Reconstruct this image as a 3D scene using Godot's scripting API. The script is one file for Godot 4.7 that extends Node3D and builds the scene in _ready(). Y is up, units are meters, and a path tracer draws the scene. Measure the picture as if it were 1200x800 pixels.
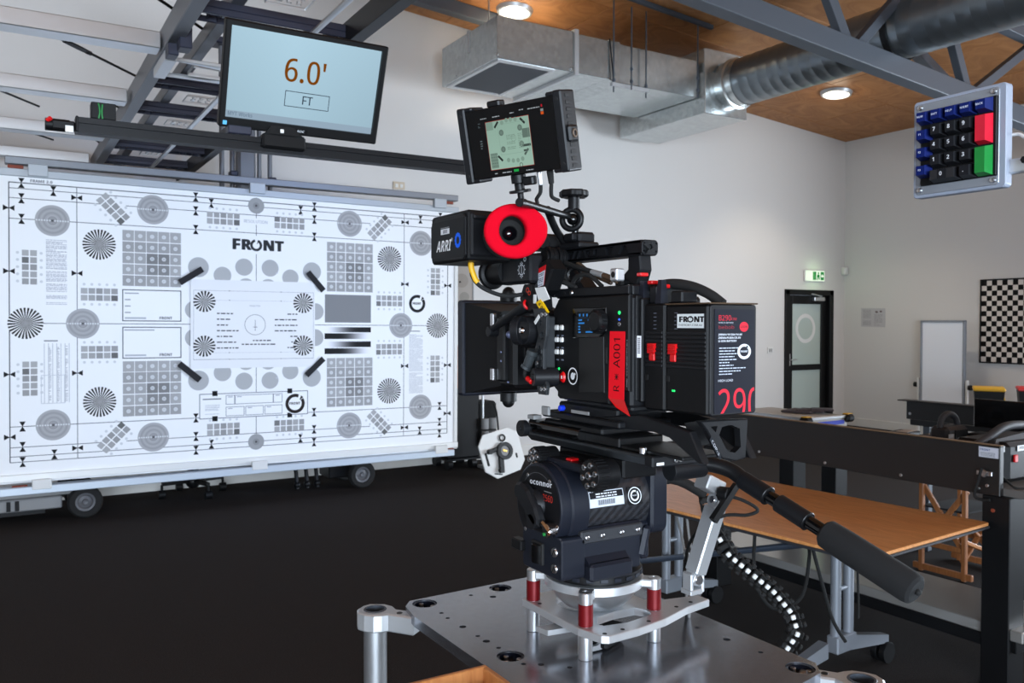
extends Node3D
# A lens test room: a cinema camera on a fluid head in front of a large lens chart.

var M := {}
var rng := RandomNumberGenerator.new()
var used := {}

# ------------------------------------------------------------------ mesh builder
class MB:
	var v := PackedVector3Array()
	var nn := PackedVector3Array()
	var uv := PackedVector2Array()
	var xf := Transform3D.IDENTITY
	func tri(a: Vector3, b: Vector3, c: Vector3, na: Vector3, nb: Vector3, nc: Vector3, ua := Vector2.ZERO, ub := Vector2.ZERO, uc := Vector2.ZERO) -> void:
		if (b - a).cross(c - a).dot(na + nb + nc) > 0.0:
			var t := b
			b = c
			c = t
			t = nb
			nb = nc
			nc = t
			var tu := ub
			ub = uc
			uc = tu
		v.append(xf * a)
		v.append(xf * b)
		v.append(xf * c)
		nn.append((xf.basis * na).normalized())
		nn.append((xf.basis * nb).normalized())
		nn.append((xf.basis * nc).normalized())
		uv.append(ua)
		uv.append(ub)
		uv.append(uc)
	func flat(a: Vector3, b: Vector3, c: Vector3, out: Vector3) -> void:
		var n := (b - a).cross(c - a)
		if n.length_squared() < 1e-18:
			return
		n = n.normalized()
		if n.dot(out) < 0.0:
			n = -n
		tri(a, b, c, n, n, n)
	func flat4(a: Vector3, b: Vector3, c: Vector3, d: Vector3, out: Vector3) -> void:
		flat(a, b, c, out)
		flat(a, c, d, out)
	func quad(a: Vector3, b: Vector3, c: Vector3, d: Vector3, na: Vector3, nb: Vector3, nc: Vector3, nd: Vector3) -> void:
		tri(a, b, c, na, nb, nc)
		tri(a, c, d, na, nc, nd)
	# a flat print: corners top-left, top-right, bottom-right, bottom-left
	func face(a: Vector3, b: Vector3, c: Vector3, d: Vector3) -> void:
		var n := (c - a).cross(b - a).normalized()
		tri(a, b, c, n, n, n, Vector2(0, 0), Vector2(1, 0), Vector2(1, 1))
		tri(a, c, d, n, n, n, Vector2(0, 0), Vector2(1, 1), Vector2(0, 1))
	# a print on a thin slab whose back lies t behind the face
	func slab(a: Vector3, b: Vector3, c: Vector3, d: Vector3, t: float) -> void:
		face(a, b, c, d)
		var n := (b - a).cross(d - a).normalized() * t
		var mid := (a + b + c + d) / 4.0
		for e in [[a, b], [b, c], [c, d], [d, a]]:
			flat4(e[0], e[1], e[1] + n, e[0] + n, (e[0] + e[1]) / 2.0 - mid)
		flat4(a + n, b + n, c + n, d + n, n)
	func box(c: Vector3, s: Vector3, bev := 0.0015, rot := Basis.IDENTITY) -> void:
		var h := s / 2.0
		bev = minf(bev, minf(h.x, minf(h.y, h.z)) * 0.9)
		if bev <= 0.0:
			bev = 1e-5
		for ax in 3:
			var u := (ax + 1) % 3
			var w := (ax + 2) % 3
			for sg in [-1.0, 1.0]:
				var q: Array[Vector3] = []
				for k in [[-1, -1], [1, -1], [1, 1], [-1, 1]]:
					var p := Vector3.ZERO
					p[ax] = sg * h[ax]
					p[u] = k[0] * (h[u] - bev)
					p[w] = k[1] * (h[w] - bev)
					q.append(c + rot * p)
				var n := Vector3.ZERO
				n[ax] = sg
				flat4(q[0], q[1], q[2], q[3], rot * n)
			for su in [-1.0, 1.0]:
				for sw in [-1.0, 1.0]:
					var q: Array[Vector3] = []
					for k in [[-1, 0], [1, 0], [1, 1], [-1, 1]]:
						var p := Vector3.ZERO
						p[ax] = k[0] * (h[ax] - bev)
						p[u] = su * (h[u] - (0.0 if k[1] == 0 else bev))
						p[w] = sw * (h[w] - (bev if k[1] == 0 else 0.0))
						q.append(c + rot * p)
					var n := Vector3.ZERO
					n[u] = su
					n[w] = sw
					flat4(q[0], q[1], q[2], q[3], rot * n)
		for sx in [-1.0, 1.0]:
			for sy in [-1.0, 1.0]:
				for sz in [-1.0, 1.0]:
					var k := Vector3(sx, sy, sz)
					flat(c + rot * Vector3(sx * h.x, sy * (h.y - bev), sz * (h.z - bev)), c + rot * Vector3(sx * (h.x - bev), sy * h.y, sz * (h.z - bev)), c + rot * Vector3(sx * (h.x - bev), sy * (h.y - bev), sz * h.z), rot * k)
	# box by its two corners
	func bb(a: Vector3, b: Vector3, bev := 0.0015) -> void:
		box((a + b) / 2.0, (b - a).abs(), bev)
	# 8 corners: four of one end in turn, then the four of the other end
	func hexa(p: Array) -> void:
		var mid := Vector3.ZERO
		for q in p:
			mid += q / 8.0
		for f in [[0, 1, 2, 3], [4, 5, 6, 7], [0, 1, 5, 4], [1, 2, 6, 5], [2, 3, 7, 6], [3, 0, 4, 7]]:
			var a: Vector3 = p[f[0]]
			var b: Vector3 = p[f[1]]
			var c: Vector3 = p[f[2]]
			var d: Vector3 = p[f[3]]
			flat4(a, b, c, d, (a + b + c + d) / 4.0 - mid)
	# a profile of (radius, height) turned round an axis
	func lathe(prof: Array, at: Vector3, axis: Vector3, seg := 24, squash := 1.0, side := Vector3.ZERO) -> void:
		axis = axis.normalized()
		var s := side
		if s == Vector3.ZERO:
			s = axis.cross(Vector3.UP if absf(axis.y) < 0.9 else Vector3.RIGHT)
		s = (s - axis * s.dot(axis)).normalized()
		var t := axis.cross(s)
		var dn: Array[Vector2] = []
		for i in prof.size() - 1:
			var d: Vector2 = prof[i + 1] - prof[i]
			dn.append(Vector2(d.y, -d.x).normalized() if d.length() > 1e-9 else Vector2(1, 0))
		for i in prof.size() - 1:
			var p0: Vector2 = prof[i]
			var p1: Vector2 = prof[i + 1]
			if (p1 - p0).length() < 1e-9:
				continue
			var n0 := dn[i]
			var n1 := dn[i]
			if i > 0 and dn[i].dot(dn[i - 1]) > 0.8:
				n0 = (dn[i] + dn[i - 1]).normalized()
			if i < dn.size() - 1 and dn[i].dot(dn[i + 1]) > 0.8:
				n1 = (dn[i] + dn[i + 1]).normalized()
			for k in seg:
				var a0 := TAU * k / seg
				var a1 := TAU * (k + 1) / seg
				var e0 := s * cos(a0) + t * (sin(a0) * squash)
				var e1 := s * cos(a1) + t * (sin(a1) * squash)
				var f0 := (s * cos(a0) * squash + t * sin(a0)).normalized()
				var f1 := (s * cos(a1) * squash + t * sin(a1)).normalized()
				var a := at + e0 * p0.x + axis * p0.y
				var b := at + e1 * p0.x + axis * p0.y
				var c := at + e1 * p1.x + axis * p1.y
				var d := at + e0 * p1.x + axis * p1.y
				var na := f0 * n0.x + axis * n0.y
				var nb := f1 * n0.x + axis * n0.y
				var nc := f1 * n1.x + axis * n1.y
				var nd := f0 * n1.x + axis * n1.y
				if p0.x > 1e-7:
					tri(a, b, c, na, nb, nc)
				if p1.x > 1e-7:
					tri(a, c, d, na, nc, nd)
	func cyl(a: Vector3, b: Vector3, r0: float, r1 := -1.0, seg := 20, bev := 0.0008) -> void:
		if r1 < 0.0:
			r1 = r0
		var h := (b - a).length()
		bev = minf(bev, minf(h * 0.4, minf(r0, r1) * 0.5))
		lathe([Vector2(0, 0), Vector2(r0 - bev, 0), Vector2(r0, bev), Vector2(r1, h - bev), Vector2(r1 - bev, h), Vector2(0, h)], a, b - a, seg)
	func pipe(a: Vector3, b: Vector3, r: float, ri: float, seg := 24) -> void:
		var h := (b - a).length()
		var e := minf(0.001, (r - ri) * 0.3)
		lathe([Vector2(ri, 0), Vector2(r - e, 0), Vector2(r, e), Vector2(r, h - e), Vector2(r - e, h), Vector2(ri, h), Vector2(ri, 0)], a, b - a, seg)
	func ball(c: Vector3, r: float, seg := 18) -> void:
		var p := []
		for i in 11:
			var a := PI * i / 10.0
			p.append(Vector2(r * sin(a) if i % 10 else 0.0, -r * cos(a)))
		lathe(p, c, Vector3.UP, seg)
	func torus(c: Vector3, axis: Vector3, ra: float, r: float, seg := 28, rs := 10) -> void:
		var p := []
		for i in rs + 1:
			var a := TAU * i / rs
			p.append(Vector2(ra + r * cos(a), r * sin(a)))
		lathe(p, c, axis, seg)
	# a hose along points (smoothed), with end caps
	func tube(pts: Array, r: float, seg := 8, smooth := 6, r_end := -1.0) -> void:
		var q: Array[Vector3] = []
		if smooth > 1 and pts.size() > 2:
			for i in pts.size() - 1:
				var a: Vector3 = pts[maxi(i - 1, 0)]
				var b: Vector3 = pts[i]
				var c: Vector3 = pts[i + 1]
				var d: Vector3 = pts[mini(i + 2, pts.size() - 1)]
				for k in smooth:
					q.append(b.cubic_interpolate(c, a, d, float(k) / smooth))
			q.append(pts[-1])
		else:
			for p in pts:
				q.append(p)
		var dir := (q[1] - q[0]).normalized()
		var s := dir.cross(Vector3.UP if absf(dir.y) < 0.9 else Vector3.RIGHT).normalized()
		var rings := []
		for i in q.size():
			var d := (q[mini(i + 1, q.size() - 1)] - q[maxi(i - 1, 0)]).normalized()
			s = (s - d * s.dot(d)).normalized()
			var t := d.cross(s)
			var ring: Array[Vector3] = []
			for k in seg:
				var a := TAU * k / seg
				ring.append(s * cos(a) + t * sin(a))
			rings.append(ring)
		for i in q.size() - 1:
			var ra := r if r_end < 0.0 else lerpf(r, r_end, float(i) / (q.size() - 1))
			var rb := r if r_end < 0.0 else lerpf(r, r_end, float(i + 1) / (q.size() - 1))
			for k in seg:
				var l := (k + 1) % seg
				quad(q[i] + rings[i][k] * ra, q[i] + rings[i][l] * ra, q[i + 1] + rings[i + 1][l] * rb, q[i + 1] + rings[i + 1][k] * rb, rings[i][k], rings[i][l], rings[i + 1][l], rings[i + 1][k])
		for e in [0, q.size() - 1]:
			var out := (q[0] - q[1]) if e == 0 else (q[e] - q[e - 1])
			var rr := r if e == 0 or r_end < 0.0 else r_end
			for k in range(1, seg - 1):
				flat(q[e] + rings[e][0] * rr, q[e] + rings[e][k] * rr, q[e] + rings[e][k + 1] * rr, out)
	# a polygon (with holes) in the plane of o, ex, ey, made h thick along ex x ey
	func prism(poly: PackedVector2Array, h: float, o: Vector3, ex: Vector3, ey: Vector3, bev := 0.0, holes := [], smooth := false) -> void:
		var ez := ex.cross(ey).normalized()
		if Geometry2D.is_polygon_clockwise(poly):
			poly = poly.duplicate()
			poly.reverse()
		var n := poly.size()
		var inner := PackedVector2Array()
		var nm: Array[Vector2] = []
		for i in n:
			var d := (poly[(i + 1) % n] - poly[i]).normalized()
			nm.append(Vector2(d.y, -d.x))
		for i in n:
			var m := nm[i] + nm[(i + n - 1) % n]
			m = m / maxf(m.dot(nm[i]), 0.2)
			inner.append(poly[i] - m * bev)
		for i in n:
			var j := (i + 1) % n
			var a := o + ex * poly[i].x + ey * poly[i].y
			var b := o + ex * poly[j].x + ey * poly[j].y
			var ai := o + ex * inner[i].x + ey * inner[i].y
			var bi := o + ex * inner[j].x + ey * inner[j].y
			var w := ex * nm[i].x + ey * nm[i].y
			var na := w
			var nb := w
			if smooth:
				if nm[i].dot(nm[(i + n - 1) % n]) > 0.75:
					na = ex * (nm[i] + nm[(i + n - 1) % n]).x + ey * (nm[i] + nm[(i + n - 1) % n]).y
				if nm[i].dot(nm[j]) > 0.75:
					nb = ex * (nm[i] + nm[j]).x + ey * (nm[i] + nm[j]).y
			na = na.normalized()
			nb = nb.normalized()
			quad(a + ez * bev, b + ez * bev, b + ez * (h - bev), a + ez * (h - bev), na, nb, nb, na)
			if bev > 0.0:
				flat4(a + ez * (h - bev), b + ez * (h - bev), bi + ez * h, ai + ez * h, w + ez)
				flat4(a + ez * bev, b + ez * bev, bi, ai, w - ez)
		var cap := inner.duplicate()
		for hole: PackedVector2Array in holes:
			var hp := hole.duplicate()
			if not Geometry2D.is_polygon_clockwise(hp):
				hp.reverse()
			for i in hp.size():
				var j := (i + 1) % hp.size()
				var d := (hp[j] - hp[i]).normalized()
				var w := ex * d.y - ey * d.x
				var a := o + ex * hp[i].x + ey * hp[i].y
				var b := o + ex * hp[j].x + ey * hp[j].y
				flat4(a, b, b + ez * h, a + ez * h, w)
			# bridge: the hole's rightmost point to the nearest corner that it can see
			var bi := 0
			for i in hp.size():
				if hp[i].x > hp[bi].x:
					bi = i
			var best := -1
			var bd := 1e9
			for i in cap.size():
				var dd: float = hp[bi].distance_squared_to(cap[i])
				if dd >= bd:
					continue
				var clear := true
				for k in cap.size():
					var k2: int = (k + 1) % cap.size()
					if k == i or k2 == i or cap[k].is_equal_approx(cap[i]) or cap[k2].is_equal_approx(cap[i]):
						continue
					if Geometry2D.segment_intersects_segment(hp[bi], cap[i], cap[k], cap[k2]) != null:
						clear = false
						break
				if clear:
					bd = dd
					best = i
			if best < 0:
				continue
			var out := PackedVector2Array()
			for i in best + 1:
				out.append(cap[i])
			for i in hp.size() + 1:
				out.append(hp[(bi + i) % hp.size()])
			for i in range(best, cap.size()):
				out.append(cap[i])
			cap = out
		var idx := ears(cap)
		for i in range(0, idx.size(), 3):
			var p := [cap[idx[i]], cap[idx[i + 1]], cap[idx[i + 2]]]
			var q: Array[Vector3] = []
			for k in 3:
				q.append(o + ex * p[k].x + ey * p[k].y)
			flat(q[0] + ez * h, q[1] + ez * h, q[2] + ez * h, ez)
			flat(q[0], q[1], q[2], -ez)
	# ear clipping that bears bridged holes
	static func ears(p: PackedVector2Array) -> PackedInt32Array:
		var left: Array[int] = []
		for i in p.size():
			left.append(i)
		var out := PackedInt32Array()
		var guard := 0
		while left.size() > 3 and guard < 20000:
			var cut := false
			for i in left.size():
				guard += 1
				var m := left.size()
				var a := p[left[(i + m - 1) % m]]
				var b := p[left[i]]
				var c := p[left[(i + 1) % m]]
				var cr := (b - a).cross(c - b)
				if cr <= 1e-14:
					if absf(cr) < 1e-14 and (b - a).dot(c - b) >= 0.0:
						left.remove_at(i)
						cut = true
						break
					continue
				var ok := true
				for k in left:
					var q := p[k]
					if q.is_equal_approx(a) or q.is_equal_approx(b) or q.is_equal_approx(c):
						continue
					if (b - a).cross(q - a) >= -1e-13 and (c - b).cross(q - b) >= -1e-13 and (a - c).cross(q - c) >= -1e-13:
						ok = false
						break
				if ok:
					out.append_array([left[(i + m - 1) % m], left[i], left[(i + 1) % m]])
					left.remove_at(i)
					cut = true
					break
			if not cut:
				break
		if left.size() == 3:
			out.append_array([left[0], left[1], left[2]])
		return out
	func mesh() -> ArrayMesh:
		var m := ArrayMesh.new()
		var a := []
		a.resize(Mesh.ARRAY_MAX)
		a[Mesh.ARRAY_VERTEX] = v
		a[Mesh.ARRAY_NORMAL] = nn
		a[Mesh.ARRAY_TEX_UV] = uv
		m.add_surface_from_arrays(Mesh.PRIMITIVE_TRIANGLES, a)
		return m

func V(x: float, y: float, z: float) -> Vector3:
	return Vector3(x, y, z)

func circle(c: Vector2, r: float, n := 16, ry := -1.0) -> PackedVector2Array:
	var p := PackedVector2Array()
	for i in n:
		var a := TAU * i / n
		p.append(c + Vector2(cos(a) * r, sin(a) * (r if ry < 0.0 else ry)))
	return p

func rect(x0: float, y0: float, x1: float, y1: float) -> PackedVector2Array:
	return PackedVector2Array([Vector2(x0, y0), Vector2(x1, y0), Vector2(x1, y1), Vector2(x0, y1)])

func rrect(x0: float, y0: float, x1: float, y1: float, r: float, n := 4) -> PackedVector2Array:
	var p := PackedVector2Array()
	for k in 4:
		var c: Vector2 = [Vector2(x1 - r, y1 - r), Vector2(x0 + r, y1 - r), Vector2(x0 + r, y0 + r), Vector2(x1 - r, y0 + r)][k]
		for i in n + 1:
			var a := PI / 2 * (k + float(i) / n)
			p.append(c + Vector2(cos(a), sin(a)) * r)
	return p

func poly(a: Array) -> PackedVector2Array:
	var p := PackedVector2Array()
	for i in range(0, a.size(), 2):
		p.append(Vector2(a[i], a[i + 1]))
	return p

# ------------------------------------------------------------------ things and parts
func numbered(called: String) -> String:
	if not used.has(called):
		used[called] = 0
		return called
	used[called] += 1
	return "%s_%03d" % [called, used[called]]

func tag(o: Node, label := "", category := "", group := "", kind := "") -> void:
	if label:
		o.set_meta("label", label)
	if category:
		o.set_meta("category", category)
	if group:
		o.set_meta("group", group)
	if kind:
		o.set_meta("kind", kind)

func thing(called: String, label: String, category: String, at: Vector3, turn := Basis.IDENTITY, group := "") -> Node3D:
	var o := Node3D.new()
	o.name = numbered(called)
	add_child(o)
	o.transform = Transform3D(turn, at)
	tag(o, label, category, group)
	return o

# a mesh builder that takes world coordinates and gives the thing's own
func wb(o: Node3D) -> MB:
	var b := MB.new()
	b.xf = o.transform.affine_inverse()
	return b

func part(o: Node3D, called: String, b: MB, m: Material, label := "") -> MeshInstance3D:
	var i := MeshInstance3D.new()
	i.name = called
	i.mesh = b.mesh()
	i.material_override = m
	o.add_child(i, true)
	if label:
		i.set_meta("label", label)
	return i

func solo(called: String, at: Vector3, b: MB, m: Material, label: String, category: String, group := "") -> MeshInstance3D:
	var i := MeshInstance3D.new()
	i.name = numbered(called)
	for k in b.v.size():
		b.v[k] -= at
	i.mesh = b.mesh()
	i.material_override = m
	add_child(i)
	i.position = at
	tag(i, label, category, group)
	return i

func struct(called: String, b: MB, m: Material, parent: Node3D = null) -> MeshInstance3D:
	var i := MeshInstance3D.new()
	i.name = called
	i.mesh = b.mesh()
	i.material_override = m
	if parent:
		parent.add_child(i, true)
	else:
		add_child(i, true)
		i.set_meta("kind", "structure")
	return i

func copy_of(o: Node3D, label: String, at: Vector3) -> Node3D:
	var c: Node3D = o.duplicate()
	c.name = numbered(String(o.name))
	add_child(c)
	c.position = at
	c.set_meta("label", label)
	return c

# ------------------------------------------------------------------ pictures
var fonts := {}
var masks := {}

func font(k: String) -> Font:
	if not fonts.has(k):
		var f := SystemFont.new()
		f.font_names = PackedStringArray(["Droid Serif" if k.begins_with("serif") else "Droid Sans Mono" if k == "mono" else "Droid Sans"])
		f.font_weight = 700 if k.ends_with("bold") else 400
		fonts[k] = f
	return fonts[k]

func text_mask(s: String, size: int, k: String) -> Image:
	var key := "%s|%d|%s" % [s, size, k]
	if masks.has(key):
		return masks[key]
	var ts = TextServerManager.get_primary_interface()
	var line := TextLine.new()
	line.add_string(s, font(k), size)
	var gl = ts.shaped_text_get_glyphs(line.get_rid())
	var w := int(ceil(line.get_line_width())) + 4
	var asc := int(ceil(line.get_line_ascent()))
	var h := asc + int(ceil(line.get_line_descent())) + 2
	var im := Image.create(w, h, false, Image.FORMAT_L8)
	var pen := 1.0
	for g in gl:
		var fr: RID = g.font_rid
		var sz := Vector2i(g.font_size, 0)
		ts.font_render_glyph(fr, sz, g.index)
		var t: int = ts.font_get_glyph_texture_idx(fr, sz, g.index)
		if t >= 0:
			var at: Image = ts.font_get_texture_image(fr, sz, t)
			var r: Rect2 = ts.font_get_glyph_uv_rect(fr, sz, g.index)
			var off: Vector2 = ts.font_get_glyph_offset(fr, sz, g.index)
			for y in int(r.size.y):
				for x in int(r.size.x):
					var tx := int(pen + off.x) + x
					var ty := asc + int(off.y) + y
					if tx >= 0 and ty >= 0 and tx < w and ty < h:
						var a := at.get_pixel(int(r.position.x) + x, int(r.position.y) + y).a
						if a > im.get_pixel(tx, ty).r:
							im.set_pixel(tx, ty, Color(a, a, a))
		pen += g.advance
	masks[key] = im
	return im

func blend(im: Image, x: int, y: int, c: Color, a: float) -> void:
	if a > 0.0 and x >= 0 and y >= 0 and x < im.get_width() and y < im.get_height():
		im.set_pixel(x, y, im.get_pixel(x, y).lerp(c, minf(a, 1.0)))

# text with its middle (al 0.5) or left end (al 0) at x, its middle line at y; sx widens, slant leans, rot turns
func text(im: Image, s: String, x: float, y: float, size: int, c: Color, al := 0.0, k := "sans", sx := 1.0, slant := 0.0, rot := 0.0) -> void:
	var m := text_mask(s, size, k)
	var w := float(m.get_width())
	var h := float(m.get_height())
	var r := (w * sx + h) * 0.5 + w * sx * absf(al - 0.5) + 4.0
	var ca := cos(-rot)
	var sa := sin(-rot)
	for py in range(int(maxf(0, y - r)), int(minf(im.get_height(), y + r + 1))):
		for px in range(int(maxf(0, x - r)), int(minf(im.get_width(), x + r + 1))):
			var dx := px - x
			var dy := py - y
			var ux := dx * ca - dy * sa
			var uy := dx * sa + dy * ca
			var mx := (ux + uy * slant) / sx + w * al
			var my := uy + h * 0.5
			if mx >= 0.0 and my >= 0.0 and mx < w - 1.0 and my < h - 1.0:
				var ix := int(mx)
				var iy := int(my)
				var fx := mx - ix
				var fy := my - iy
				var a := lerpf(lerpf(m.get_pixel(ix, iy).r, m.get_pixel(ix + 1, iy).r, fx), lerpf(m.get_pixel(ix, iy + 1).r, m.get_pixel(ix + 1, iy + 1).r, fx), fy)
				blend(im, px, py, c, a)

func canvas(w: int, h: int, c: Color) -> Image:
	var im := Image.create(w, h, false, Image.FORMAT_RGBA8)
	im.fill(c)
	return im

func fill(im: Image, x0: float, y0: float, x1: float, y1: float, c: Color) -> void:
	im.fill_rect(Rect2i(roundi(x0), roundi(y0), maxi(1, roundi(x1) - roundi(x0)), maxi(1, roundi(y1) - roundi(y0))), c)

func frame(im: Image, x0: float, y0: float, x1: float, y1: float, t: float, c: Color) -> void:
	fill(im, x0, y0, x1, y0 + t, c)
	fill(im, x0, y1 - t, x1, y1, c)
	fill(im, x0, y0, x0 + t, y1, c)
	fill(im, x1 - t, y0, x1, y1, c)

func disc(im: Image, cx: float, cy: float, r: float, c: Color, ri := 0.0) -> void:
	for y in range(int(cy - r - 1), int(cy + r + 2)):
		for x in range(int(cx - r - 1), int(cx + r + 2)):
			var d := Vector2(x + 0.5 - cx, y + 0.5 - cy).length()
			blend(im, x, y, c, clampf(r - d + 0.5, 0, 1) * (clampf(d - ri + 0.5, 0, 1) if ri > 0.0 else 1.0) * c.a)

func quadfill(im: Image, p: PackedVector2Array, c: Color) -> void:
	var lo := p[0]
	var hi := p[0]
	for q in p:
		lo = lo.min(q)
		hi = hi.max(q)
	for y in range(int(lo.y), int(hi.y) + 1):
		for x in range(int(lo.x), int(hi.x) + 1):
			if Geometry2D.is_point_in_polygon(Vector2(x + 0.5, y + 0.5), p):
				blend(im, x, y, c, 1.0)

# lines of print too small to read: rows of word-long dashes
func greek(im: Image, x0: float, y0: float, x1: float, y1: float, lines: int, c: Color, fullness := 0.9) -> void:
	var lh := (y1 - y0) / lines
	for i in lines:
		if rng.randf() < 0.08:
			continue
		var x := x0
		var end := x0 + (x1 - x0) * (fullness if rng.randf() < 0.8 else rng.randf_range(0.4, fullness))
		while x < end:
			var w := rng.randf_range(1.2, 4.5) * lh * 0.6
			fill(im, x, y0 + lh * i + lh * 0.25, minf(x + w, end), y0 + lh * i + lh * 0.75, c)
			x += w + lh * 0.35

# the round mark: a ring with a nick at its upper right and a bar of lettering within
func ring_mark(im: Image, cx: float, cy: float, r: float, c: Color, bg: Color, filled := true) -> void:
	disc(im, cx, cy, r, c, r * 0.68)
	quadfill(im, PackedVector2Array([Vector2(cx + r * 0.42, cy - r * 1.02), Vector2(cx + r * 0.98, cy - r * 0.62), Vector2(cx + r * 0.62, cy - r * 0.4), Vector2(cx + r * 0.3, cy - r * 0.6)]), bg)
	quadfill(im, PackedVector2Array([Vector2(cx + r * 0.62, cy - r * 0.82), Vector2(cx + r * 0.86, cy - r * 0.62), Vector2(cx + r * 0.46, cy - r * 0.36)]), c)
	if filled:
		text(im, "FRONT", cx, cy, maxi(5, int(r * 0.36)), c, 0.5, "sansbold")

func tex(im: Image, mips := false) -> ImageTexture:
	return ImageTexture.create_from_image(im)

func noise(seed_: int, freq: float, oct := 3) -> FastNoiseLite:
	var n := FastNoiseLite.new()
	n.seed = seed_
	n.frequency = freq
	n.noise_type = FastNoiseLite.TYPE_SIMPLEX_SMOOTH
	n.fractal_octaves = oct
	return n

# stripes of grain along y of the picture, which tiles
func grain(w: int, h: int, a: Color, b: Color, fx: float, fy: float, seed_: int, warp := 0.0) -> ImageTexture:
	var im := canvas(w, h, a)
	var n := noise(seed_, 1.0, 4)
	var n2 := noise(seed_ + 7, 1.0, 2)
	for y in h:
		for x in w:
			var ax := TAU * x / w
			var ay := TAU * y / h
			var wv := n2.get_noise_3d(cos(ay) * 0.6, sin(ay) * 0.6, x * 3.0 / w) * warp
			var t := n.get_noise_3d((x + wv * w * 0.05) * fx / w * 8.0, cos(ay) * fy, sin(ay) * fy) * 0.5 + 0.5
			var e := mini(x, w - 1 - x)
			if e < 16:
				t = lerpf(n.get_noise_3d(0.0, cos(ay) * fy, sin(ay) * fy) * 0.5 + 0.5, t, e / 16.0)
			im.set_pixel(x, y, a.lerp(b, clampf((t - 0.5) * 1.6 + 0.5, 0, 1)))
	return tex(im)

func ntex(seed_: int, freq: float, size := 256, oct := 4, lo := 0.0, hi := 1.0, bump := -1.0) -> NoiseTexture2D:
	var t := NoiseTexture2D.new()
	t.width = size
	t.height = size
	t.seamless = true
	t.noise = noise(seed_, freq, oct)
	if bump > 0.0:
		t.as_normal_map = true
		t.bump_strength = bump
	else:
		var g := Gradient.new()
		g.set_color(0, Color(lo, lo, lo))
		g.set_color(1, Color(hi, hi, hi))
		t.color_ramp = g
	return t

# ------------------------------------------------------------------ materials
func mat(k: String, c: Color, rough := 0.5, metal := 0.0, spec := 0.5) -> StandardMaterial3D:
	if M.has(k):
		return M[k]
	var m := StandardMaterial3D.new()
	m.resource_name = k
	m.albedo_color = c
	m.roughness = rough
	m.metallic = metal
	m.metallic_specular = spec
	M[k] = m
	return m

func tri_rough(m: StandardMaterial3D, t: Texture2D, scale: float) -> void:
	m.roughness_texture = t
	m.roughness_texture_channel = BaseMaterial3D.TEXTURE_CHANNEL_RED
	m.uv1_triplanar = true
	m.uv1_scale = Vector3.ONE * scale

func tri_color(m: StandardMaterial3D, t: Texture2D, scale: Vector3, world := true) -> void:
	m.albedo_texture = t
	m.uv1_triplanar = true
	m.uv1_world_triplanar = world
	m.uv1_scale = scale

func print_mat(im: Image, rough := 0.45) -> StandardMaterial3D:
	var m := StandardMaterial3D.new()
	m.albedo_texture = tex(im)
	m.roughness = rough
	m.metallic_specular = 0.28
	m.texture_repeat = false
	return m

func glow_mat(im: Image, power: float, back := Color(0.01, 0.01, 0.012)) -> StandardMaterial3D:
	var m := StandardMaterial3D.new()
	m.albedo_color = back
	m.roughness = 0.12
	m.metallic_specular = 0.3
	m.emission_enabled = true
	m.emission_texture = tex(im)
	m.emission_operator = BaseMaterial3D.EMISSION_OP_MULTIPLY
	m.emission = Color.WHITE
	m.emission_energy_multiplier = power
	m.texture_repeat = false
	return m

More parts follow.
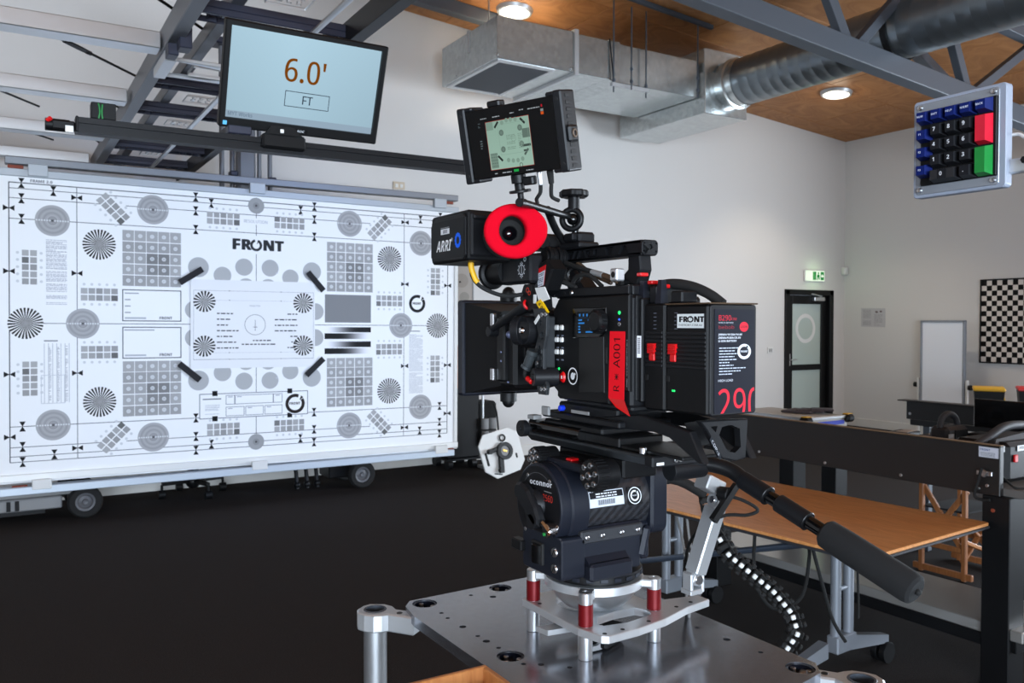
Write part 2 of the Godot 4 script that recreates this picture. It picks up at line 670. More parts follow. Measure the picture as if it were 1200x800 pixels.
func make_materials() -> void:
	var fine := ntex(3, 0.05, 256, 4, 0.88, 1.0)
	var smear := ntex(5, 0.03, 256, 4, 0.88, 1.0)
	var m := mat("wall_paint", Color(0.83, 0.82, 0.81), 0.75)
	m.heightmap_enabled = true
	m.heightmap_texture = ntex(11, 0.08, 256, 3)
	m.heightmap_scale = 0.04
	m.uv1_triplanar = true
	m.uv1_world_triplanar = true
	m.uv1_scale = Vector3.ONE * 1.5
	mat("pale_grey", Color(0.66, 0.68, 0.7), 0.45, 0.3)
	mat("column_grey", Color(0.42, 0.43, 0.45), 0.45, 0.4)
	mat("trim_paint", Color(0.84, 0.83, 0.81), 0.5)
	m = mat("carpet", Color(0.235, 0.217, 0.21), 0.95, 0.0, 0.2)
	var ct := ntex(12, 0.25, 512, 4, 0.62, 1.0)
	tri_color(m, ct, Vector3.ONE * 1.1)
	m.heightmap_enabled = true
	m.heightmap_texture = ntex(13, 0.35, 512, 3)
	m.heightmap_scale = 0.25
	for i in 3:
		m = mat("plywood_%d" % i, Color.WHITE, 0.55)
		tri_color(m, grain(512, 256, [Color(0.72, 0.5, 0.3), Color(0.76, 0.54, 0.33), Color(0.67, 0.46, 0.27)][i], [Color(0.6, 0.38, 0.2), Color(0.63, 0.41, 0.23), Color(0.55, 0.35, 0.18)][i], 2.0, 0.7, 40 + i, 3.0), Vector3(0.42, 0.42, 0.6), false)
	m = mat("table_wood", Color.WHITE, 0.32)
	tri_color(m, grain(512, 512, Color(0.9, 0.65, 0.41), Color(0.76, 0.5, 0.28), 6.0, 0.5, 50, 1.0), Vector3.ONE * 1.3, false)
	m = mat("pine", Color.WHITE, 0.5)
	tri_color(m, grain(256, 256, Color(0.8, 0.55, 0.32), Color(0.68, 0.42, 0.22), 3.0, 0.4, 53), Vector3.ONE * 4.0, false)
	m = mat("chair_wood", Color.WHITE, 0.45)
	tri_color(m, grain(256, 256, Color(0.66, 0.42, 0.24), Color(0.53, 0.32, 0.17), 3.0, 0.4, 54), Vector3.ONE * 4.0, false)
	m = mat("galvanised", Color(0.84, 0.86, 0.86), 0.26, 0.85)
	var cell := NoiseTexture2D.new()
	cell.width = 512
	cell.height = 512
	cell.seamless = true
	var cn := FastNoiseLite.new()
	cn.seed = 9
	cn.noise_type = FastNoiseLite.TYPE_CELLULAR
	cn.cellular_return_type = FastNoiseLite.RETURN_CELL_VALUE
	cn.frequency = 0.035
	cell.noise = cn
	var cg := Gradient.new()
	cg.set_color(0, Color(0.86, 0.86, 0.86))
	cg.set_color(1, Color(1, 1, 1))
	cell.color_ramp = cg
	tri_color(m, cell, Vector3.ONE * 1.3)
	mat("duct_spiral", Color(0.53, 0.56, 0.58), 0.3, 0.8)
	m = mat("alu", Color(0.78, 0.79, 0.8), 0.34, 0.9)
	tri_rough(m, smear, 3.0)
	m = mat("alu_satin", Color(0.8, 0.81, 0.82), 0.42, 0.75)
	tri_rough(m, smear, 5.0)
	m = mat("alu_plate", Color(0.62, 0.63, 0.66), 0.2, 0.88)
	tri_rough(m, smear, 7.0)
	m.albedo_texture = ntex(21, 0.03, 256, 4, 0.93, 1.0)
	mat("chrome", Color(0.85, 0.85, 0.86), 0.15, 1.0)
	mat("screw", Color(0.75, 0.75, 0.76), 0.28, 1.0)
	mat("hole", Color(0.02, 0.02, 0.022), 0.7)
	m = mat("black_metal", Color(0.07, 0.071, 0.077), 0.42, 0.1, 0.35)
	tri_rough(m, fine, 14.0)
	m = mat("black_satin", Color(0.085, 0.088, 0.098), 0.46, 0.05, 0.34)
	tri_rough(m, fine, 20.0)
	mat("black_gloss", Color(0.03, 0.03, 0.034), 0.12)
	m = mat("black_plastic", Color(0.055, 0.056, 0.062), 0.5, 0.0, 0.32)
	tri_rough(m, fine, 24.0)
	mat("rubber", Color(0.05, 0.05, 0.05), 0.85)
	m = mat("foam", Color(0.06, 0.062, 0.068), 0.95)
	m.heightmap_enabled = true
	m.heightmap_texture = ntex(31, 0.35, 256, 3)
	m.heightmap_scale = 0.06
	m.uv1_triplanar = true
	m.uv1_scale = Vector3.ONE * 16.0
	mat("head_blue", Color(0.095, 0.108, 0.145), 0.4, 0.15, 0.42)
	mat("steel_blue", Color(0.26, 0.285, 0.32), 0.5)
	mat("gantry_blue", Color(0.17, 0.18, 0.24), 0.45, 0.2)
	m = mat("red_cloth", Color(0.77, 0.015, 0.115), 0.9, 0.0, 0.2)
	m.heightmap_enabled = true
	m.heightmap_texture = ntex(33, 0.4, 256, 3)
	m.heightmap_scale = 0.04
	m.uv1_triplanar = true
	m.uv1_scale = Vector3.ONE * 22.0
	mat("red_plastic", Color(0.78, 0.03, 0.05), 0.4)
	mat("red_anodised", Color(0.42, 0.03, 0.06), 0.35, 0.4)
	mat("white_plastic", Color(0.85, 0.85, 0.84), 0.45)
	mat("grey_plastic", Color(0.5, 0.5, 0.5), 0.5)
	mat("yellow_plastic", Color(0.82, 0.62, 0.04), 0.5)
	mat("blue_key", Color(0.045, 0.11, 0.36), 0.45)
	mat("dark_key", Color(0.1, 0.105, 0.12), 0.5)
	mat("red_key", Color(0.78, 0.05, 0.17), 0.4)
	mat("green_key", Color(0.03, 0.48, 0.18), 0.4)
	m = mat("carbon", Color.WHITE, 0.34)
	var ci := canvas(64, 64, Color(0.1, 0.1, 0.11))
	for y in 64:
		for x in 64:
			if ((x + y) / 8) % 2 == 0:
				ci.set_pixel(x, y, Color(0.17, 0.175, 0.19))
	tri_color(m, tex(ci), Vector3.ONE * 16.0, false)
	m.clearcoat_enabled = true
	m.clearcoat = 0.6
	m.clearcoat_roughness = 0.15
	m = mat("window_glass", Color(1, 1, 1, 0.06), 0.02)
	m.transparency = BaseMaterial3D.TRANSPARENCY_ALPHA
	m = mat("frosted_glass", Color(0.72, 0.77, 0.74, 0.85), 0.35)
	m.transparency = BaseMaterial3D.TRANSPARENCY_ALPHA
	m = mat("clear_sheet", Color(1, 1, 1, 0.08), 0.03)
	m.transparency = BaseMaterial3D.TRANSPARENCY_ALPHA

const SUNLESS := Color(0.82, 0.9, 1.0)

func _ready() -> void:
	# ---- camera, sky, large lights, exposure
	var cam := Camera3D.new()
	cam.name = "camera"
	add_child(cam)
	cam.position = V(0, 1.64, 0)
	cam.rotation = Vector3(deg_to_rad(-1.28), deg_to_rad(-31.3), 0)
	cam.fov = 44.21
	cam.near = 0.05
	cam.far = 100.0
	var lens := CameraAttributesPhysical.new()
	lens.frustum_focal_length = 29.55
	lens.frustum_focus_distance = 1.2
	lens.frustum_near = 0.05
	lens.frustum_far = 100.0
	lens.exposure_aperture = 18.0
	cam.attributes = lens
	var env := Environment.new()
	env.background_mode = Environment.BG_SKY
	var sky := Sky.new()
	var sm := ProceduralSkyMaterial.new()
	sm.sky_top_color = Color(0.5, 0.65, 0.88)
	sm.sky_horizon_color = Color(0.86, 0.91, 0.97)
	sm.ground_bottom_color = Color(0.35, 0.34, 0.32)
	sm.ground_horizon_color = Color(0.6, 0.6, 0.58)
	sm.sky_energy_multiplier = 1.0
	sky.sky_material = sm
	env.sky = sky
	env.background_energy_multiplier = 2.2
	env.tonemap_mode = Environment.TONE_MAPPER_LINEAR
	env.tonemap_exposure = 1.0
	env.sdfgi_enabled = true
	env.ssao_enabled = true
	env.ssil_enabled = true
	var we := WorldEnvironment.new()
	we.name = "environment"
	we.environment = env
	add_child(we)
	# daylight in the windows of the right wall, out of the frame, and behind the photographer
	area_light("window_daylight", V(11.54, 1.45, 0.4), V(4.0, 1.3, 0.4), Vector2(8.6, 2.6), Color(0.9, 0.95, 1.0), 5.6)
	area_light("front_window_daylight", V(-2.0, 1.45, 4.95), V(-2.0, 1.3, -1), Vector2(5.8, 2.6), Color(0.88, 0.94, 1.0), 6.4)
	make_materials()
	rng.seed = 77
	room()
	ducts()
	gantry()
	chart()
	back_right()
	benches()
	foreground()
	cinema()
	keypad()

func area_light(called: String, at: Vector3, to: Vector3, size: Vector2, c: Color, e: float) -> void:
	var l := AreaLight3D.new()
	l.name = called
	l.area_size = size
	l.area_normalize_energy = false
	l.light_color = c
	l.light_energy = e
	l.shadow_enabled = true
	l.set("area_range", 40.0)
	add_child(l)
	l.position = at
	l.look_at_from_position(at, to, Vector3.UP)

func spot(called: String, at: Vector3, to: Vector3, angle: float, c: Color, e: float, soft := 0.15, blend_ := 1.0) -> void:
	var l := SpotLight3D.new()
	l.name = called
	l.light_color = c
	l.light_energy = e
	l.spot_angle = angle
	l.spot_angle_attenuation = blend_
	l.spot_range = 30.0
	l.spot_attenuation = 2.0
	l.light_size = soft
	l.shadow_enabled = true
	add_child(l)
	l.look_at_from_position(at, to, Vector3.UP)

# ------------------------------------------------------------------ the room
const XR := 11.6
const ZB := -8.79

func roof_y(x: float) -> float:
	return 4.53 + 0.081 * (XR - x)

func room() -> void:
	var b := MB.new()
	b.bb(V(-6.2, -0.12, -9.0), V(11.8, 0, 5.2), 0)
	struct("floor", b, M.carpet)
	# back wall with its door opening
	b = MB.new()
	b.bb(V(-6.2, 0, -8.99), V(10.2, 6.1, ZB), 0)
	b.bb(V(11.31, 0, -8.99), V(11.8, 6.1, ZB), 0)
	b.bb(V(10.2, 2.15, -8.99), V(11.31, 6.1, ZB), 0)
	struct("wall_back", b, M.wall_paint)
	b = MB.new()
	b.bb(V(XR, 0, -8.79), V(11.8, 5.2, -4.0), 0)
	b.bb(V(XR, 0, 4.8), V(11.8, 5.2, 5.2), 0)
	b.bb(V(XR, 0, -4.0), V(11.8, 0.1, 4.8), 0)
	b.bb(V(XR, 2.8, -4.0), V(11.8, 5.2, 4.8), 0)
	struct("wall_right", b, M.wall_paint)
	b = MB.new()
	b.bb(V(-6.2, 0, -8.79), V(-6, 6.1, 5.0), 0)
	struct("wall_left", b, M.wall_paint)
	b = MB.new()
	b.bb(V(-6.2, 0, 5.0), V(-5.0, 6.1, 5.2), 0)
	b.bb(V(1.0, 0, 5.0), V(11.8, 6.1, 5.2), 0)
	b.bb(V(-5.0, 0, 5.0), V(1.0, 0.1, 5.2), 0)
	b.bb(V(-5.0, 2.8, 5.0), V(1.0, 6.1, 5.2), 0)
	struct("wall_front", b, M.wall_paint)
	for k in 2:
		var w := MB.new()
		var g := MB.new()
		if k == 0:
			for i in 7:
				w.bb(V(11.66, 0.1, -4.0 + i * 1.456), V(11.74, 2.8, -3.94 + i * 1.456), 0.003)
			g.bb(V(11.695, 0.1, -4.0), V(11.705, 2.8, 4.8), 0)
		else:
			for i in 5:
				w.bb(V(-5.0 + i * 1.485, 0.1, 5.06), V(-4.94 + i * 1.485, 2.8, 5.14), 0.003)
			g.bb(V(-5.0, 0.1, 5.095), V(1.0, 2.8, 5.105), 0)
		var win := struct("window_%d" % (k + 1), g, M.window_glass)
		struct("window_frame", w, M.black_metal, win)
	# the plywood roof lining, falling to the right, its sheets with open joints
	var tilt := Basis(Vector3.BACK, -atan(0.081))
	var roof := MeshInstance3D.new()
	roof.name = "ceiling"
	b = MB.new()
	b.bb(V(-18.3, 0.02, -9.0), V(0.3, 0.14, 5.2), 0)
	roof.mesh = b.mesh()
	roof.material_override = mat("roof_dark", Color(0.16, 0.1, 0.06), 0.8)
	add_child(roof)
	roof.transform = Transform3D(tilt, V(XR, 4.53, 0))
	roof.set_meta("kind", "structure")
	var sheets := []
	b = MB.new()
	b.box(V(-1.2, 0.008, -0.6), V(2.392, 0.016, 1.192), 0.003)
	sheets.append(b.mesh())
	for iz in 12:
		for ix in 8:
			var z := -7.22 - 1.2 * (1 - iz)
			var x := -2.4 * ix + (0.0 if iz % 2 == 0 else 1.2)
			var i := MeshInstance3D.new()
			i.name = "plywood_sheet"
			var zz := z + 1.2 - 1.2
			if x > 0.05 or zz < -8.9:
				b = MB.new()
				var x0 := minf(x, 0.0)
				var z0 := maxf(zz - 1.2, -8.79)
				if zz - z0 < 0.05 or x0 - (x - 2.4) < 0.05:
					continue
				b.bb(V(x - 2.396, 0, z0 + 0.004), V(x0 - 0.004, 0.016, zz - 0.004), 0.003)
				i.mesh = b.mesh()
			elif zz - 1.2 < -8.79:
				b = MB.new()
				b.bb(V(x - 2.396, 0, -8.785), V(x - 0.004, 0.016, zz - 0.004), 0.003)
				i.mesh = b.mesh()
			else:
				i.mesh = sheets[0]
				i.position = V(x, 0, zz)
			i.material_override = M["plywood_%d" % ((ix * 5 + iz * 3 + (ix * iz) % 4) % 3)]
			roof.add_child(i, true)
	# skirtings
	b = MB.new()
	b.bb(V(-6.0, 0, ZB), V(10.16, 0.13, ZB + 0.018), 0.004)
	b.bb(V(11.35, 0, ZB), V(XR, 0.13, ZB + 0.018), 0.004)
	struct("baseboard_back", b, M.trim_paint)
	b = MB.new()
	b.bb(V(XR - 0.018, 0, ZB + 0.018), V(XR, 0.13, -4.0), 0.004)
	struct("baseboard_right", b, M.trim_paint)
	# the glazed door beside the corner
	b = MB.new()
	b.bb(V(10.2, 0, -8.92), V(10.29, 2.15, -8.76), 0.003)
	b.bb(V(11.22, 0, -8.92), V(11.31, 2.15, -8.76), 0.003)
	b.bb(V(10.2, 2.07, -8.92), V(11.31, 2.15, -8.76), 0.003)
	var door := struct("door_1", b, M.black_metal)
	b = MB.new()
	b.bb(V(10.295, 0.01, -8.87), V(10.42, 2.065, -8.82), 0.003)
	b.bb(V(11.09, 0.01, -8.87), V(11.215, 2.065, -8.82), 0.003)
	b.bb(V(10.42, 1.93, -8.87), V(11.09, 2.065, -8.82), 0.003)
	b.bb(V(10.42, 0.01, -8.87), V(11.09, 0.12, -8.82), 0.003)
	b.bb(V(10.42, 0.9, -8.865), V(11.09, 0.99, -8.825), 0.003)
	struct("door_leaf", b, M.black_metal, door)
	for z in [[0.12, 0.9], [0.99, 1.93]]:
		b = MB.new()
		b.bb(V(10.42, z[0], -8.85), V(11.09, z[1], -8.842), 0)
		struct("door_glass", b, M.frosted_glass, door)
	b = MB.new()
	b.lathe([Vector2(0.17, 0), Vector2(0.23, 0), Vector2(0.23, 0.002), Vector2(0.17, 0.002), Vector2(0.17, 0)], V(10.74, 1.55, -8.841), Vector3.BACK, 30)
	struct("ring_sticker", b, M.white_plastic, door)
	b = MB.new()
	b.bb(V(10.32, 0.98, -8.82), V(10.37, 1.16, -8.812), 0.002)
	b.cyl(V(10.345, 1.07, -8.82), V(10.345, 1.07, -8.76), 0.01)
	b.bb(V(10.335, 1.06, -8.775), V(10.47, 1.08, -8.755), 0.004)
	struct("door_handle", b, M.alu, door)
	b = MB.new()
	b.bb(V(10.86, 1.98, -8.82), V(11.1, 2.04, -8.76), 0.006)
	b.hexa([V(10.76, 2.08, -8.75), V(10.79, 2.08, -8.73), V(10.79, 2.09, -8.73), V(10.76, 2.09, -8.75), V(11.0, 2.04, -8.78), V(11.03, 2.04, -8.76), V(11.03, 2.06, -8.76), V(11.0, 2.06, -8.78)])
	struct("door_closer", b, M.alu, door)
	# ground outside the door
	b = MB.new()
	b.bb(V(-30, -0.3, -40), V(40, -0.12, 30), 0)
	struct("trim_1", b, mat("outside_ground", Color(0.45, 0.46, 0.42), 0.9))
	# things fixed to the walls
	var t := thing("exit_sign", "green and white lit exit sign above the glass door", "exit sign", V(10.86, 2.27, ZB))
	b = wb(t)
	b.bb(V(10.62, 2.28, ZB), V(11.08, 2.46, ZB + 0.035), 0.008)
	part(t, "housing", b, M.white_plastic)
	var im := canvas(256, 96, Color(0.93, 1.0, 0.9))
	for k in [96, 202]:
		fill(im, k, 10, k + 46, 86, Color(0.02, 0.5, 0.2))
	disc(im, 172, 22, 9, Color(0.02, 0.5, 0.2))
	quadfill(im, poly([160, 34, 184, 34, 190, 60, 150, 60]), Color(0.02, 0.5, 0.2))
	quadfill(im, poly([158, 58, 172, 58, 162, 86, 150, 86]), Color(0.02, 0.5, 0.2))
	quadfill(im, poly([172, 58, 186, 58, 192, 80, 180, 84]), Color(0.02, 0.5, 0.2))
	quadfill(im, poly([206, 48, 226, 28, 226, 40, 244, 40, 244, 56, 226, 56, 226, 68]), Color(0.95, 1.0, 0.92))
	b = wb(t)
	b.slab(V(10.63, 2.45, ZB + 0.038), V(11.07, 2.45, ZB + 0.038), V(11.07, 2.29, ZB + 0.038), V(10.63, 2.29, ZB + 0.038), 0.003)
	part(t, "sign_face", b, glow_mat(im, 1.0))
	var l := OmniLight3D.new()
	l.name = "exit_sign_glow"
	l.light_color = Color(0.8, 1.0, 0.75)
	l.light_energy = 0.05
	l.light_size = 0.1
	l.omni_range = 12.0
	l.omni_attenuation = 2.0
	l.shadow_enabled = true
	add_child(l)
	l.position = V(10.85, 2.37, ZB + 0.09)
	b = MB.new()
	b.bb(V(11.5, 2.4, -8.79), V(11.59, 2.53, -8.7), 0.015)
	solo("motion_sensor", V(11.55, 2.4, -8.74), b, M.white_plastic, "small white motion sensor high in the corner of the walls", "sensor")
	t = thing("light_switch", "white wall switch plate left of the glass door", "switch", V(9.89, 1.18, ZB))
	b = wb(t)
	b.bb(V(9.83, 1.18, ZB), V(9.95, 1.27, ZB + 0.012), 0.003)
	part(t, "plate", b, M.white_plastic)
	b = wb(t)
	b.bb(V(9.86, 1.2, ZB + 0.012), V(9.88, 1.25, ZB + 0.018), 0.002)
	b.bb(V(9.90, 1.2, ZB + 0.012), V(9.92, 1.25, ZB + 0.018), 0.002)
	part(t, "rocker", b, M.grey_plastic)
	t = thing("power_outlet", "pale double power outlet high on the wall above the chart", "outlet", V(3.85, 3.14, ZB))
	b = wb(t)
	b.bb(V(3.78, 3.14, ZB), V(3.92, 3.225, ZB + 0.014), 0.003)
	part(t, "plate", b, mat("ivory", Color(0.78, 0.72, 0.64), 0.5))
	b = wb(t)
	for x in [3.80, 3.86]:
		b.bb(V(x, 3.16, ZB + 0.014), V(x + 0.035, 3.2, ZB + 0.02), 0.002)
	part(t, "socket", b, M.white_plastic)
	im = canvas(200, 200, Color(0.74, 0.73, 0.74))
	greek(im, 16, 14, 90, 186, 16, Color(0.62, 0.6, 0.62))
	greek(im, 110, 60, 186, 186, 12, Color(0.62, 0.6, 0.62))
	disc(im, 130, 40, 12, Color(0.45, 0.4, 0.4))
	disc(im, 165, 34, 10, Color(0.42, 0.36, 0.36))
	b = MB.new()
	b.slab(V(11.593, 1.87, -8.47), V(11.593, 1.86, -8.05), V(11.593, 1.57, -8.05), V(11.593, 1.58, -8.47), 0.004)
	solo("paper_notices", V(11.593, 1.57, -8.26), b, print_mat(im, 0.8), "pair of grey printed notices pinned right of the door", "notice")
	# chequered test panel
	t = thing("checker_panel", "black and white chequered test panel on the right wall", "panel", V(11.57, 1.1, -6.0))
	im = canvas(512, 512, Color(0.86, 0.83, 0.8))
	for y in 16:
		for x in 16:
			if (x + y) % 2 == 0:
				fill(im, x * 32, y * 32, x * 32 + 32, y * 32 + 32, Color(0.035, 0.03, 0.03))
	b = wb(t)
	b.slab(V(11.565, 2.215, -6.55), V(11.565, 2.215, -5.44), V(11.565, 1.105, -5.44), V(11.565, 1.105, -6.55), 0.02)
	part(t, "panel", b, print_mat(im, 0.5))
	b = wb(t)
	for e in [[V(11.555, 2.215, -6.57), V(11.59, 2.235, -5.42)], [V(11.555, 1.085, -6.57), V(11.59, 1.105, -5.42)], [V(11.555, 1.105, -6.57), V(11.59, 2.215, -6.55)], [V(11.555, 1.105, -5.44), V(11.59, 2.215, -5.42)]]:
		b.bb(e[0], e[1], 0.002)
	part(t, "frame", b, M.black_metal)

func lamp(at: Vector3, label: String, e: float) -> void:
	var tilt := Basis(Vector3.BACK, -atan(0.081))
	var t := thing("ceiling_lamp", label, "lamp", at, tilt, "round lamps under the plywood ceiling")
	var b := MB.new()
	b.lathe([Vector2(0.205, 0), Vector2(0.19, -0.04), Vector2(0.165, -0.042), Vector2(0.16, -0.03), Vector2(0.155, 0.0), Vector2(0.205, 0)], Vector3.ZERO, Vector3.UP, 32)
	part(t, "trim_ring", b, M.alu_satin)
	b = MB.new()
	b.lathe([Vector2(0, -0.036), Vector2(0.158, -0.034), Vector2(0.158, -0.01), Vector2(0, -0.01)], Vector3.ZERO, Vector3.UP, 32)
	var m := mat("lamp_glow", Color(1, 1, 1), 0.5)
	m.emission_enabled = true
	m.emission = Color(1.0, 0.95, 0.86)
	m.emission_energy_multiplier = 4.0
	part(t, "lamp_diffuser", b, m)
	spot("ceiling_lamp_light", at + V(0, -0.06, 0), at + V(0.001, -3, 0.001), 52.0, Color(1.0, 0.93, 0.82), e, 0.14, 0.6)
	# the little that the diffuser throws sideways on the sheet round it
	var l := OmniLight3D.new()
	l.name = "ceiling_lamp_spill"
	l.light_color = Color(1.0, 0.93, 0.82)
	l.light_energy = e * 0.03
	l.light_size = 0.12
	l.omni_range = 20.0
	l.omni_attenuation = 2.0
	l.shadow_enabled = true
	add_child(l)
	l.position = at + V(0, -0.1, 0)

func ducts() -> void:
	lamp(V(4.858, roof_y(4.858) - 0.001, -7.935), "round lit ceiling lamp over the grilled end of the square duct", 4.0)
	lamp(V(9.515, roof_y(9.515) - 0.001, -7.361), "round lit ceiling lamp under the spiral duct near the corner", 4.0)
	# grilled box at the duct's end
	var t := thing("square_air_duct", "galvanised square air duct with a grille at its left end", "duct", V(5.4, 4.2, -7.66))
	var b := wb(t)
	b.bb(V(4.13, 4.2, -8.26), V(5.04, 4.615, -7.07), 0.006)
	part(t, "plenum", b, M.galvanised)
	b = wb(t)
	b.prism(rect(4.19, -8.14, 4.78, -7.13), 0.012, V(0, 4.205, 0), Vector3.RIGHT, Vector3.BACK, 0.0)
	part(t, "grille_mesh", b, mat("grille", Color(0.42, 0.43, 0.45), 0.5, 0.3))
	b = wb(t)
	for k in 26:
		b.bb(V(4.2 + k * 0.0228, 4.186, -8.13), V(4.206 + k * 0.0228, 4.196, -7.14), 0.001)
	var mi := part(t, "grille_slats", b, mat("grille_slat", Color(0.5, 0.51, 0.53), 0.5, 0.3))
	mi.set_meta("kind", "stuff")
	b = wb(t)
	b.prism(rect(4.15, -8.2, 4.82, -7.09), 0.02, V(0, 4.201, 0), Vector3.RIGHT, Vector3.BACK, 0.0, [rect(4.19, -8.14, 4.78, -7.13)])
	part(t, "grille_frame", b, M.alu_satin)
	b = wb(t)
	b.bb(V(5.04, 4.17, -8.28), V(5.09, 4.64, -7.05), 0.004)
	part(t, "flange", b, M.alu_satin)
	b = wb(t)
	b.bb(V(5.09, 4.2, -8.26), V(5.48, 4.6, -7.07), 0.004)
	part(t, "duct_section", b, M.galvanised)
	b = wb(t)
	b.hexa([V(5.48, 4.2, -8.26), V(5.48, 4.6, -8.26), V(5.48, 4.6, -7.07), V(5.48, 4.2, -7.07), V(5.66, 4.16, -8.2), V(5.66, 4.62, -8.2), V(5.66, 4.62, -7.1), V(5.66, 4.16, -7.1)])
	part(t, "transition", b, M.galvanised)
	b = wb(t)
	b.bb(V(5.66, 4.19, -8.2), V(6.78, 4.6, -7.1), 0.004)
	part(t, "trunk", b, M.galvanised)
	b = wb(t)
	b.box(V(5.52, 4.39, -7.06), V(0.012, 0.46, 0.012), 0.002, Basis(Vector3.BACK, 0.12))
	part(t, "flexible_joint", b, M.black_plastic)
	b = wb(t)
	for x in [4.3, 5.0]:
		for z in [-7.3, -7.9]:
			b.ball(V(x if z == -7.3 else 4.13, 4.23, z if x == 4.3 else -7.068), 0.015, 8)
	part(t, "rivets", b, M.screw)
	# plenum where the round duct joins
	t = thing("duct_plenum", "galvanised duct plenum box at the end of the spiral duct", "duct", V(7.12, 4.0, -7.7))
	b = wb(t)
	b.bb(V(6.8, 4.0, -8.53), V(7.46, 4.47, -7.0), 0.005)
	part(t, "lower_box", b, M.galvanised)
	b = wb(t)
	b.bb(V(6.82, 4.47, -7.9), V(7.44, 4.74, -7.03), 0.005)
	part(t, "upper_box", b, M.galvanised)
	# round spiral duct
	t = thing("spiral_air_duct", "round spiral seamed galvanised air duct crossing under the ceiling", "duct", V(7.2, 4.1, -3.5))
	var prof := []
	var n := 0
	var z := -6.78
	while z < 1.2:
		prof.append(Vector2(0.262, -z))
		prof.append(Vector2(0.262, -(z + 0.119)))
		prof.append(Vector2(0.2645, -(z + 0.121)))
		prof.append(Vector2(0.2645, -(z + 0.128)))
		z += 0.136
		n += 1
	b = wb(t)
	b.lathe(prof, V(7.2, 4.36, 0), V(0, 0, -1), 40)
	part(t, "duct_tube", b, M.duct_spiral)
	b = wb(t)
	b.lathe([Vector2(0.27, 0), Vector2(0.272, 0.09), Vector2(0.29, 0.1), Vector2(0.29, 0.13), Vector2(0.268, 0.14), Vector2(0.268, 0.24)], V(7.2, 4.36, -7.0), Vector3.BACK, 40)
	part(t, "collar", b, M.galvanised, "bright joining collar")
	b = wb(t)
	b.lathe([Vector2(0.27, 0), Vector2(0.285, 0.002), Vector2(0.285, 0.06), Vector2(0.27, 0.062)], V(7.2, 4.36, -4.9), Vector3.BACK, 40)
	part(t, "strap", b, M.black_metal, "dark support strap")
	b = wb(t)
	b.lathe([Vector2(0.27, 0), Vector2(0.283, 0.002), Vector2(0.283, 0.06), Vector2(0.27, 0.062)], V(7.2, 4.36, -3.62), Vector3.BACK, 40)
	part(t, "strap", b, M.galvanised)
	# hangers
	t = thing("duct_hanger", "grey strut channel with threaded rods over the square duct", "hanger", V(6.2, roof_y(6.2), -6.84))
	b = wb(t)
	b.box(V(6.0, roof_y(6.0) - 0.03, -6.84), V(1.5, 0.045, 0.045), 0.003, Basis(Vector3.BACK, -0.081))
	part(t, "strut_channel", b, M.steel_blue)
	for x in [5.72, 6.55]:
		b = wb(t)
		b.cyl(V(x, 4.1, -6.98 if x < 6 else -6.86), V(x, roof_y(x) - 0.04, -6.98 if x < 6 else -6.86), 0.008, -1, 8)
		b.cyl(V(x, 4.3, -6.98 if x < 6 else -6.86), V(x, 4.33, -6.98 if x < 6 else -6.86), 0.018, -1, 6)
		b.cyl(V(x, 4.17, -6.98 if x < 6 else -6.86), V(x, 4.2, -6.98 if x < 6 else -6.86), 0.018, -1, 6)
		part(t, "rod", b, M.steel_blue)
	t = thing("duct_hanger", "pair of thin rods hanging a bracket across the square duct", "hanger", V(5.7, 4.15, -7.5))
	b = wb(t)
	b.bb(V(5.5, 4.12, -7.06), V(6.0, 4.16, -7.02), 0.003)
	part(t, "bracket", b, M.alu_satin)
	for x in [5.53, 5.97]:
		b = wb(t)
		b.cyl(V(x, 4.06, -7.04), V(x, roof_y(x), -7.04), 0.008, -1, 8)
		b.cyl(V(x, 4.17, -7.04), V(x, 4.2, -7.04), 0.018, -1, 6)
		part(t, "rod", b, M.steel_blue)
	b = MB.new()
	b.cyl(V(4.37, 4.42, -7.65), V(4.37, roof_y(4.37), -7.65), 0.008, -1, 8)
	b.bb(V(4.12, 4.4, -7.67), V(4.14, 4.6, -7.63), 0.002)
	b.bb(V(4.12, 4.6, -7.67), V(4.4, 4.63, -7.63), 0.002)
	solo("hanger_rod", V(4.37, 4.42, -7.65), b, M.alu, "single thin rod holding the grilled end of the duct", "hanger")
	# steel truss
	t = thing("roof_truss", "grey painted steel roof truss crossing in front of the spiral duct", "truss", V(6.0, 3.9, -4.8))
	b = wb(t)
	var up := Vector3(-1, 0.083, 0).normalized()
	b.box(V(5.0, 4.128, -4.8), V(14.0, 0.185, 0.15), 0.006, Basis(Vector3.BACK, -0.083))
	part(t, "bottom_chord", b, M.steel_blue)
	for w in [[6.3, 5.93, 0.11], [6.48, 7.05, 0.09], [8.13, 7.84, 0.1], [8.3, 9.15, 0.09], [4.6, 5.4, 0.09], [4.4, 4.0, 0.1]]:
		var a := V(w[0], 4.21 - 0.083 * (w[0] - 5.0), -4.8)
		var c := V(w[1] + (w[1] - w[0]) * 0.45, roof_y(w[1]) - 0.05, -4.8)
		b = wb(t)
		var d := (c - a)
		b.box((a + c) / 2.0, V(w[2], d.length(), 0.08), 0.004, Basis(Vector3.BACK, -atan2(d.x, d.y)))
		part(t, "web_member", b, M.steel_blue)
	b = wb(t)
	b.box(V(5.0, roof_y(5.0) - 0.07, -4.8), V(13.0, 0.12, 0.12), 0.005, Basis(Vector3.BACK, -0.081))
	part(t, "top_chord", b, M.steel_blue)
	b = wb(t)
	b.bb(V(4.9, 4.25, -4.72), V(5.0, 4.34, -4.64), 0.004)
	b.cyl(V(4.95, 4.29, -4.64), V(4.95, 4.29, -4.61), 0.02)
	part(t, "beam_clamp", b, M.black_metal)
	b = MB.new()
	b.box(V(8.9, 4.32, -5.5), V(2.6, 0.1, 0.1), 0.004, Basis(Vector3.UP, 0.35))
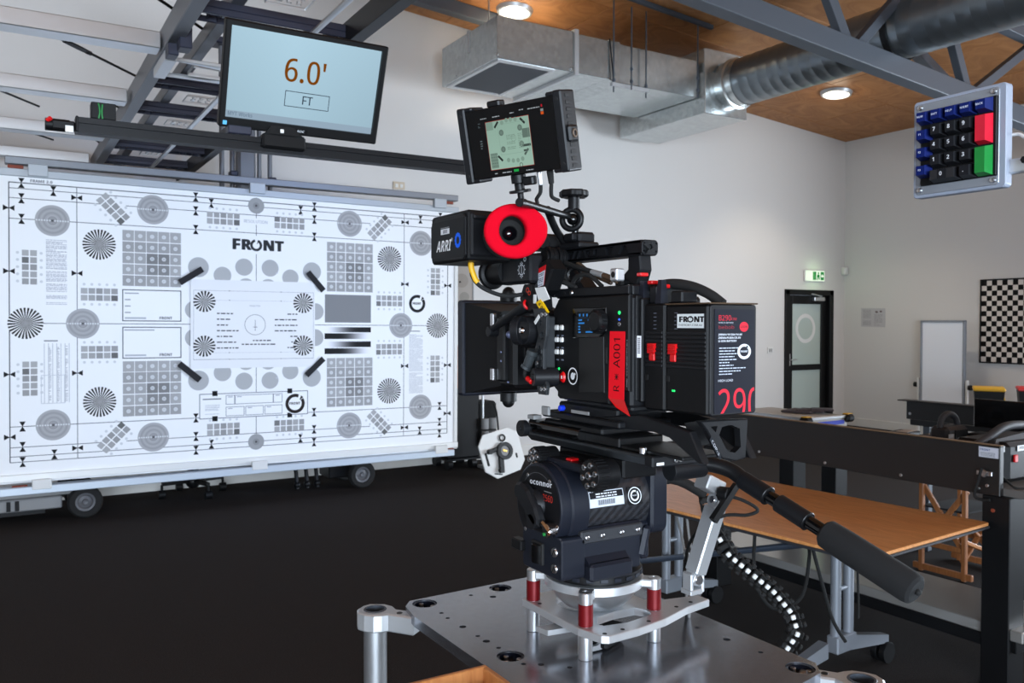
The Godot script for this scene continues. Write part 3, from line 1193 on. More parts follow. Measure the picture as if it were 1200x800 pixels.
	solo("steel_brace", V(8.9, 4.27, -5.5), b, M.steel_blue, "grey steel brace behind the keypad under the ceiling", "beam")
	b = MB.new()
	b.box(V(6.0, roof_y(6.0) - 0.075, -8.2), V(5.2, 0.14, 0.12), 0.005, Basis(Vector3.BACK, -0.081))
	solo("steel_purlin", V(6.0, roof_y(6.0) - 0.15, -8.2), b, M.steel_blue, "dark steel purlin against the ceiling above the square duct", "beam")

func gantry() -> void:
	# four silver cross beams reaching left
	var t: Node3D
	var b: MB
	var zs := [-4.66, -5.9, -7.15, -8.31]
	var says := ["nearest silver beam at the top left, running off the ladder frame", "second silver beam below the top one, running off the ladder frame", "third silver beam, behind the left end of the black rail", "farthest silver beam, just above the chart's upper rail"]
	for k in 4:
		var z: float = zs[k]
		b = MB.new()
		b.bb(V(-4.2, 3.05, z - 0.13), V(0.72 - k * 0.012, 3.135, z), 0.004)
		var i := solo("cross_beam", V(-1.7, 3.05, z - 0.065), b, M.alu, says[k], "beam", "silver beams of the overhead gantry")
		i.set_meta("label", says[k])
	# ladder-like gantry frame
	t = thing("gantry_frame", "overhead ladder frame of grey rails and blue rungs behind the monitor", "gantry", V(1.15, 3.0, -6.0))
	b = wb(t)
	b.bb(V(0.73, 3.05, -8.79), V(0.80, 3.17, -2.6), 0.004)
	part(t, "side_rail", b, M.column_grey)
	b = wb(t)
	b.bb(V(0.93, 3.12, -8.79), V(0.99, 3.2, -2.6), 0.004)
	part(t, "inner_rail", b, M.column_grey)
	b = wb(t)
	b.bb(V(1.5, 3.05, -8.79), V(1.575, 3.12, -2.6), 0.004)
	b.bb(V(1.485, 3.03, -8.79), V(1.505, 3.14, -2.6), 0.002)
	part(t, "side_rail", b, M.black_metal, "black right hand rail")
	for z in [-3.25, -4.1, -5.42, -6.15, -6.9, -7.5, -8.25]:
		b = wb(t)
		b.prism(rrect(0.78, z - 0.075, 1.52, z + 0.06, 0.02), 0.03, V(0, 3.09, 0), Vector3.RIGHT, Vector3.BACK, 0.003, [rrect(0.84, z - 0.05, 0.89, z + 0.03, 0.01), rrect(1.3, z - 0.05, 1.35, z + 0.03, 0.01), rrect(1.4, z - 0.05, 1.45, z + 0.03, 0.01)])
		b.bb(V(0.78, 3.09, z + 0.035), V(1.52, 3.125, z + 0.06), 0.003)
		part(t, "rung", b, M.gantry_blue)
	b = wb(t)
	b.prism(rect(0.76, -5.03, 1.5, -4.7), 0.02, V(0, 3.03, 0), Vector3.RIGHT, Vector3.BACK, 0.003, [rrect(0.9, -4.95, 1.12, -4.78, 0.01), rrect(1.2, -4.95, 1.4, -4.78, 0.01)])
	b.bb(V(0.74, 3.0, -5.05), V(0.8, 3.07, -4.68), 0.003)
	part(t, "rung", b, M.alu_satin, "silver slotted rung")
	b = wb(t)
	b.cyl(V(1.17, 3.03, -8.6), V(1.17, 3.03, -4.95), 0.016, -1, 10)
	b.cyl(V(1.27, 3.0, -4.9), V(1.27, 3.0, -2.8), 0.014, -1, 10)
	part(t, "drive_rod", b, M.alu)
	for z in [-3.75, -5.75, -6.5, -7.75]:
		b = wb(t)
		var holes := []
		for hx in 3:
			for hz in 2:
				holes.append(circle(Vector2(1.08 + hx * 0.045, z - 0.03 + hz * 0.06), 0.012, 8))
		b.prism(rect(1.03, z - 0.09, 1.22, z + 0.09), 0.012, V(0, 3.09, 0), Vector3.RIGHT, Vector3.BACK, 0.002, holes)
		part(t, "drilled_plate", b, M.alu_satin)
	b = wb(t)
	b.bb(V(0.77, 3.0, -4.52), V(0.83, 3.22, -4.42), 0.004)
	b.bb(V(0.73, 2.98, -4.6), V(0.78, 3.04, -4.5), 0.004)
	part(t, "end_bracket", b, M.gantry_blue)
	b = wb(t)
	b.bb(V(0.7, 3.15, -2.78), V(1.65, 3.22, -2.72), 0.003)
	part(t, "hanger_bar", b, M.alu)
	for x in [0.78, 1.56]:
		b = wb(t)
		b.cyl(V(x, 3.2, -2.75), V(x, roof_y(x), -2.75), 0.02, -1, 12)
		part(t, "hanger_rod", b, M.alu)
	# bracing wires
	var wires := [[V(-0.02, 3.2, -3.55), V(0.95, 3.2, -4.72)], [V(0.12, 3.12, -4.8), V(0.82, 3.2, -5.9)], [V(0.42, 3.14, -5.98), V(0.8, 3.17, -6.7)], [V(-0.3, 3.15, -5.98), V(0.25, 3.18, -6.9)], [V(-0.2, 3.16, -7.2), V(0.4, 3.2, -8.2)], [V(0.5, 3.15, -7.25), V(0.78, 3.2, -8.2)]]
	var wl := ["bracing wire above the nearest silver beam", "bracing wire with a turnbuckle between the two nearest silver beams", "bracing wire from the second silver beam to the ladder frame", "bracing wire at the photo's left edge above the third silver beam", "bracing wire at the left edge between the two farthest silver beams", "bracing wire behind the black rail's left end"]
	for k in 6:
		var a: Vector3 = wires[k][0]
		var c: Vector3 = wires[k][1]
		b = MB.new()
		b.cyl(a, c, 0.008, -1, 8)
		if k == 1:
			t = thing("bracing_wire", wl[k], "wire", a)
			part(t, "wire", b, M.black_metal)
			t.get_child(0).position = -a
			b = wb(t)
			var d := (c - a).normalized()
			var s := d.cross(Vector3.UP).normalized() * 0.012
			var p := a.lerp(c, 0.28)
			for q in [s, -s]:
				b.tube([p, p + d * 0.03 + q * 1.2, p + d * 0.2 + q * 1.2, p + d * 0.23], 0.006, 6, 3)
			b.cyl(p - d * 0.02, p + d * 0.02, 0.013, -1, 8)
			b.cyl(p + d * 0.21, p + d * 0.25, 0.013, -1, 8)
			part(t, "turnbuckle", b, M.black_satin)
		else:
			solo("bracing_wire", a, b, M.black_metal, wl[k], "wire", "bracing wires of the overhead gantry")
	# the black rail and the monitor on it
	t = thing("slider_rail", "long black slotted rail carrying the wall monitor", "rail", V(0.8, 2.17, -2.644))
	b = wb(t)
	var sec := poly([0.0, 0.0, 0.045, 0.0, 0.045, 0.013, 0.038, 0.013, 0.038, 0.026, 0.045, 0.026, 0.045, 0.042, -0.003, 0.042, -0.003, 0.026, 0.004, 0.026, 0.004, 0.013, 0.0, 0.013])
	b.prism(sec, 1.36, V(1.543, 2.168, -2.667), Vector3.BACK, Vector3.UP, 0.0015)
	part(t, "rail", b, M.black_satin)
	b = wb(t)
	b.bb(V(0.183, 2.168, -2.668), V(0.19, 2.212, -2.618), 0.002)
	part(t, "end_cap", b, M.black_plastic)
	b = wb(t)
	b.bb(V(0.69, 2.178, -2.66), V(0.825, 2.222, -2.6), 0.006)
	b.hexa([V(0.7, 2.22, -2.64), V(0.82, 2.22, -2.64), V(0.82, 2.22, -2.61), V(0.7, 2.22, -2.61), V(0.72, 2.248, -2.64), V(0.79, 2.248, -2.64), V(0.79, 2.248, -2.61), V(0.72, 2.248, -2.61)])
	part(t, "carriage", b, M.black_plastic)
	b = wb(t)
	b.bb(V(0.745, 2.226, -2.606), V(0.756, 2.238, -2.602), 0.001)
	part(t, "lock_button", b, M.white_plastic)
	b = wb(t)
	b.tube([V(0.77, 2.23, -2.66), V(0.79, 2.33, -2.72), V(0.85, 2.42, -2.86)], 0.018, 10)
	b.tube([V(0.85, 2.42, -2.86), V(1.32, 3.06, -4.46)], 0.018, 10)
	part(t, "hanger_arm", b, M.black_metal)
	b = wb(t)
	b.bb(V(0.595, 2.215, -2.67), V(0.665, 2.24, -2.63), 0.003)
	part(t, "cable_clip", b, M.gantry_blue)
	t = thing("rail_control_box", "small black box with green wires on the black rail", "box", V(0.245, 2.21, -2.65))
	b = wb(t)
	b.bb(V(0.222, 2.21, -2.665), V(0.285, 2.256, -2.62), 0.002)
	part(t, "box", b, M.black_plastic)
	b = wb(t)
	b.tube([V(0.24, 2.252, -2.617), V(0.243, 2.23, -2.615), V(0.24, 2.21, -2.616)], 0.0022, 6)
	b.tube([V(0.25, 2.25, -2.617), V(0.248, 2.23, -2.615), V(0.25, 2.21, -2.616)], 0.0022, 6)
	part(t, "green_wire", b, mat("green_wire", Color(0.05, 0.45, 0.2), 0.5), "green wires")
	t = thing("rail_motor", "small black motor with a red cap at the rail's left end", "motor", V(0.14, 2.172, -2.65))
	b = wb(t)
	b.cyl(V(0.11, 2.186, -2.65), V(0.17, 2.186, -2.65), 0.017)
	b.bb(V(0.125, 2.172, -2.668), V(0.183, 2.198, -2.632), 0.004)
	part(t, "body", b, M.black_plastic)
	b = wb(t)
	b.cyl(V(0.115, 2.193, -2.64), V(0.123, 2.2, -2.63), 0.006)
	part(t, "cap", b, M.red_plastic, "red cap")
	b = wb(t)
	b.bb(V(0.158, 2.166, -2.63), V(0.178, 2.184, -2.628), 0.0005)
	part(t, "sticker", b, M.white_plastic, "pale sticker")
	# monitor
	var w := 0.51
	var h := 0.314
	var turn := Basis.from_euler(Vector3(0.38, 0, 0))
	# leaning forward over the room: the top edge is nearer than the lower one
	t = thing("wall_monitor", "large black desktop monitor reading six feet above the chart", "monitor", V(0.826, 2.24, -2.665), turn)
	b = MB.new()
	b.prism(rrect(-w / 2, 0, w / 2, h, 0.006), 0.03, V(0, 0, -0.02), Vector3.RIGHT, Vector3.UP, 0.004, [rect(-w / 2 + 0.018, 0.03, w / 2 - 0.018, h - 0.017)])
	part(t, "bezel", b, M.black_plastic)
	b = MB.new()
	b.bb(V(-w / 2 + 0.004, 0.004, -0.035), V(w / 2 - 0.004, h - 0.004, -0.012), 0.004)
	b.bb(V(-0.15, 0.03, -0.055), V(0.15, 0.25, -0.033), 0.01)
	part(t, "back_shell", b, M.black_plastic)
	var im := canvas(948, 530, Color(0.7, 0.83, 0.9))
	for y in 530:
		for x in range(0, 948, 4):
			var k := 1.0 - 0.1 * absf(x / 948.0 - 0.4) - 0.06 * (y / 530.0)
			im.fill_rect(Rect2i(x, y, 4, 1), Color(0.72 * k, 0.855 * k, 0.925 * k))
	var ink := Color(0.5, 0.27, 0.03)
	for k in 2:
		text(im, "6.0'", 469 + k * 3, 206, 186, ink, 0.5, "sans", 0.92)
	frame(im, 356, 326, 640, 420, 4, Color(0.2, 0.24, 0.3))
	text(im, "FT", 498, 374, 72, Color(0.18, 0.22, 0.28), 0.5)
	fill(im, 0, 486, 948, 530, Color(0.6, 0.69, 0.76))
	text(im, "MYT Works", 20, 506, 30, Color(0.38, 0.46, 0.54), 0.0)
	b = MB.new()
	b.slab(V(-w / 2 + 0.016, h - 0.015, -0.004), V(w / 2 - 0.016, h - 0.015, -0.004), V(w / 2 - 0.016, 0.028, -0.004), V(-w / 2 + 0.016, 0.028, -0.004), 0.006)
	part(t, "screen", b, glow_mat(im, 0.92))
	im = canvas(160, 48, Color(0.035, 0.035, 0.04))
	text(im, "AOC", 80, 24, 34, Color(0.8, 0.82, 0.84), 0.5, "sansbold", 1.25, 0.2)
	b = MB.new()
	b.slab(V(-0.025, 0.02, 0.0105), V(0.02, 0.02, 0.0105), V(0.02, 0.006, 0.0105), V(-0.025, 0.006, 0.0105), 0.0004)
	part(t, "maker_badge", b, print_mat(im))
	b = MB.new()
	b.bb(V(-w / 2 + 0.012, 0.008, 0.01), V(-w / 2 + 0.024, 0.02, 0.0108), 0.0002)
	part(t, "corner_sticker", b, mat("sky_blue", Color(0.35, 0.7, 0.9), 0.5), "light blue sticker")
	b = MB.new()
	b.bb(V(0.04, 0.05, -0.075), V(0.12, 0.15, -0.054), 0.004)
	b.cyl(V(0.0, -0.01, -0.03), V(0.0, 0.06, -0.06), 0.012)
	part(t, "mount_arm", b, M.black_metal)
	# lift columns behind the chart
	var cx := [1.77, 1.865, 1.985, 2.115, 2.215]
	var cr := [0.022, 0.022, 0.07, 0.02, 0.022]
	t = thing("lift_column", "cluster of silver lift columns standing behind the chart", "column", V(2.0, 0.0, -8.1))
	for k in 5:
		b = wb(t)
		if k == 2:
			b.bb(V(cx[k] - 0.08, 0.45, -8.18), V(cx[k] + 0.08, 4.2, -8.02), 0.02)
			part(t, "column", b, mat("column_grey", Color(0.42, 0.43, 0.45), 0.45, 0.4))
		else:
			b.cyl(V(cx[k], 0.45, -8.1), V(cx[k], 4.2, -8.1), cr[k], -1, 14)
			part(t, "guide_rod", b, M.column_grey)
	b = wb(t)
	b.bb(V(1.6, 0.4, -8.3), V(2.4, 0.47, -7.98), 0.01)
	part(t, "base", b, M.black_metal)
	b = wb(t)
	b.bb(V(1.7, 4.2, -8.2), V(2.3, 4.26, -8.0), 0.01)
	b.bb(V(1.83, 3.0, -8.12), V(1.9, 3.05, -8.02), 0.01)
	b.bb(V(2.19, 2.97, -8.12), V(2.26, 3.02, -8.02), 0.01)
	part(t, "cross_head", b, M.gantry_blue)

# ------------------------------------------------------------------ the chart
const CX0 := -0.02
const CY0 := 2.83
const PXM := 400.0

func cpx(x: float) -> float:
	return (x - CX0) * PXM

func cpy(y: float) -> float:
	return (CY0 - y) * PXM

func zone(im: Image, x: float, y: float, r: float) -> void:
	var cx := cpx(x)
	var cy := cpy(y)
	var rr := r * PXM
	for py in range(int(cy - rr - 1), int(cy + rr + 2)):
		for px in range(int(cx - rr - 1), int(cx + rr + 2)):
			var d := Vector2(px + 0.5 - cx, py + 0.5 - cy)
			var l := d.length()
			var g := 0.63 + 0.05 * sin(l * l * 0.03) * clampf(1.0 - l / rr, 0, 1) + 0.035 * sin(l / rr * 22.0)
			if l < rr * 0.16:
				g -= 0.12
			blend(im, px, py, Color(g, g, g * 1.01), clampf(rr - l + 0.5, 0, 1))
	for k in range(-6, 7):
		disc(im, cx + k * rr * 0.15, cy, 2.6, Color(0.85, 0.86, 0.87))
	fill(im, cx - 3, cy - 3, cx + 3, cy + 3, Color(0.3, 0.3, 0.31))

func star(im: Image, x: float, y: float, r: float, n := 28) -> void:
	var cx := cpx(x)
	var cy := cpy(y)
	var rr := r * PXM
	for py in range(int(cy - rr - 1), int(cy + rr + 2)):
		for px in range(int(cx - rr - 1), int(cx + rr + 2)):
			var d := Vector2(px + 0.5 - cx, py + 0.5 - cy)
			var l := d.length()
			var s := sin(d.angle() * n) * maxf(l * PI / n / 3.0, 0.0)
			var g := lerpf(0.03, 0.92, clampf(s * 2.2 + 0.5, 0, 1))
			g = lerpf(g, 0.6, clampf(1.1 - l / rr * 2.4, 0, 1))
			blend(im, px, py, Color(g, g, g), clampf(rr - l + 0.5, 0, 1))

func patches(im: Image, x: float, y: float, nx: int, ny: int, pitch: float, rot: float, dark: int) -> void:
	for i in nx:
		for j in ny:
			var c := Vector2((i - (nx - 1) / 2.0) * pitch, (j - (ny - 1) / 2.0) * pitch)
			var k := (i + nx * j) if nx > ny else (j + ny * i)
			var g := 0.66 - 0.02 * ((k * 7) % 5) - (0.2 if k == dark else 0.0)
			var p := PackedVector2Array()
			for q in [Vector2(-1, -1), Vector2(1, -1), Vector2(1, 1), Vector2(-1, 1)]:
				var w: Vector2 = (c + q * pitch * 0.42).rotated(rot)
				p.append(Vector2(cpx(x) + w.x * PXM, cpy(y) + w.y * PXM))
			if rot == 0.0:
				fill(im, p[0].x, p[0].y, p[2].x, p[2].y, Color(g, g, g))
			else:
				quadfill(im, p, Color(g, g, g))
			var m: Vector2 = (c + (Vector2(0, pitch * 0.95 * signf(j - 0.5)) if nx > ny else Vector2(pitch * 0.95 * signf(i - 0.5), 0))).rotated(rot)
			disc(im, cpx(x) + m.x * PXM, cpy(y) + m.y * PXM, 4.5, Color(0.8, 0.81, 0.82))

func target_grid(im: Image, x0: float, y0: float, x1: float, y1: float) -> void:
	for i in 5:
		for j in 5:
			var cx := cpx(lerpf(x0, x1, (i + 0.5) / 5.0))
			var cy := cpy(lerpf(y1, y0, (j + 0.5) / 5.0))
			var hw := (x1 - x0) / 10.0 * PXM * 0.93
			var hh := (y1 - y0) / 10.0 * PXM * 0.93
			var near := maxf(absf(i - 2.2), absf(j - 2.1))
			var g := 0.65 - (0.14 if near < 0.9 else 0.0) - 0.02 * ((i * 3 + j * 5) % 3)
			fill(im, cx - hw, cy - hh, cx + hw, cy + hh, Color(g, g, g))
			disc(im, cx, cy, hw * 0.38, Color(0.84, 0.85, 0.86))
			disc(im, cx, cy, hw * 0.22, Color(g + 0.1, g + 0.1, g + 0.1))
			disc(im, cx, cy, hw * 0.1, Color(0.85, 0.86, 0.87))

func hourglass(im: Image, x: float, y: float, flat := false) -> void:
	var c := Vector2(cpx(x), cpy(y))
	for s in [-1.0, 1.0]:
		var p := PackedVector2Array([Vector2(0, 0), Vector2(-9, 16 * s), Vector2(9, 16 * s)])
		for i in 3:
			p[i] = (Vector2(p[i].y, p[i].x) if flat else p[i]) + c
		quadfill(im, p, Color(0.06, 0.06, 0.07))

func front_logo(im: Image, x: float, y: float, size: int, c: Color, wide := 1.12) -> void:
	var r := size * 0.4
	for e in [[0, 0], [1, 0], [0, 1], [1, 1], [2, 0], [2, 1]]:
		var o := maxf(1.0, size * 0.035)
		text(im, "FR", x - r * 0.86 + e[0] * o, y + e[1] * o * 0.6, size, c, 1.0, "sansbold", wide)
		text(im, "NT", x + r * 0.98 + e[0] * o, y + e[1] * o * 0.6, size, c, 0.0, "sansbold", wide)
	var bg := im.get_pixel(clampi(int(x - size * 2.2), 0, im.get_width() - 1), int(y))
	disc(im, x, y, r * 1.04, c, r * 0.62)
	quadfill(im, PackedVector2Array([Vector2(x - r * 0.3, y - r * 1.1), Vector2(x + r * 0.5, y - r * 1.1), Vector2(x + r * 0.2, y - r * 0.5), Vector2(x - r * 0.1, y - r * 0.55)]), bg)
	quadfill(im, PackedVector2Array([Vector2(x + r * 0.3, y - r * 0.95), Vector2(x + r * 0.62, y - r * 0.75), Vector2(x + r * 0.12, y - r * 0.2)]), c)
	var w := (text_mask("FR", size, "sansbold").get_width() * wide + r * 0.9)
	fill(im, x + w - size * 0.25, y - size * 0.36, x + w + size * 0.1, y - size * 0.22, c)

func chart() -> void:
	var white := Color(0.93, 0.935, 0.94)
	var ink := Color(0.3, 0.31, 0.33)
	var im := canvas(1640, 1000, white)
	var ln := func(x0: float, y0: float, x1: float, y1: float, t: float) -> void:
		fill(im, cpx(x0) - (t / 2 if x0 == x1 else 0.0), cpy(y1) - (t / 2 if y0 == y1 else 0.0), cpx(x1) + (t / 2 if x0 == x1 else 0.0), cpy(y0) + (t / 2 if y0 == y1 else 0.0), ink)
	for y in [2.751, 2.705, 2.628, 2.463, 1.622, 0.5, 0.545, 0.62, 0.788]:
		ln.call(0.058, y, 3.984, y, 2.4)
	for x in [0.058, 3.984]:
		ln.call(x, 0.5, x, 2.751, 3.0)
	for x in [0.543, 3.49]:
		ln.call(x, 0.5, x, 2.751, 2.4)
	ln.call(2.012, 0.5, 2.012, 2.79, 2.0)
	fill(im, cpx(1.4), cpy(2.44), cpx(2.63), cpy(2.27), white)
	fill(im, cpx(1.86), cpy(2.6), cpx(2.16), cpy(2.54), white)
	for s in [-1.0, 1.0]:
		for yy in [1.0, -1.0]:
			var my := func(y: float) -> float: return 1.6255 + (y - 1.6255) * yy
			var mx := func(x: float) -> float: return 2.021 + (x - 2.021) * s
			for h in [[0.146, 2.751], [0.372, 2.705], [0.146, 2.628], [0.146, 2.463], [1.482, 2.751], [1.615, 2.705], [1.482, 2.628], [1.482, 2.463]]:
				hourglass(im, mx.call(h[0]), my.call(h[1]))
			for h in [[0.058, 2.545], [0.058, 2.04], [0.543, 2.665], [0.543, 2.04]]:
				hourglass(im, mx.call(h[0]), my.call(h[1]), true)
			var k := 0.126
			zone(im, mx.call(0.365), my.call(2.463), k)
			zone(im, mx.call(1.13), my.call(2.611), k)
			star(im, mx.call(0.71), my.call(2.287), k)
			patches(im, mx.call(0.2), my.call(2.077), 2, 5, 0.0575, 0.0, 4 if s < 0 else 1)
			patches(im, mx.call(0.71), my.call(1.868), 5, 2, 0.0575, 0.0, 9 if s > 0 else 5)
			patches(im, mx.call(1.72), my.call(2.577), 5, 2, 0.0585, 0.0, 9 if s > 0 else 0)
			quadfill(im, PackedVector2Array([Vector2(cpx(mx.call(0.815)) - 40, cpy(my.call(2.595)) - 40), Vector2(cpx(mx.call(0.815)) + 40, cpy(my.call(2.595)) - 40), Vector2(cpx(mx.call(0.815)) + 40, cpy(my.call(2.595)) + 40), Vector2(cpx(mx.call(0.815)) - 40, cpy(my.call(2.595)) + 40)]), white)
			patches(im, mx.call(0.817), my.call(2.595), 5, 2, 0.056, deg_to_rad(46.0) * s * yy, 9 if yy * s > 0 else 4)
			target_grid(im, minf(mx.call(0.885), mx.call(1.36)), minf(my.call(1.945), my.call(2.425)), maxf(mx.call(0.885), mx.call(1.36)), maxf(my.call(1.945), my.call(2.425)))
			for d in [[1.505, 2.13, 0.088], [1.712, 2.065, 0.077], [1.902, 2.147, 0.078], [1.47, 1.75, 0.08], [1.92, 1.965, 0.08]]:
				disc(im, cpx(mx.call(d[0])), cpy(my.call(d[1])), d[2] * PXM, Color(0.68, 0.685, 0.69))
		zone(im, 2.021 - s * 1.436, 1.622, 0.125)
		star(im, 2.021 - s * 1.85, 1.622, 0.126)
		disc(im, cpx(2.012), cpy(1.6275 + s * 1.0875), 0.073 * PXM, Color(0.6, 0.605, 0.61))
		disc(im, cpx(2.012), cpy(1.6275 + s * 1.0875), 0.03 * PXM, Color(0.54, 0.545, 0.55))
		disc(im, cpx(2.012), cpy(1.6275 + s * 1.0875), 0.01 * PXM, Color(0.3, 0.3, 0.3))
	# left boxes and print
	for bx in [[0.885, 1.645, 1.36, 1.917], [0.885, 1.325, 1.36, 1.598]]:
		frame(im, cpx(bx[0]), cpy(bx[3]), cpx(bx[2]), cpy(bx[1]), 3, ink)
		fill(im, cpx(bx[0]) + 3, cpy(bx[3]) + 3, cpx(bx[2]) - 3, cpy(bx[1]) - 3, white)
		fill(im, cpx(bx[0]) + 8, cpy(bx[1]) - 14, cpx(bx[0]) + 75, cpy(bx[1]) - 8, Color(0.7, 0.71, 0.73))
		text(im, "FRONT", cpx(bx[2]) - 50, cpy(bx[1]) - 11, 13, ink, 0.5, "sansbold")
	for k in 4:
		fill(im, cpx(0.905), cpy(1.89 - k * 0.055), cpx(0.905) + (44 if k == 0 else 18), cpy(1.89 - k * 0.055) + 4, Color(0.62, 0.63, 0.65))
	fill(im, cpx(0.9), cpy(1.575), cpx(1.14), cpy(1.575) + 4, Color(0.62, 0.63, 0.65))
	greek(im, cpx(0.318), cpy(2.31), cpx(0.485), cpy(1.775), 46, Color(0.66, 0.67, 0.7))
	fill(im, cpx(0.3), cpy(1.485), cpx(0.4), cpy(1.485) + 4, Color(0.5, 0.51, 0.53))
	for k in 7:
		fill(im, cpx(0.3 + k * 0.03), cpy(1.46), cpx(0.3 + k * 0.03) + 2, cpy(0.97), Color(0.72, 0.73, 0.75))
		if k % 2 == 1:
			greek(im, cpx(0.305 + k * 0.03), cpy(1.44), cpx(0.325 + k * 0.03), cpy(0.98), 44, Color(0.66, 0.67, 0.69))
	frame(im, cpx(0.278), cpy(1.2), cpx(0.45), cpy(0.965), 2, Color(0.76, 0.77, 0.79))
	# right side
	fill(im, cpx(2.664), cpy(1.918), cpx(3.135), cpy(1.648), Color(0.5, 0.505, 0.51))
	fill(im, cpx(2.664), cpy(1.64), cpx(3.135), cpy(1.325), white)
	var bars := [[1.602, 1.552, true, 0.35], [1.542, 1.488, false, 0.3], [1.462, 1.408, true, 0.12], [1.398, 1.342, false, 0.05]]
	for e in bars:
		for px in range(int(cpx(2.664)), int(cpx(3.135))):
			var f := (px - cpx(2.664)) / (cpx(3.135) - cpx(2.664))
			if not e[2]:
				f = 1.0 - f
			f = smoothstep(0.02, 0.75, f)
			var g := lerpf(0.93, 0.1, f)
			fill(im, px, cpy(e[0]), px + 1, cpy(e[1]), Color(g, g, g * 1.02))
	fill(im, cpx(2.65), cpy(1.624), cpx(3.15), cpy(1.62), ink)
	greek(im, cpx(3.55), cpy(1.535), cpx(3.72), cpy(0.93), 60, Color(0.7, 0.71, 0.73))
	fill(im, cpx(3.56), cpy(1.57), cpx(3.67), cpy(1.57) + 4, Color(0.55, 0.56, 0.58))
	ring_mark(im, cpx(3.637), cpy(1.845), 0.09 * PXM, Color(0.08, 0.08, 0.09), white)
	front_logo(im, cpx(2.012), cpy(2.352), 52, Color(0.16, 0.165, 0.18))
	text(im, "RESOLUTION", cpx(2.012), cpy(2.565), 15, Color(0.66, 0.67, 0.7), 0.5, "sans")
	text(im, "FRAME 2.0", cpx(0.29), cpy(2.772), 13, Color(0.4, 0.4, 0.42), 0.5, "sansbold")
	# lower label
	fill(im, cpx(1.51), cpy(1.0), cpx(2.5), cpy(0.772), white)
	frame(im, cpx(1.51), cpy(1.0), cpx(2.5), cpy(0.772), 3, Color(0.5, 0.51, 0.54))
	for e in [[1.74, 0.895, 1.82, 0.98], [1.82, 0.895, 2.17, 0.98], [2.17, 0.895, 2.255, 0.98], [1.74, 0.79, 1.905, 0.875], [1.915, 0.79, 2.08, 0.875], [2.09, 0.79, 2.255, 0.875]]:
		frame(im, cpx(e[0]), cpy(e[3]), cpx(e[2]), cpy(e[1]), 2, Color(0.5, 0.51, 0.54))
		fill(im, cpx(e[0]) + 8, cpy(e[3]) + 5, cpx(e[0]) + 24, cpy(e[3]) + 8, Color(0.62, 0.63, 0.66))
	fill(im, cpx(1.54), cpy(0.955), cpx(1.7), cpy(0.955) + 4, Color(0.45, 0.46, 0.48))
	greek(im, cpx(1.56), cpy(0.9), cpx(1.7), cpy(0.81), 8, Color(0.7, 0.71, 0.73))
	for x in [1.645, 2.325]:
		for y in [1.0, 0.772]:
			fill(im, cpx(x) - 9, cpy(y) - 9, cpx(x) + 9, cpy(y) + 9, Color(0.05, 0.05, 0.06))
	disc(im, cpx(2.376), cpy(0.878), 0.1 * PXM, white)
	ring_mark(im, cpx(2.376), cpy(0.878), 0.092 * PXM, Color(0.14, 0.11, 0.1), white)
	# faint dots and links among the grey discs
	for s in [-1.0, 1.0]:
		for yy in [2.11, 1.13]:
			fill(im, cpx(2.012 + s * 0.18), cpy(yy), cpx(2.012 + s * 0.2), cpy(yy) + 4, Color(0.75, 0.76, 0.78))
	# ---- the board itself, hung a little out of level
	var turn := Basis(Vector3.BACK, deg_to_rad(-0.4))
	var t := thing("lens_chart", "huge white printed lens test chart of circles, stars and grids between silver rails", "chart", V(2.02, 1.6255, -7.85), turn)
	var o := V(2.02, 1.6255, 0)
	var b := MB.new()
	b.slab(V(CX0, CY0, 0) - o + V(0, 0, 0.0), V(4.08, CY0, 0) - o, V(4.08, 0.33, 0) - o, V(CX0, 0.33, 0) - o, 0.03)
	part(t, "printed_board", b, print_mat(im, 0.55))
	b = MB.new()
	b.bb(V(4.06, 0.33, -0.04) - o, V(4.1, CY0, 0.012) - o, 0.003)
	part(t, "edge_strip", b, M.white_plastic)
	b = MB.new()
	b.bb(V(CX0, 0.345, -0.035) - o, V(4.1, 0.402, 0.03) - o, 0.004)
	part(t, "lower_strip", b, mat("bright_strip", Color(0.9, 0.9, 0.89), 0.35, 0.2))
	b = MB.new()
	b.bb(V(CX0, 2.8, -0.035) - o, V(4.1, 2.86, 0.03) - o, 0.004)
	part(t, "upper_strip", b, M.pale_grey)
	b = wb(t)
	b.bb(V(0.04, 2.905, -7.9), V(4.09, 2.965, -7.8), 0.005)
	part(t, "upper_rail", b, mat("rail_grey", Color(0.5, 0.51, 0.53), 0.4, 0.5))
	b = wb(t)
	b.bb(V(-0.09, 0.255, -7.9), V(4.03, 0.318, -7.78), 0.005)
	part(t, "lower_rail", b, mat("pale_rail", Color(0.78, 0.82, 0.86), 0.4, 0.3))
	for x in [0.27, 2.02, 3.88]:
		b = wb(t)
		b.bb(V(x - 0.07, 2.82, -7.84), V(x + 0.07, 2.915, -7.79), 0.004)
		part(t, "upper_clamp", b, M.pale_grey)
		b = wb(t)
		b.bb(V(x - 0.07, 0.29, -7.84), V(x + 0.07, 0.37, -7.775), 0.004)
		part(t, "lower_clamp", b, M.white_plastic)
	b = wb(t)
	for x in [0.12, 3.99]:
		b.bb(V(x - 0.06, 2.872, -7.85), V(x + 0.05, 2.9, -7.82), 0.003)
		b.bb(V(x - 0.06, 0.3, -7.85), V(x + 0.05, 0.328, -7.82), 0.003)
	part(t, "spacer", b, mat("rust", Color(0.5, 0.2, 0.1), 0.6), "rust coloured spacers")
	# the small chart taped to the middle
	var s2 := canvas(900, 640, Color(0.9, 0.905, 0.91))
	var q := func(x: float) -> float: return (x - 1.436) / 1.128 * 900.0
	var r := func(y: float) -> float: return (2.026 - y) / 0.796 * 640.0
	var k2 := Color(0.55, 0.56, 0.58)
	frame(s2, q.call(1.46), r.call(1.93), q.call(2.55), r.call(1.31), 2, k2)
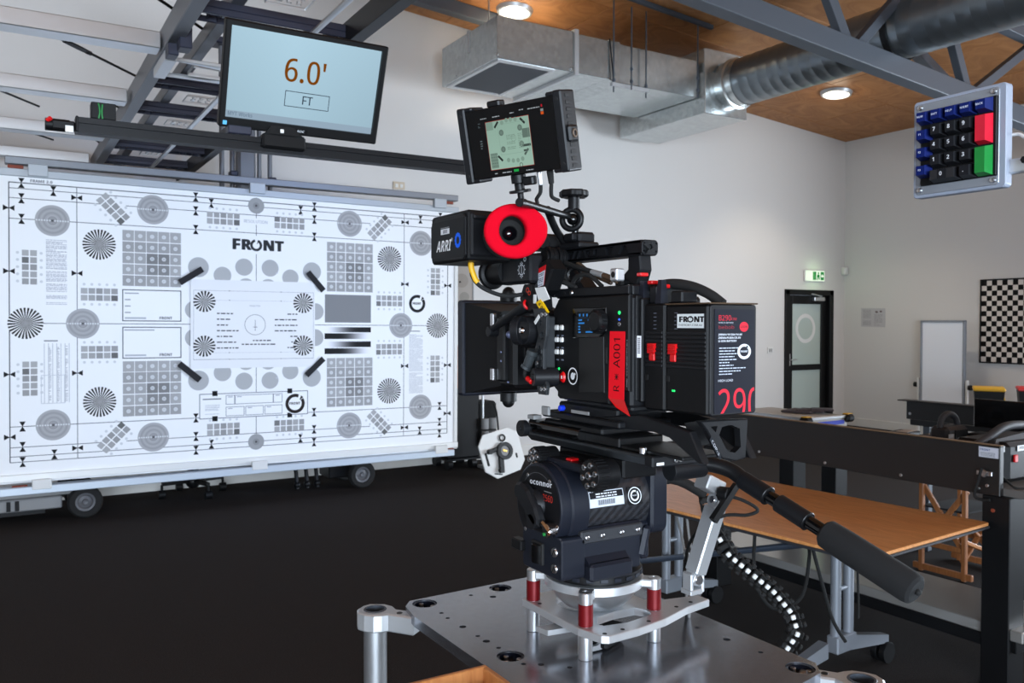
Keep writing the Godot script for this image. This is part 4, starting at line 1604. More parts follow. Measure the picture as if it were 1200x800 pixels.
	for y in [1.93, 1.845, 1.37, 1.31]:
		fill(s2, q.call(1.46), r.call(y), q.call(2.55), r.call(y) + 1, k2)
	for y in [1.93, 1.845, 1.37, 1.31]:
		for x in [1.77, 2.24]:
			disc(s2, q.call(x), r.call(y), 3, Color(0.1, 0.1, 0.1))
	for e in [[1.553, 1.83], [2.45, 1.83], [1.553, 1.43], [2.45, 1.43]]:
		var cx: float = q.call(e[0])
		var cy: float = r.call(e[1])
		for py in range(int(cy - 77), int(cy + 78)):
			for px in range(int(cx - 77), int(cx + 78)):
				var d := Vector2(px + 0.5 - cx, py + 0.5 - cy)
				var l := d.length()
				var g := lerpf(0.08, 0.88, clampf(sin(d.angle() * 18) * l / 16.0 + 0.5, 0, 1))
				g = lerpf(g, 0.62, clampf(1.0 - l / 76 * 2.2, 0, 1))
				blend(s2, px, py, Color(g, g, g), clampf(76 - l + 0.5, 0, 1))
	disc(s2, q.call(2.0), r.call(1.625), 76, Color(0.4, 0.41, 0.42), 73)
	fill(s2, q.call(2.0) - 1, r.call(1.67), q.call(2.0) + 2, r.call(1.57), Color(0.3, 0.3, 0.31))
	fill(s2, q.call(1.98), r.call(1.605), q.call(2.02), r.call(1.605) + 3, Color(0.3, 0.3, 0.31))
	text(s2, "PROJECTION", q.call(2.0), r.call(1.795), 14, Color(0.6, 0.61, 0.63), 0.5)
	for i in 7:
		for c in 2:
			var y: float = 1.73 - i * 0.052
			var x: float = 1.66 if c == 0 else 2.18
			var e2: float = x + (rng.randf_range(0.08, 0.2) if c == 0 else 0.2)
			if c == 1 and (i == 0 or i > 3):
				x = e2 - rng.randf_range(0.04, 0.1)
			while x < e2:
				var wd := rng.randf_range(0.012, 0.05)
				fill(s2, q.call(x), r.call(y), minf(q.call(x + wd), q.call(e2 + 0.02)), r.call(y) + 8, Color(0.16, 0.17, 0.2))
				x += wd + 0.01
	for i in 2:
		var x: float = 1.98 - i * 0.1
		while x < 2.13 + i * 0.02:
			var wd := rng.randf_range(0.015, 0.05)
			fill(s2, q.call(x), r.call(1.485 - i * 0.035), q.call(x + wd), r.call(1.485 - i * 0.035) + 8, Color(0.16, 0.17, 0.2))
			x += wd + 0.01
	b = MB.new()
	b.slab(V(1.44, 2.026, -7.84), V(2.566, 2.022, -7.838), V(2.56, 1.222, -7.838), V(1.432, 1.232, -7.84), 0.008)
	solo("small_chart", V(2.0, 1.23, -7.84), b, print_mat(s2, 0.6), "small printed chart taped over the middle of the large chart", "chart")
	var tp := [[1.443, 2.055, 33.0, "black tape strip across the small chart's upper left corner"], [2.572, 2.033, -49.0, "black tape strip across the small chart's upper right corner"], [1.423, 1.204, -41.0, "black tape strip across the small chart's lower left corner"], [2.56, 1.218, 43.0, "black tape strip across the small chart's lower right corner"]]
	for e in tp:
		b = MB.new()
		b.box(V(e[0], e[1], -7.832), V(0.23, 0.055, 0.002), 0.0005, Basis(Vector3.BACK, deg_to_rad(e[2])))
		solo("tape_strip", V(e[0], e[1], -7.832), b, mat("gaffer", Color(0.1, 0.1, 0.12), 0.85), e[3], "tape", "tape strips on the small chart")
	# wheeled cart under the chart
	t = thing("chart_cart", "wheeled grey cart carrying the lens chart", "cart", V(1.8, 0.0, -8.1))
	b = wb(t)
	b.bb(V(-0.7, 0.1, -8.35), V(0.42, 0.2, -7.9), 0.01)
	b.bb(V(-0.7, 0.2, -8.3), V(0.5, 0.235, -7.95), 0.005)
	part(t, "deck", b, M.grey_plastic)
	b = wb(t)
	b.bb(V(-0.7, 0.06, -8.34), V(0.3, 0.1, -7.93), 0.005)
	b.bb(V(2.75, 0.1, -8.3), V(3.1, 0.235, -8.0), 0.01)
	b.bb(V(0.4, 0.3, -8.2), V(2.9, 0.4, -8.1), 0.005)
	b.bb(V(0.4, 0.15, -8.2), V(0.5, 0.4, -8.1), 0.005)
	b.bb(V(2.8, 0.15, -8.2), V(2.9, 0.4, -8.1), 0.005)
	b.bb(V(0.45, 0.12, -8.3), V(0.62, 0.235, -7.98), 0.01)
	part(t, "chassis", b, M.black_metal)
	b = wb(t)
	for x in [0.02, 0.08]:
		b.bb(V(x, 0.11, -7.91), V(x + 0.03, 0.19, -7.89), 0.003)
	part(t, "latch", b, M.black_plastic)
	for e in [[0.59, -7.9, 0.135], [3.05, -7.9, 0.135], [0.59, -8.38, 0.135], [3.05, -8.38, 0.135]]:
		var c := V(e[0], e[2], e[1])
		b = wb(t)
		b.lathe([Vector2(0.08, -0.045), Vector2(0.12, -0.045), Vector2(0.135, -0.025), Vector2(0.135, 0.025), Vector2(0.12, 0.045), Vector2(0.08, 0.045), Vector2(0.075, 0.03)], c, Vector3.BACK, 28)
		var w := part(t, "wheel", b, M.rubber)
		b = wb(t)
		b.lathe([Vector2(0.0, 0.03), Vector2(0.02, 0.035), Vector2(0.025, 0.02), Vector2(0.05, 0.012), Vector2(0.06, 0.03), Vector2(0.079, 0.036), Vector2(0.079, -0.04), Vector2(0, -0.04)], c, Vector3.BACK, 24)
		part(w, "hub", b, mat("hub_grey", Color(0.34, 0.34, 0.35), 0.5))
	b = wb(t)
	for x in [2.45, 2.55, 2.65]:
		b.cyl(V(x, 0.2, -8.1), V(x, 0.02, -8.05), 0.02)
		b.ball(V(x, 0.06, -8.06), 0.035, 10)
	part(t, "jack_foot", b, M.black_metal)
	# swivel stand base
	t = thing("stand_base", "low black castor base standing under the chart", "stand", V(1.55, 0.0, -8.4))
	b = wb(t)
	b.cyl(V(1.55, 0.13, -8.4), V(1.55, 0.3, -8.4), 0.05)
	b.ball(V(1.55, 0.13, -8.4), 0.07, 14)
	part(t, "hub", b, M.black_metal)
	for k in 4:
		var a: float = [0.2, 1.85, 3.3, 5.0][k]
		var d := V(cos(a), 0, -sin(a)) * 0.29
		b = wb(t)
		b.hexa([V(1.55, 0.12, -8.4) + d.cross(Vector3.UP) * 0.1, V(1.55, 0.16, -8.4) + d.cross(Vector3.UP) * 0.1, V(1.55, 0.16, -8.4) - d.cross(Vector3.UP) * 0.1, V(1.55, 0.12, -8.4) - d.cross(Vector3.UP) * 0.1, V(1.55, 0.12, -8.4) + d + d.cross(Vector3.UP) * 0.06, V(1.55, 0.15, -8.4) + d + d.cross(Vector3.UP) * 0.06, V(1.55, 0.15, -8.4) + d - d.cross(Vector3.UP) * 0.06, V(1.55, 0.12, -8.4) + d - d.cross(Vector3.UP) * 0.06])
		var leg := part(t, "leg", b, M.black_metal)
		b = wb(t)
		var p := V(1.55, 0.04, -8.4) + d
		b.cyl(p + V(-0.03, 0, 0), p + V(0.03, 0, 0), 0.04, -1, 14)
		b.cyl(p, p + V(0, 0.09, 0), 0.012)
		part(leg, "castor", b, M.black_plastic)
	# lamps that light the chart, hung from the roof in front of it
	for k in 2:
		var at: Vector3 = [V(4.2, 2.8, -1.5), V(-2.6, 1.7, -3.2)][k]
		var x := at.x
		var aim := V([2.15, 1.3][k], 1.6, -7.85)
		t = thing("chart_spotlight", ["black spotlight on a rod at the right, aimed at the chart", "black spotlight on a rod at the left, aimed at the chart"][k], "lamp", at)
		var d := (aim - at).normalized()
		b = wb(t)
		b.pipe(at - d * 0.22, at + d * 0.02, 0.1, 0.09)
		b.cyl(at - d * 0.3, at - d * 0.2, 0.1)
		part(t, "housing", b, M.black_metal)
		b = wb(t)
		b.cyl(at - d * 0.05, at - d * 0.03, 0.088)
		var gm := mat("spot_glow", Color(1, 1, 1), 0.5)
		gm.emission_enabled = true
		gm.emission = Color(0.86, 0.92, 1.0)
		gm.emission_energy_multiplier = 4.0
		part(t, "lamp_glass", b, gm)
		b = wb(t)
		b.cyl(at - d * 0.15 + V(0, 0.09, 0), V((at - d * 0.15).x, roof_y(x), (at - d * 0.15).z), 0.012)
		part(t, "drop_rod", b, M.black_metal)
		spot("chart_spotlight_beam", at + d * 0.03, aim, [20.5, 24.0][k], Color(0.56, 0.74, 1.0), [10.5, 2.4][k], 0.09, 0.9)

func label_print(w: int, h: int, s: String, bg := Color(0.85, 0.86, 0.87), c := Color(0.1, 0.1, 0.12)) -> Image:
	var im := canvas(w, h, bg)
	text(im, s, w * 0.5, h * 0.5, int(h * 0.7), c, 0.5, "sansbold")
	return im

func back_right() -> void:
	var t: Node3D
	var b: MB
	# whiteboard
	t = thing("whiteboard", "tall narrow whiteboard on a stand against the right wall", "whiteboard", V(11.3, 0, -6.93))
	b = wb(t)
	b.bb(V(11.28, 0.35, -7.235), V(11.31, 1.65, -6.635), 0.002)
	part(t, "board", b, mat("board_white", Color(0.93, 0.95, 0.98), 0.25))
	b = wb(t)
	for e in [[V(11.265, 0.33, -7.26), V(11.32, 1.67, -7.232)], [V(11.265, 0.33, -6.638), V(11.32, 1.67, -6.61)], [V(11.265, 1.645, -7.26), V(11.32, 1.675, -6.61)], [V(11.265, 0.33, -7.26), V(11.32, 0.36, -6.61)]]:
		b.bb(e[0], e[1], 0.004)
	part(t, "frame", b, mat("board_frame", Color(0.55, 0.57, 0.6), 0.4, 0.3))
	for z in [-7.29, -6.58]:
		b = wb(t)
		b.bb(V(11.27, 0.0, z - 0.015), V(11.31, 0.85, z + 0.015), 0.004)
		b.bb(V(11.0, 0.0, z - 0.015), V(11.55, 0.04, z + 0.015), 0.004)
		part(t, "stand_foot", b, M.white_plastic)
	for z in [-7.315, -6.555]:
		b = wb(t)
		b.cyl(V(11.29, 0.75, z), V(11.29, 0.75, z - 0.04 * signf(z + 6.9) * -1.0), 0.035, -1, 12)
		part(t, "pivot_knob", b, M.black_plastic)
	# bins with coloured lids on a low shelf
	b = MB.new()
	b.bb(V(9.3, 0.62, -5.6), V(10.6, 0.66, -4.6), 0.005)
	b.bb(V(9.35, 0.0, -5.55), V(9.4, 0.62, -5.5), 0.004)
	b.bb(V(10.5, 0.0, -5.55), V(10.55, 0.62, -5.5), 0.004)
	b.bb(V(9.35, 0.0, -4.7), V(9.4, 0.62, -4.65), 0.004)
	b.bb(V(10.5, 0.0, -4.7), V(10.55, 0.62, -4.65), 0.004)
	solo("storage_shelf", V(9.95, 0, -5.1), b, M.black_metal, "low black shelf carrying the two storage bins", "shelf")
	for k in 2:
		var x: float = [9.52, 9.93][k]
		var z: float = [-5.3, -5.03][k]
		t = thing("storage_bin", ["black storage bin with a yellow lid by the chequered panel", "black storage bin with a red lid by the chequered panel"][k], "bin", V(x, 0.66, z), Basis(Vector3.UP, 0.55))
		b = MB.new()
		b.hexa([V(-0.17, 0, -0.13), V(0.17, 0, -0.13), V(0.17, 0, 0.13), V(-0.17, 0, 0.13), V(-0.19, 0.22, -0.15), V(0.19, 0.22, -0.15), V(0.19, 0.22, 0.15), V(-0.19, 0.22, 0.15)])
		part(t, "bin_body", b, M.black_plastic)
		b = MB.new()
		b.box(V(0, 0.235, 0), V(0.4, 0.035, 0.32), 0.01)
		part(t, "lid", b, [M.yellow_plastic, M.red_plastic][k], ["yellow lid", "red lid"][k])
		b = MB.new()
		b.torus(V(-0.02, 0.15, 0.145), V(0, 0.3, 1), 0.035, 0.008, 16, 6)
		part(t, "handle", b, [M.yellow_plastic, M.red_plastic][k])
	# clutter beyond the chart's right edge
	t = thing("equipment_trolley", "dark equipment trolley half hidden behind the chart's right end", "trolley", V(4.6, 0, -8.4))
	b = wb(t)
	b.bb(V(4.2, 0.12, -8.7), V(4.62, 0.9, -8.3), 0.02)
	part(t, "case", b, M.black_plastic)
	b = wb(t)
	b.bb(V(4.62, 0.2, -8.65), V(4.88, 0.74, -8.35), 0.03)
	part(t, "soft_bag", b, M.rubber)
	b = wb(t)
	for x in [4.25, 4.55]:
		for z in [-8.35, -8.65]:
			b.cyl(V(x - 0.03, 0.06, z), V(x + 0.03, 0.06, z), 0.06, -1, 14)
	b.bb(V(4.2, 0.1, -8.7), V(4.85, 0.125, -8.3), 0.005)
	part(t, "base", b, M.black_metal)
	t = thing("lamp_stand", "grey stand with two short cylinders beside the dark trolley", "stand", V(4.7, 0, -8.2))
	for x in [4.66, 4.76]:
		b = wb(t)
		b.cyl(V(x, 0.44, -8.25), V(x, 0.56, -8.25), 0.045, -1, 16)
		b.cyl(V(x, 0.26, -8.25), V(x, 0.42, -8.25), 0.045, -1, 16)
		part(t, "cylinder", b, M.grey_plastic)
	b = wb(t)
	b.cyl(V(4.66, 0.5, -8.3), V(4.66, 1.0, -8.3), 0.014)
	b.bb(V(4.6, 0.0, -8.33), V(4.82, 0.03, -8.15), 0.005)
	b.cyl(V(4.71, 0.02, -8.25), V(4.71, 0.3, -8.25), 0.02)
	part(t, "post", b, M.alu_satin)
	b = wb(t)
	b.tube([V(4.82, 0.05, -8.28), V(4.85, 0.3, -8.27), V(4.83, 0.6, -8.28), V(4.8, 0.72, -8.3)], 0.01, 8)
	part(t, "cable", b, M.rubber)
	b = MB.new()
	b.lathe([Vector2(0, 0), Vector2(0.06, 0.005), Vector2(0.085, 0.1), Vector2(0.075, 0.3), Vector2(0.045, 0.42), Vector2(0.05, 0.47), Vector2(0.03, 0.48), Vector2(0, 0.48)], V(4.42, 0.9, -8.45), Vector3.UP, 20)
	solo("orange_bottle", V(4.42, 0.9, -8.45), b, mat("amber", Color(0.75, 0.42, 0.1), 0.35), "amber bottle standing on the dark trolley behind the matte box", "bottle")
	t = thing("framed_print", "pale framed print on the back wall behind the viewfinder cable", "picture", V(4.75, 1.85, ZB))
	var im := canvas(96, 200, Color(0.66, 0.63, 0.6))
	disc(im, 48, 60, 30, Color(0.6, 0.57, 0.54))
	disc(im, 40, 66, 4, Color(0.12, 0.1, 0.1))
	disc(im, 60, 130, 22, Color(0.58, 0.56, 0.53))
	b = wb(t)
	b.slab(V(4.5, 2.3, ZB + 0.02), V(4.78, 2.3, ZB + 0.02), V(4.78, 1.75, ZB + 0.02), V(4.5, 1.75, ZB + 0.02), 0.015)
	part(t, "print", b, print_mat(im, 0.7))
	b = wb(t)
	b.prism(rect(4.48, 1.73, 4.8, 2.32), 0.025, V(0, 0, ZB), Vector3.RIGHT, Vector3.UP, 0.003, [rect(4.5, 1.75, 4.78, 2.3)])
	part(t, "frame", b, M.grey_plastic)
	# octagonal board with a clamp rig leaning by the wall
	t = thing("octagonal_board", "white octagonal board leaning on the wall with a dark clamp", "board", V(4.47, 0.0, -7.62), Basis.from_euler(Vector3(-0.2, 0.0, 0.2)).scaled(Vector3.ONE * 1.1))
	b = MB.new()
	b.prism(poly([-0.02, 0.0, 0.25, 0.01, 0.33, 0.09, 0.33, 0.37, 0.23, 0.44, -0.05, 0.44, -0.13, 0.35, -0.13, 0.1]), 0.018, Vector3.ZERO, Vector3.RIGHT, Vector3.UP, 0.003)
	part(t, "board", b, M.white_plastic)
	for e in [[-0.09, 0.14, -0.065, 0.27], [0.24, 0.13, 0.26, 0.18]]:
		b = MB.new()
		b.prism(rrect(e[0], e[1], e[2], e[3], 0.008, 2), 0.0012, V(0, 0, 0.0178), Vector3.RIGHT, Vector3.UP)
		part(t, "slot", b, M.hole)
	b = MB.new()
	b.pipe(V(0.12, 0.235, 0.018), V(0.12, 0.235, 0.06), 0.085, 0.05)
	b.torus(V(0.14, 0.36, 0.03), Vector3.BACK, 0.03, 0.008, 16, 6)
	b.box(V(0.0, 0.27, 0.035), V(0.1, 0.04, 0.03), 0.006, Basis(Vector3.BACK, 0.1))
	b.box(V(0.05, 0.12, 0.035), V(0.055, 0.16, 0.03), 0.006, Basis(Vector3.BACK, -0.25))
	b.cyl(V(-0.04, 0.27, 0.02), V(-0.04, 0.27, 0.07), 0.025, -1, 12)
	b.cyl(V(0.03, 0.07, 0.02), V(0.03, 0.07, 0.065), 0.025, -1, 12)
	part(t, "clamp", b, M.black_metal)
	b = MB.new()
	b.cyl(V(0.12, 0.235, 0.016), V(0.12, 0.235, 0.05), 0.048)
	part(t, "socket", b, M.grey_plastic)
	b = MB.new()
	b.box(V(0.118, 0.237, 0.052), V(0.05, 0.022, 0.01), 0.004, Basis(Vector3.BACK, -0.5))
	part(t, "brass_latch", b, mat("brass", Color(0.8, 0.65, 0.35), 0.3, 0.9))
	b = MB.new()
	b.box(V(0.0, 0.04, 0.019), V(0.09, 0.012, 0.002), 0.0005, Basis(Vector3.BACK, -0.35))
	part(t, "name_plate", b, M.black_plastic)

# ------------------------------------------------------------------ benches, table, chairs on the right
func benches() -> void:
	var t: Node3D
	var b: MB
	var x0 := 3.772
	t = thing("packing_bench", "black steel work bench with a deep side board and low shelf", "bench", V(4.4, 0, -2.95))
	b = wb(t)
	b.bb(V(x0, 0.868, -3.89), V(x0 + 0.03, 1.092, -2.045), 0.003)
	part(t, "side_board", b, mat("bench_black", Color(0.075, 0.068, 0.066), 0.42))
	b = wb(t)
	b.bb(V(x0, 1.092, -3.89), V(x0 + 0.03, 1.096, -2.045), 0.001)
	part(t, "board_edging", b, mat("edging", Color(0.45, 0.36, 0.26), 0.5))
	b = wb(t)
	b.bb(V(x0 + 0.03, 0.868, -3.89), V(5.1, 0.905, -1.95), 0.003)
	part(t, "deck", b, mat("bench_deck", Color(0.36, 0.35, 0.34), 0.5))
	for e in [[x0, -2.127, 0.03], [x0, -3.89, 0.0], [4.97, -2.127, 0.0], [4.97, -3.95, 0.0], [4.57, -3.98, 0.0]]:
		b = wb(t)
		b.bb(V(e[0] + 0.005, 0, e[1]), V(e[0] + 0.13, 0.868, e[1] + 0.125), 0.004)
		part(t, "leg", b, M.black_metal)
	b = wb(t)
	b.bb(V(x0 + 0.02, 0.235, -3.88), V(4.26, 0.285, -1.95), 0.004)
	part(t, "lower_shelf", b, mat("shelf_alu", Color(0.74, 0.73, 0.71), 0.3, 0.7))
	b = wb(t)
	b.bb(V(x0 + 0.01, 0.18, -3.8), V(x0 + 0.04, 0.235, -2.0), 0.003)
	b.bb(V(x0 + 0.03, 0.18, -2.02), V(4.34, 0.235, -1.98), 0.003)
	part(t, "shelf_bearer", b, M.black_metal)
	for e in [[0.889, -3.426], [0.889, -2.968], [0.892, -2.523], [0.948, -3.872], [0.92, -3.872], [0.891, -2.139], [0.91, -2.1]]:
		b = wb(t)
		b.cyl(V(x0 - 0.006, e[0], e[1]), V(x0 + 0.002, e[0], e[1]), 0.0075, -1, 10)
		part(t, "screw", b, M.screw)
	b = wb(t)
	b.cyl(V(x0 + 0.0, 0.802, -2.076), V(x0 + 0.006, 0.802, -2.076), 0.009, -1, 8)
	part(t, "rust_spot", b, mat("rust", Color(0.5, 0.2, 0.1), 0.6))
	b = wb(t)
	b.bb(V(x0 - 0.012, 0.955, -2.145), V(x0, 0.975, -2.075), 0.002)
	b.box(V(x0 - 0.015, 0.966, -2.11), V(0.012, 0.03, 0.03), 0.003, Basis(Vector3.RIGHT, 0.4))
	part(t, "latch", b, M.screw, "bright toggle latch")
	b = wb(t)
	b.tube([V(x0 - 0.02, 0.99, -2.115), V(x0 - 0.022, 0.93, -2.13), V(x0 - 0.015, 0.86, -2.15), V(x0 - 0.01, 0.845, -2.12), V(x0 - 0.015, 0.85, -2.08)], 0.007, 8)
	part(t, "latch_handle", b, M.rubber)
	var im := canvas(160, 100, Color(0.74, 0.76, 0.8))
	frame(im, 2, 2, 158, 98, 2, Color(0.5, 0.52, 0.56))
	text(im, "FRONT", 52, 28, 26, Color(0.25, 0.32, 0.5), 0.5, "sansbold")
	greek(im, 14, 48, 146, 90, 4, Color(0.45, 0.47, 0.5))
	b = wb(t)
	b.slab(V(x0 - 0.002, 1.083, -2.14), V(x0 - 0.002, 1.083, -2.052), V(x0 - 0.002, 1.036, -2.052), V(x0 - 0.002, 1.036, -2.14), 0.0015)
	part(t, "label_plate", b, print_mat(im), "pale printed label")
	# aluminium case and the cloth on it
	t = thing("aluminium_case", "silver aluminium case with black corners on the bench", "case", V(4.35, 0.905, -3.75))
	b = wb(t)
	b.bb(V(4.18, 0.905, -4.05 + 0.0), V(4.57, 1.055, -3.43), 0.008)
	part(t, "shell", b, mat("case_skin", Color(0.7, 0.68, 0.65), 0.45, 0.3))
	b = wb(t)
	for y in [0.905, 1.04]:
		b.bb(V(4.175, y, -3.44), V(4.575, y + 0.02, -3.42), 0.003)
		b.bb(V(4.17, y, -4.05), V(4.19, y + 0.02, -3.42), 0.003)
	part(t, "edge_profile", b, M.alu)
	for e in [[4.18, -3.43], [4.57, -3.43], [4.18, -4.05]]:
		b = wb(t)
		b.box(V(e[0], 1.04, e[1]), V(0.07, 0.05, 0.07), 0.015)
		part(t, "corner_cap", b, M.black_plastic)
	for e in [[4.18, -3.43], [4.57, -3.43]]:
		b = wb(t)
		b.box(V(e[0], 1.066, e[1]), V(0.05, 0.006, 0.04), 0.002)
		part(t, "corner_pad", b, M.yellow_plastic, "yellow corner pad")
	b = wb(t)
	b.bb(V(4.27, 1.005, -3.422), V(4.52, 1.03, -3.416), 0.001)
	part(t, "blue_stripe", b, mat("blue_tape", Color(0.05, 0.2, 0.75), 0.5), "blue stripe")
	b = wb(t)
	b.tube([V(4.33, 0.97, -3.42), V(4.34, 0.96, -3.39), V(4.44, 0.96, -3.39), V(4.45, 0.97, -3.42)], 0.008, 8)
	part(t, "handle", b, M.chrome)
	b = MB.new()
	for k in 3:
		b.box(V(4.47 + k * 0.035, 1.064 + k * 0.007, -3.7 + k * 0.05), V(0.22 - k * 0.05, 0.014, 0.2 - k * 0.03), 0.006, Basis(Vector3.UP, 0.3 + k * 0.2))
	solo("folded_cloth", V(4.5, 1.057, -3.7), b, mat("cloth_grey", Color(0.24, 0.21, 0.22), 0.9), "folded dark grey cloth lying on the aluminium case", "cloth")
	# flat boxes, chargers, power packs on the bench
	var says := ["flat black box left of a pair on the bench", "flat black box right of a pair on the bench, by the power pack"]
	for k in 2:
		var c: Vector3 = [V(4.86, 0.93, -3.24), V(4.88, 0.93, -3.04)][k]
		t = thing("flat_box", says[k], "box", c - V(0, 0.025, 0))
		b = wb(t)
		b.box(c, V(0.2, 0.05, 0.13), 0.004, Basis(Vector3.UP, 0.15))
		part(t, "box", b, M.black_plastic)
		b = wb(t)
		b.box(c + V(0.02, 0.027, 0.01), V(0.13, 0.005, 0.07), 0.001, Basis(Vector3.UP, 0.15))
		part(t, "top_label", b, mat("kraft", Color(0.7, 0.66, 0.62), 0.6))
	t = thing("power_pack", "small grey power pack with an arched handle on the bench", "power pack", V(4.8, 0.905, -2.9))
	b = wb(t)
	b.bb(V(4.7, 0.905, -2.97), V(4.92, 1.03, -2.85), 0.02)
	part(t, "body", b, mat("pack_grey", Color(0.15, 0.155, 0.17), 0.6))
	b = wb(t)
	b.tube([V(4.72, 1.02, -2.91), V(4.74, 1.075, -2.91), V(4.8, 1.1, -2.91), V(4.87, 1.075, -2.91), V(4.9, 1.02, -2.91)], 0.018, 10)
	part(t, "handle", b, M.pack_grey)
	b = wb(t)
	b.bb(V(4.705, 0.93, -2.851), V(4.76, 0.99, -2.846), 0.001)
	part(t, "label", b, M.grey_plastic)
	b = wb(t)
	b.bb(V(4.77, 0.92, -2.851), V(4.9, 1.01, -2.845), 0.002)
	part(t, "panel", b, M.black_plastic)
	for k in 2:
		var c: Vector3 = [V(4.98, 0.945, -2.8), V(4.72, 0.935, -2.62)][k]
		t = thing("battery_charger", ["black charger box right of the arched power pack", "black charger with a blue side by the side board"][k], "charger", c - V(0, 0.04 - k * 0.01, 0))
		b = wb(t)
		b.box(c, V(0.14, 0.08 - k * 0.02, 0.12), 0.006)
		part(t, "body", b, M.black_plastic)
		im = label_print(96, 40, "FRONT")
		b = wb(t)
		b.slab(c + V(-0.04, 0.02, 0.061), c + V(0.04, 0.02, 0.061), c + V(0.04, -0.012, 0.061), c + V(-0.04, -0.012, 0.061), 0.0008)
		part(t, "label", b, print_mat(im))
		if k == 1:
			b = wb(t)
			b.box(c + V(0.055, 0, 0.061), V(0.025, 0.05, 0.003), 0.001)
			part(t, "indicator", b, mat("blue_tape", Color(0.05, 0.2, 0.75), 0.5), "blue indicator panel")
	t = thing("portable_battery", "large black portable battery with a curved grey handle on the bench", "battery", V(4.090, 0.905, -2.150))
	b = wb(t)
	b.bb(V(3.920, 0.905, -2.350), V(4.390, 1.090, -2.090), 0.02)
	part(t, "body", b, M.black_plastic)
	b = wb(t)
	b.bb(V(3.840, 0.910, -2.310), V(3.930, 1.080, -2.110), 0.02)
	b.hexa([V(3.840, 1.040, -2.310), V(4.390, 1.070, -2.310), V(4.390, 1.070, -2.110), V(3.840, 1.040, -2.110), V(3.960, 1.065, -2.270), V(4.390, 1.095, -2.270), V(4.360, 1.130, -2.150), V(3.930, 1.100, -2.150)])
	part(t, "housing", b, M.pack_grey)
	b = wb(t)
	b.tube([V(3.870, 1.070, -2.210), V(3.980, 1.100, -2.210), V(4.090, 1.137, -2.210), V(4.220, 1.143, -2.210), V(4.350, 1.125, -2.210), V(4.400, 1.065, -2.210)], 0.021, 10)
	part(t, "handle", b, M.pack_grey)
	for e in [[V(3.850, 1.075, -2.105), 0.07], [V(3.990, 1.075, -2.085), 0.12]]:
		b = wb(t)
		var p: Vector3 = e[0]
		b.slab(p, p + V(e[1], 0, 0), p + V(e[1], -0.026, 0), p + V(0, -0.026, 0), 0.0008)
		part(t, "label", b, print_mat(label_print(96, 32, "FRONT")))
	b = wb(t)
	b.bb(V(3.960, 1.000, -2.090), V(3.985, 1.035, -2.078), 0.003)
	part(t, "rocker_switch", b, M.red_plastic, "red rocker switch")
	b = wb(t)
	b.tube([V(3.860, 0.960, -2.100), V(3.840, 0.930, -2.050), V(3.820, 0.910, -2.000), V(3.890, 0.908, -1.970)], 0.005, 6)
	part(t, "cable", b, M.rubber)
	# the second bench and what stands before it
	t = thing("packing_bench", "farther black work bench with a dark end board by the whiteboard", "bench", V(6.3, 0, -3.3))
	b = wb(t)
	b.bb(V(5.6, 0.945, -3.71), V(5.63, 1.076, -1.9), 0.003)
	part(t, "side_board", b, M.bench_black)
	b = wb(t)
	b.bb(V(5.63, 0.9, -3.7), V(6.7, 0.94, -1.85), 0.003)
	b.bb(V(5.55, 1.076, -3.75), V(5.65, 1.084, -1.85), 0.002)
	part(t, "deck", b, M.bench_black)
	for e in [[5.66, -3.62], [5.66, -2.0], [6.6, -3.62], [6.6, -2.0]]:
		b = wb(t)
		b.bb(V(e[0], 0, e[1]), V(e[0] + 0.05, 0.905, e[1] + 0.05), 0.004)
		part(t, "leg", b, M.steel_blue)
	b = wb(t)
	b.cyl(V(5.595, 0.985, -3.68), V(5.603, 0.985, -3.68), 0.01, -1, 10)
	part(t, "screw", b, M.screw)
	t = thing("computer_monitor", "dark computer monitor standing at the right edge behind the power packs", "monitor", V(5.3, 0.905, -2.75))
	b = wb(t)
	b.box(V(5.06, 1.095, -2.72), V(0.03, 0.17, 0.36), 0.006)
	part(t, "shell", b, M.black_gloss)
	b = wb(t)
	b.bb(V(5.03, 0.905, -2.78), V(5.1, 0.915, -2.66), 0.003)
	b.bb(V(5.065, 0.91, -2.74), V(5.085, 1.05, -2.7), 0.003)
	part(t, "foot", b, M.black_plastic)
	# wooden folding table
	t = thing("folding_table", "brown wooden folding table on grey T-shaped castor legs", "table", V(3.2, 0, -3.0), Basis(Vector3.UP, 0.075))
	b = MB.new()
	var oz := -0.02
	b.prism(rrect(-0.48, -0.985, 0.48, 0.985, 0.02), 0.014, V(0, 0.738, oz), Vector3.RIGHT, Vector3.FORWARD, 0.003)
	var tt := part(t, "table_top", b, M.table_wood)
	b = MB.new()
	b.prism(rrect(-0.484, -0.989, 0.484, 0.989, 0.02), 0.012, V(0, 0.726, oz), Vector3.RIGHT, Vector3.FORWARD, 0.003)
	part(tt, "edge_band", b, mat("edge_grey", Color(0.18, 0.19, 0.21), 0.4))
	for s in [-1.0, 1.0]:
		var z: float = 0.53 * s + oz
		b = MB.new()
		for xx in [-0.34, -0.24]:
			b.cyl(V(xx + 0.35, 0.2, z), V(xx + 0.35, 0.735, z), 0.024, -1, 16)
		b.cyl(V(0.01, 0.42, z), V(0.11, 0.42, z), 0.012)
		b.bb(V(0.0, 0.7, z - 0.05), V(0.15, 0.737, z + 0.05), 0.005)
		var lg := part(t, "leg", b, mat("leg_grey", Color(0.55, 0.57, 0.6), 0.4, 0.4))
		b = MB.new()
		b.bb(V(-0.015, 0.13, z - 0.03), V(0.135, 0.21, z + 0.03), 0.006)
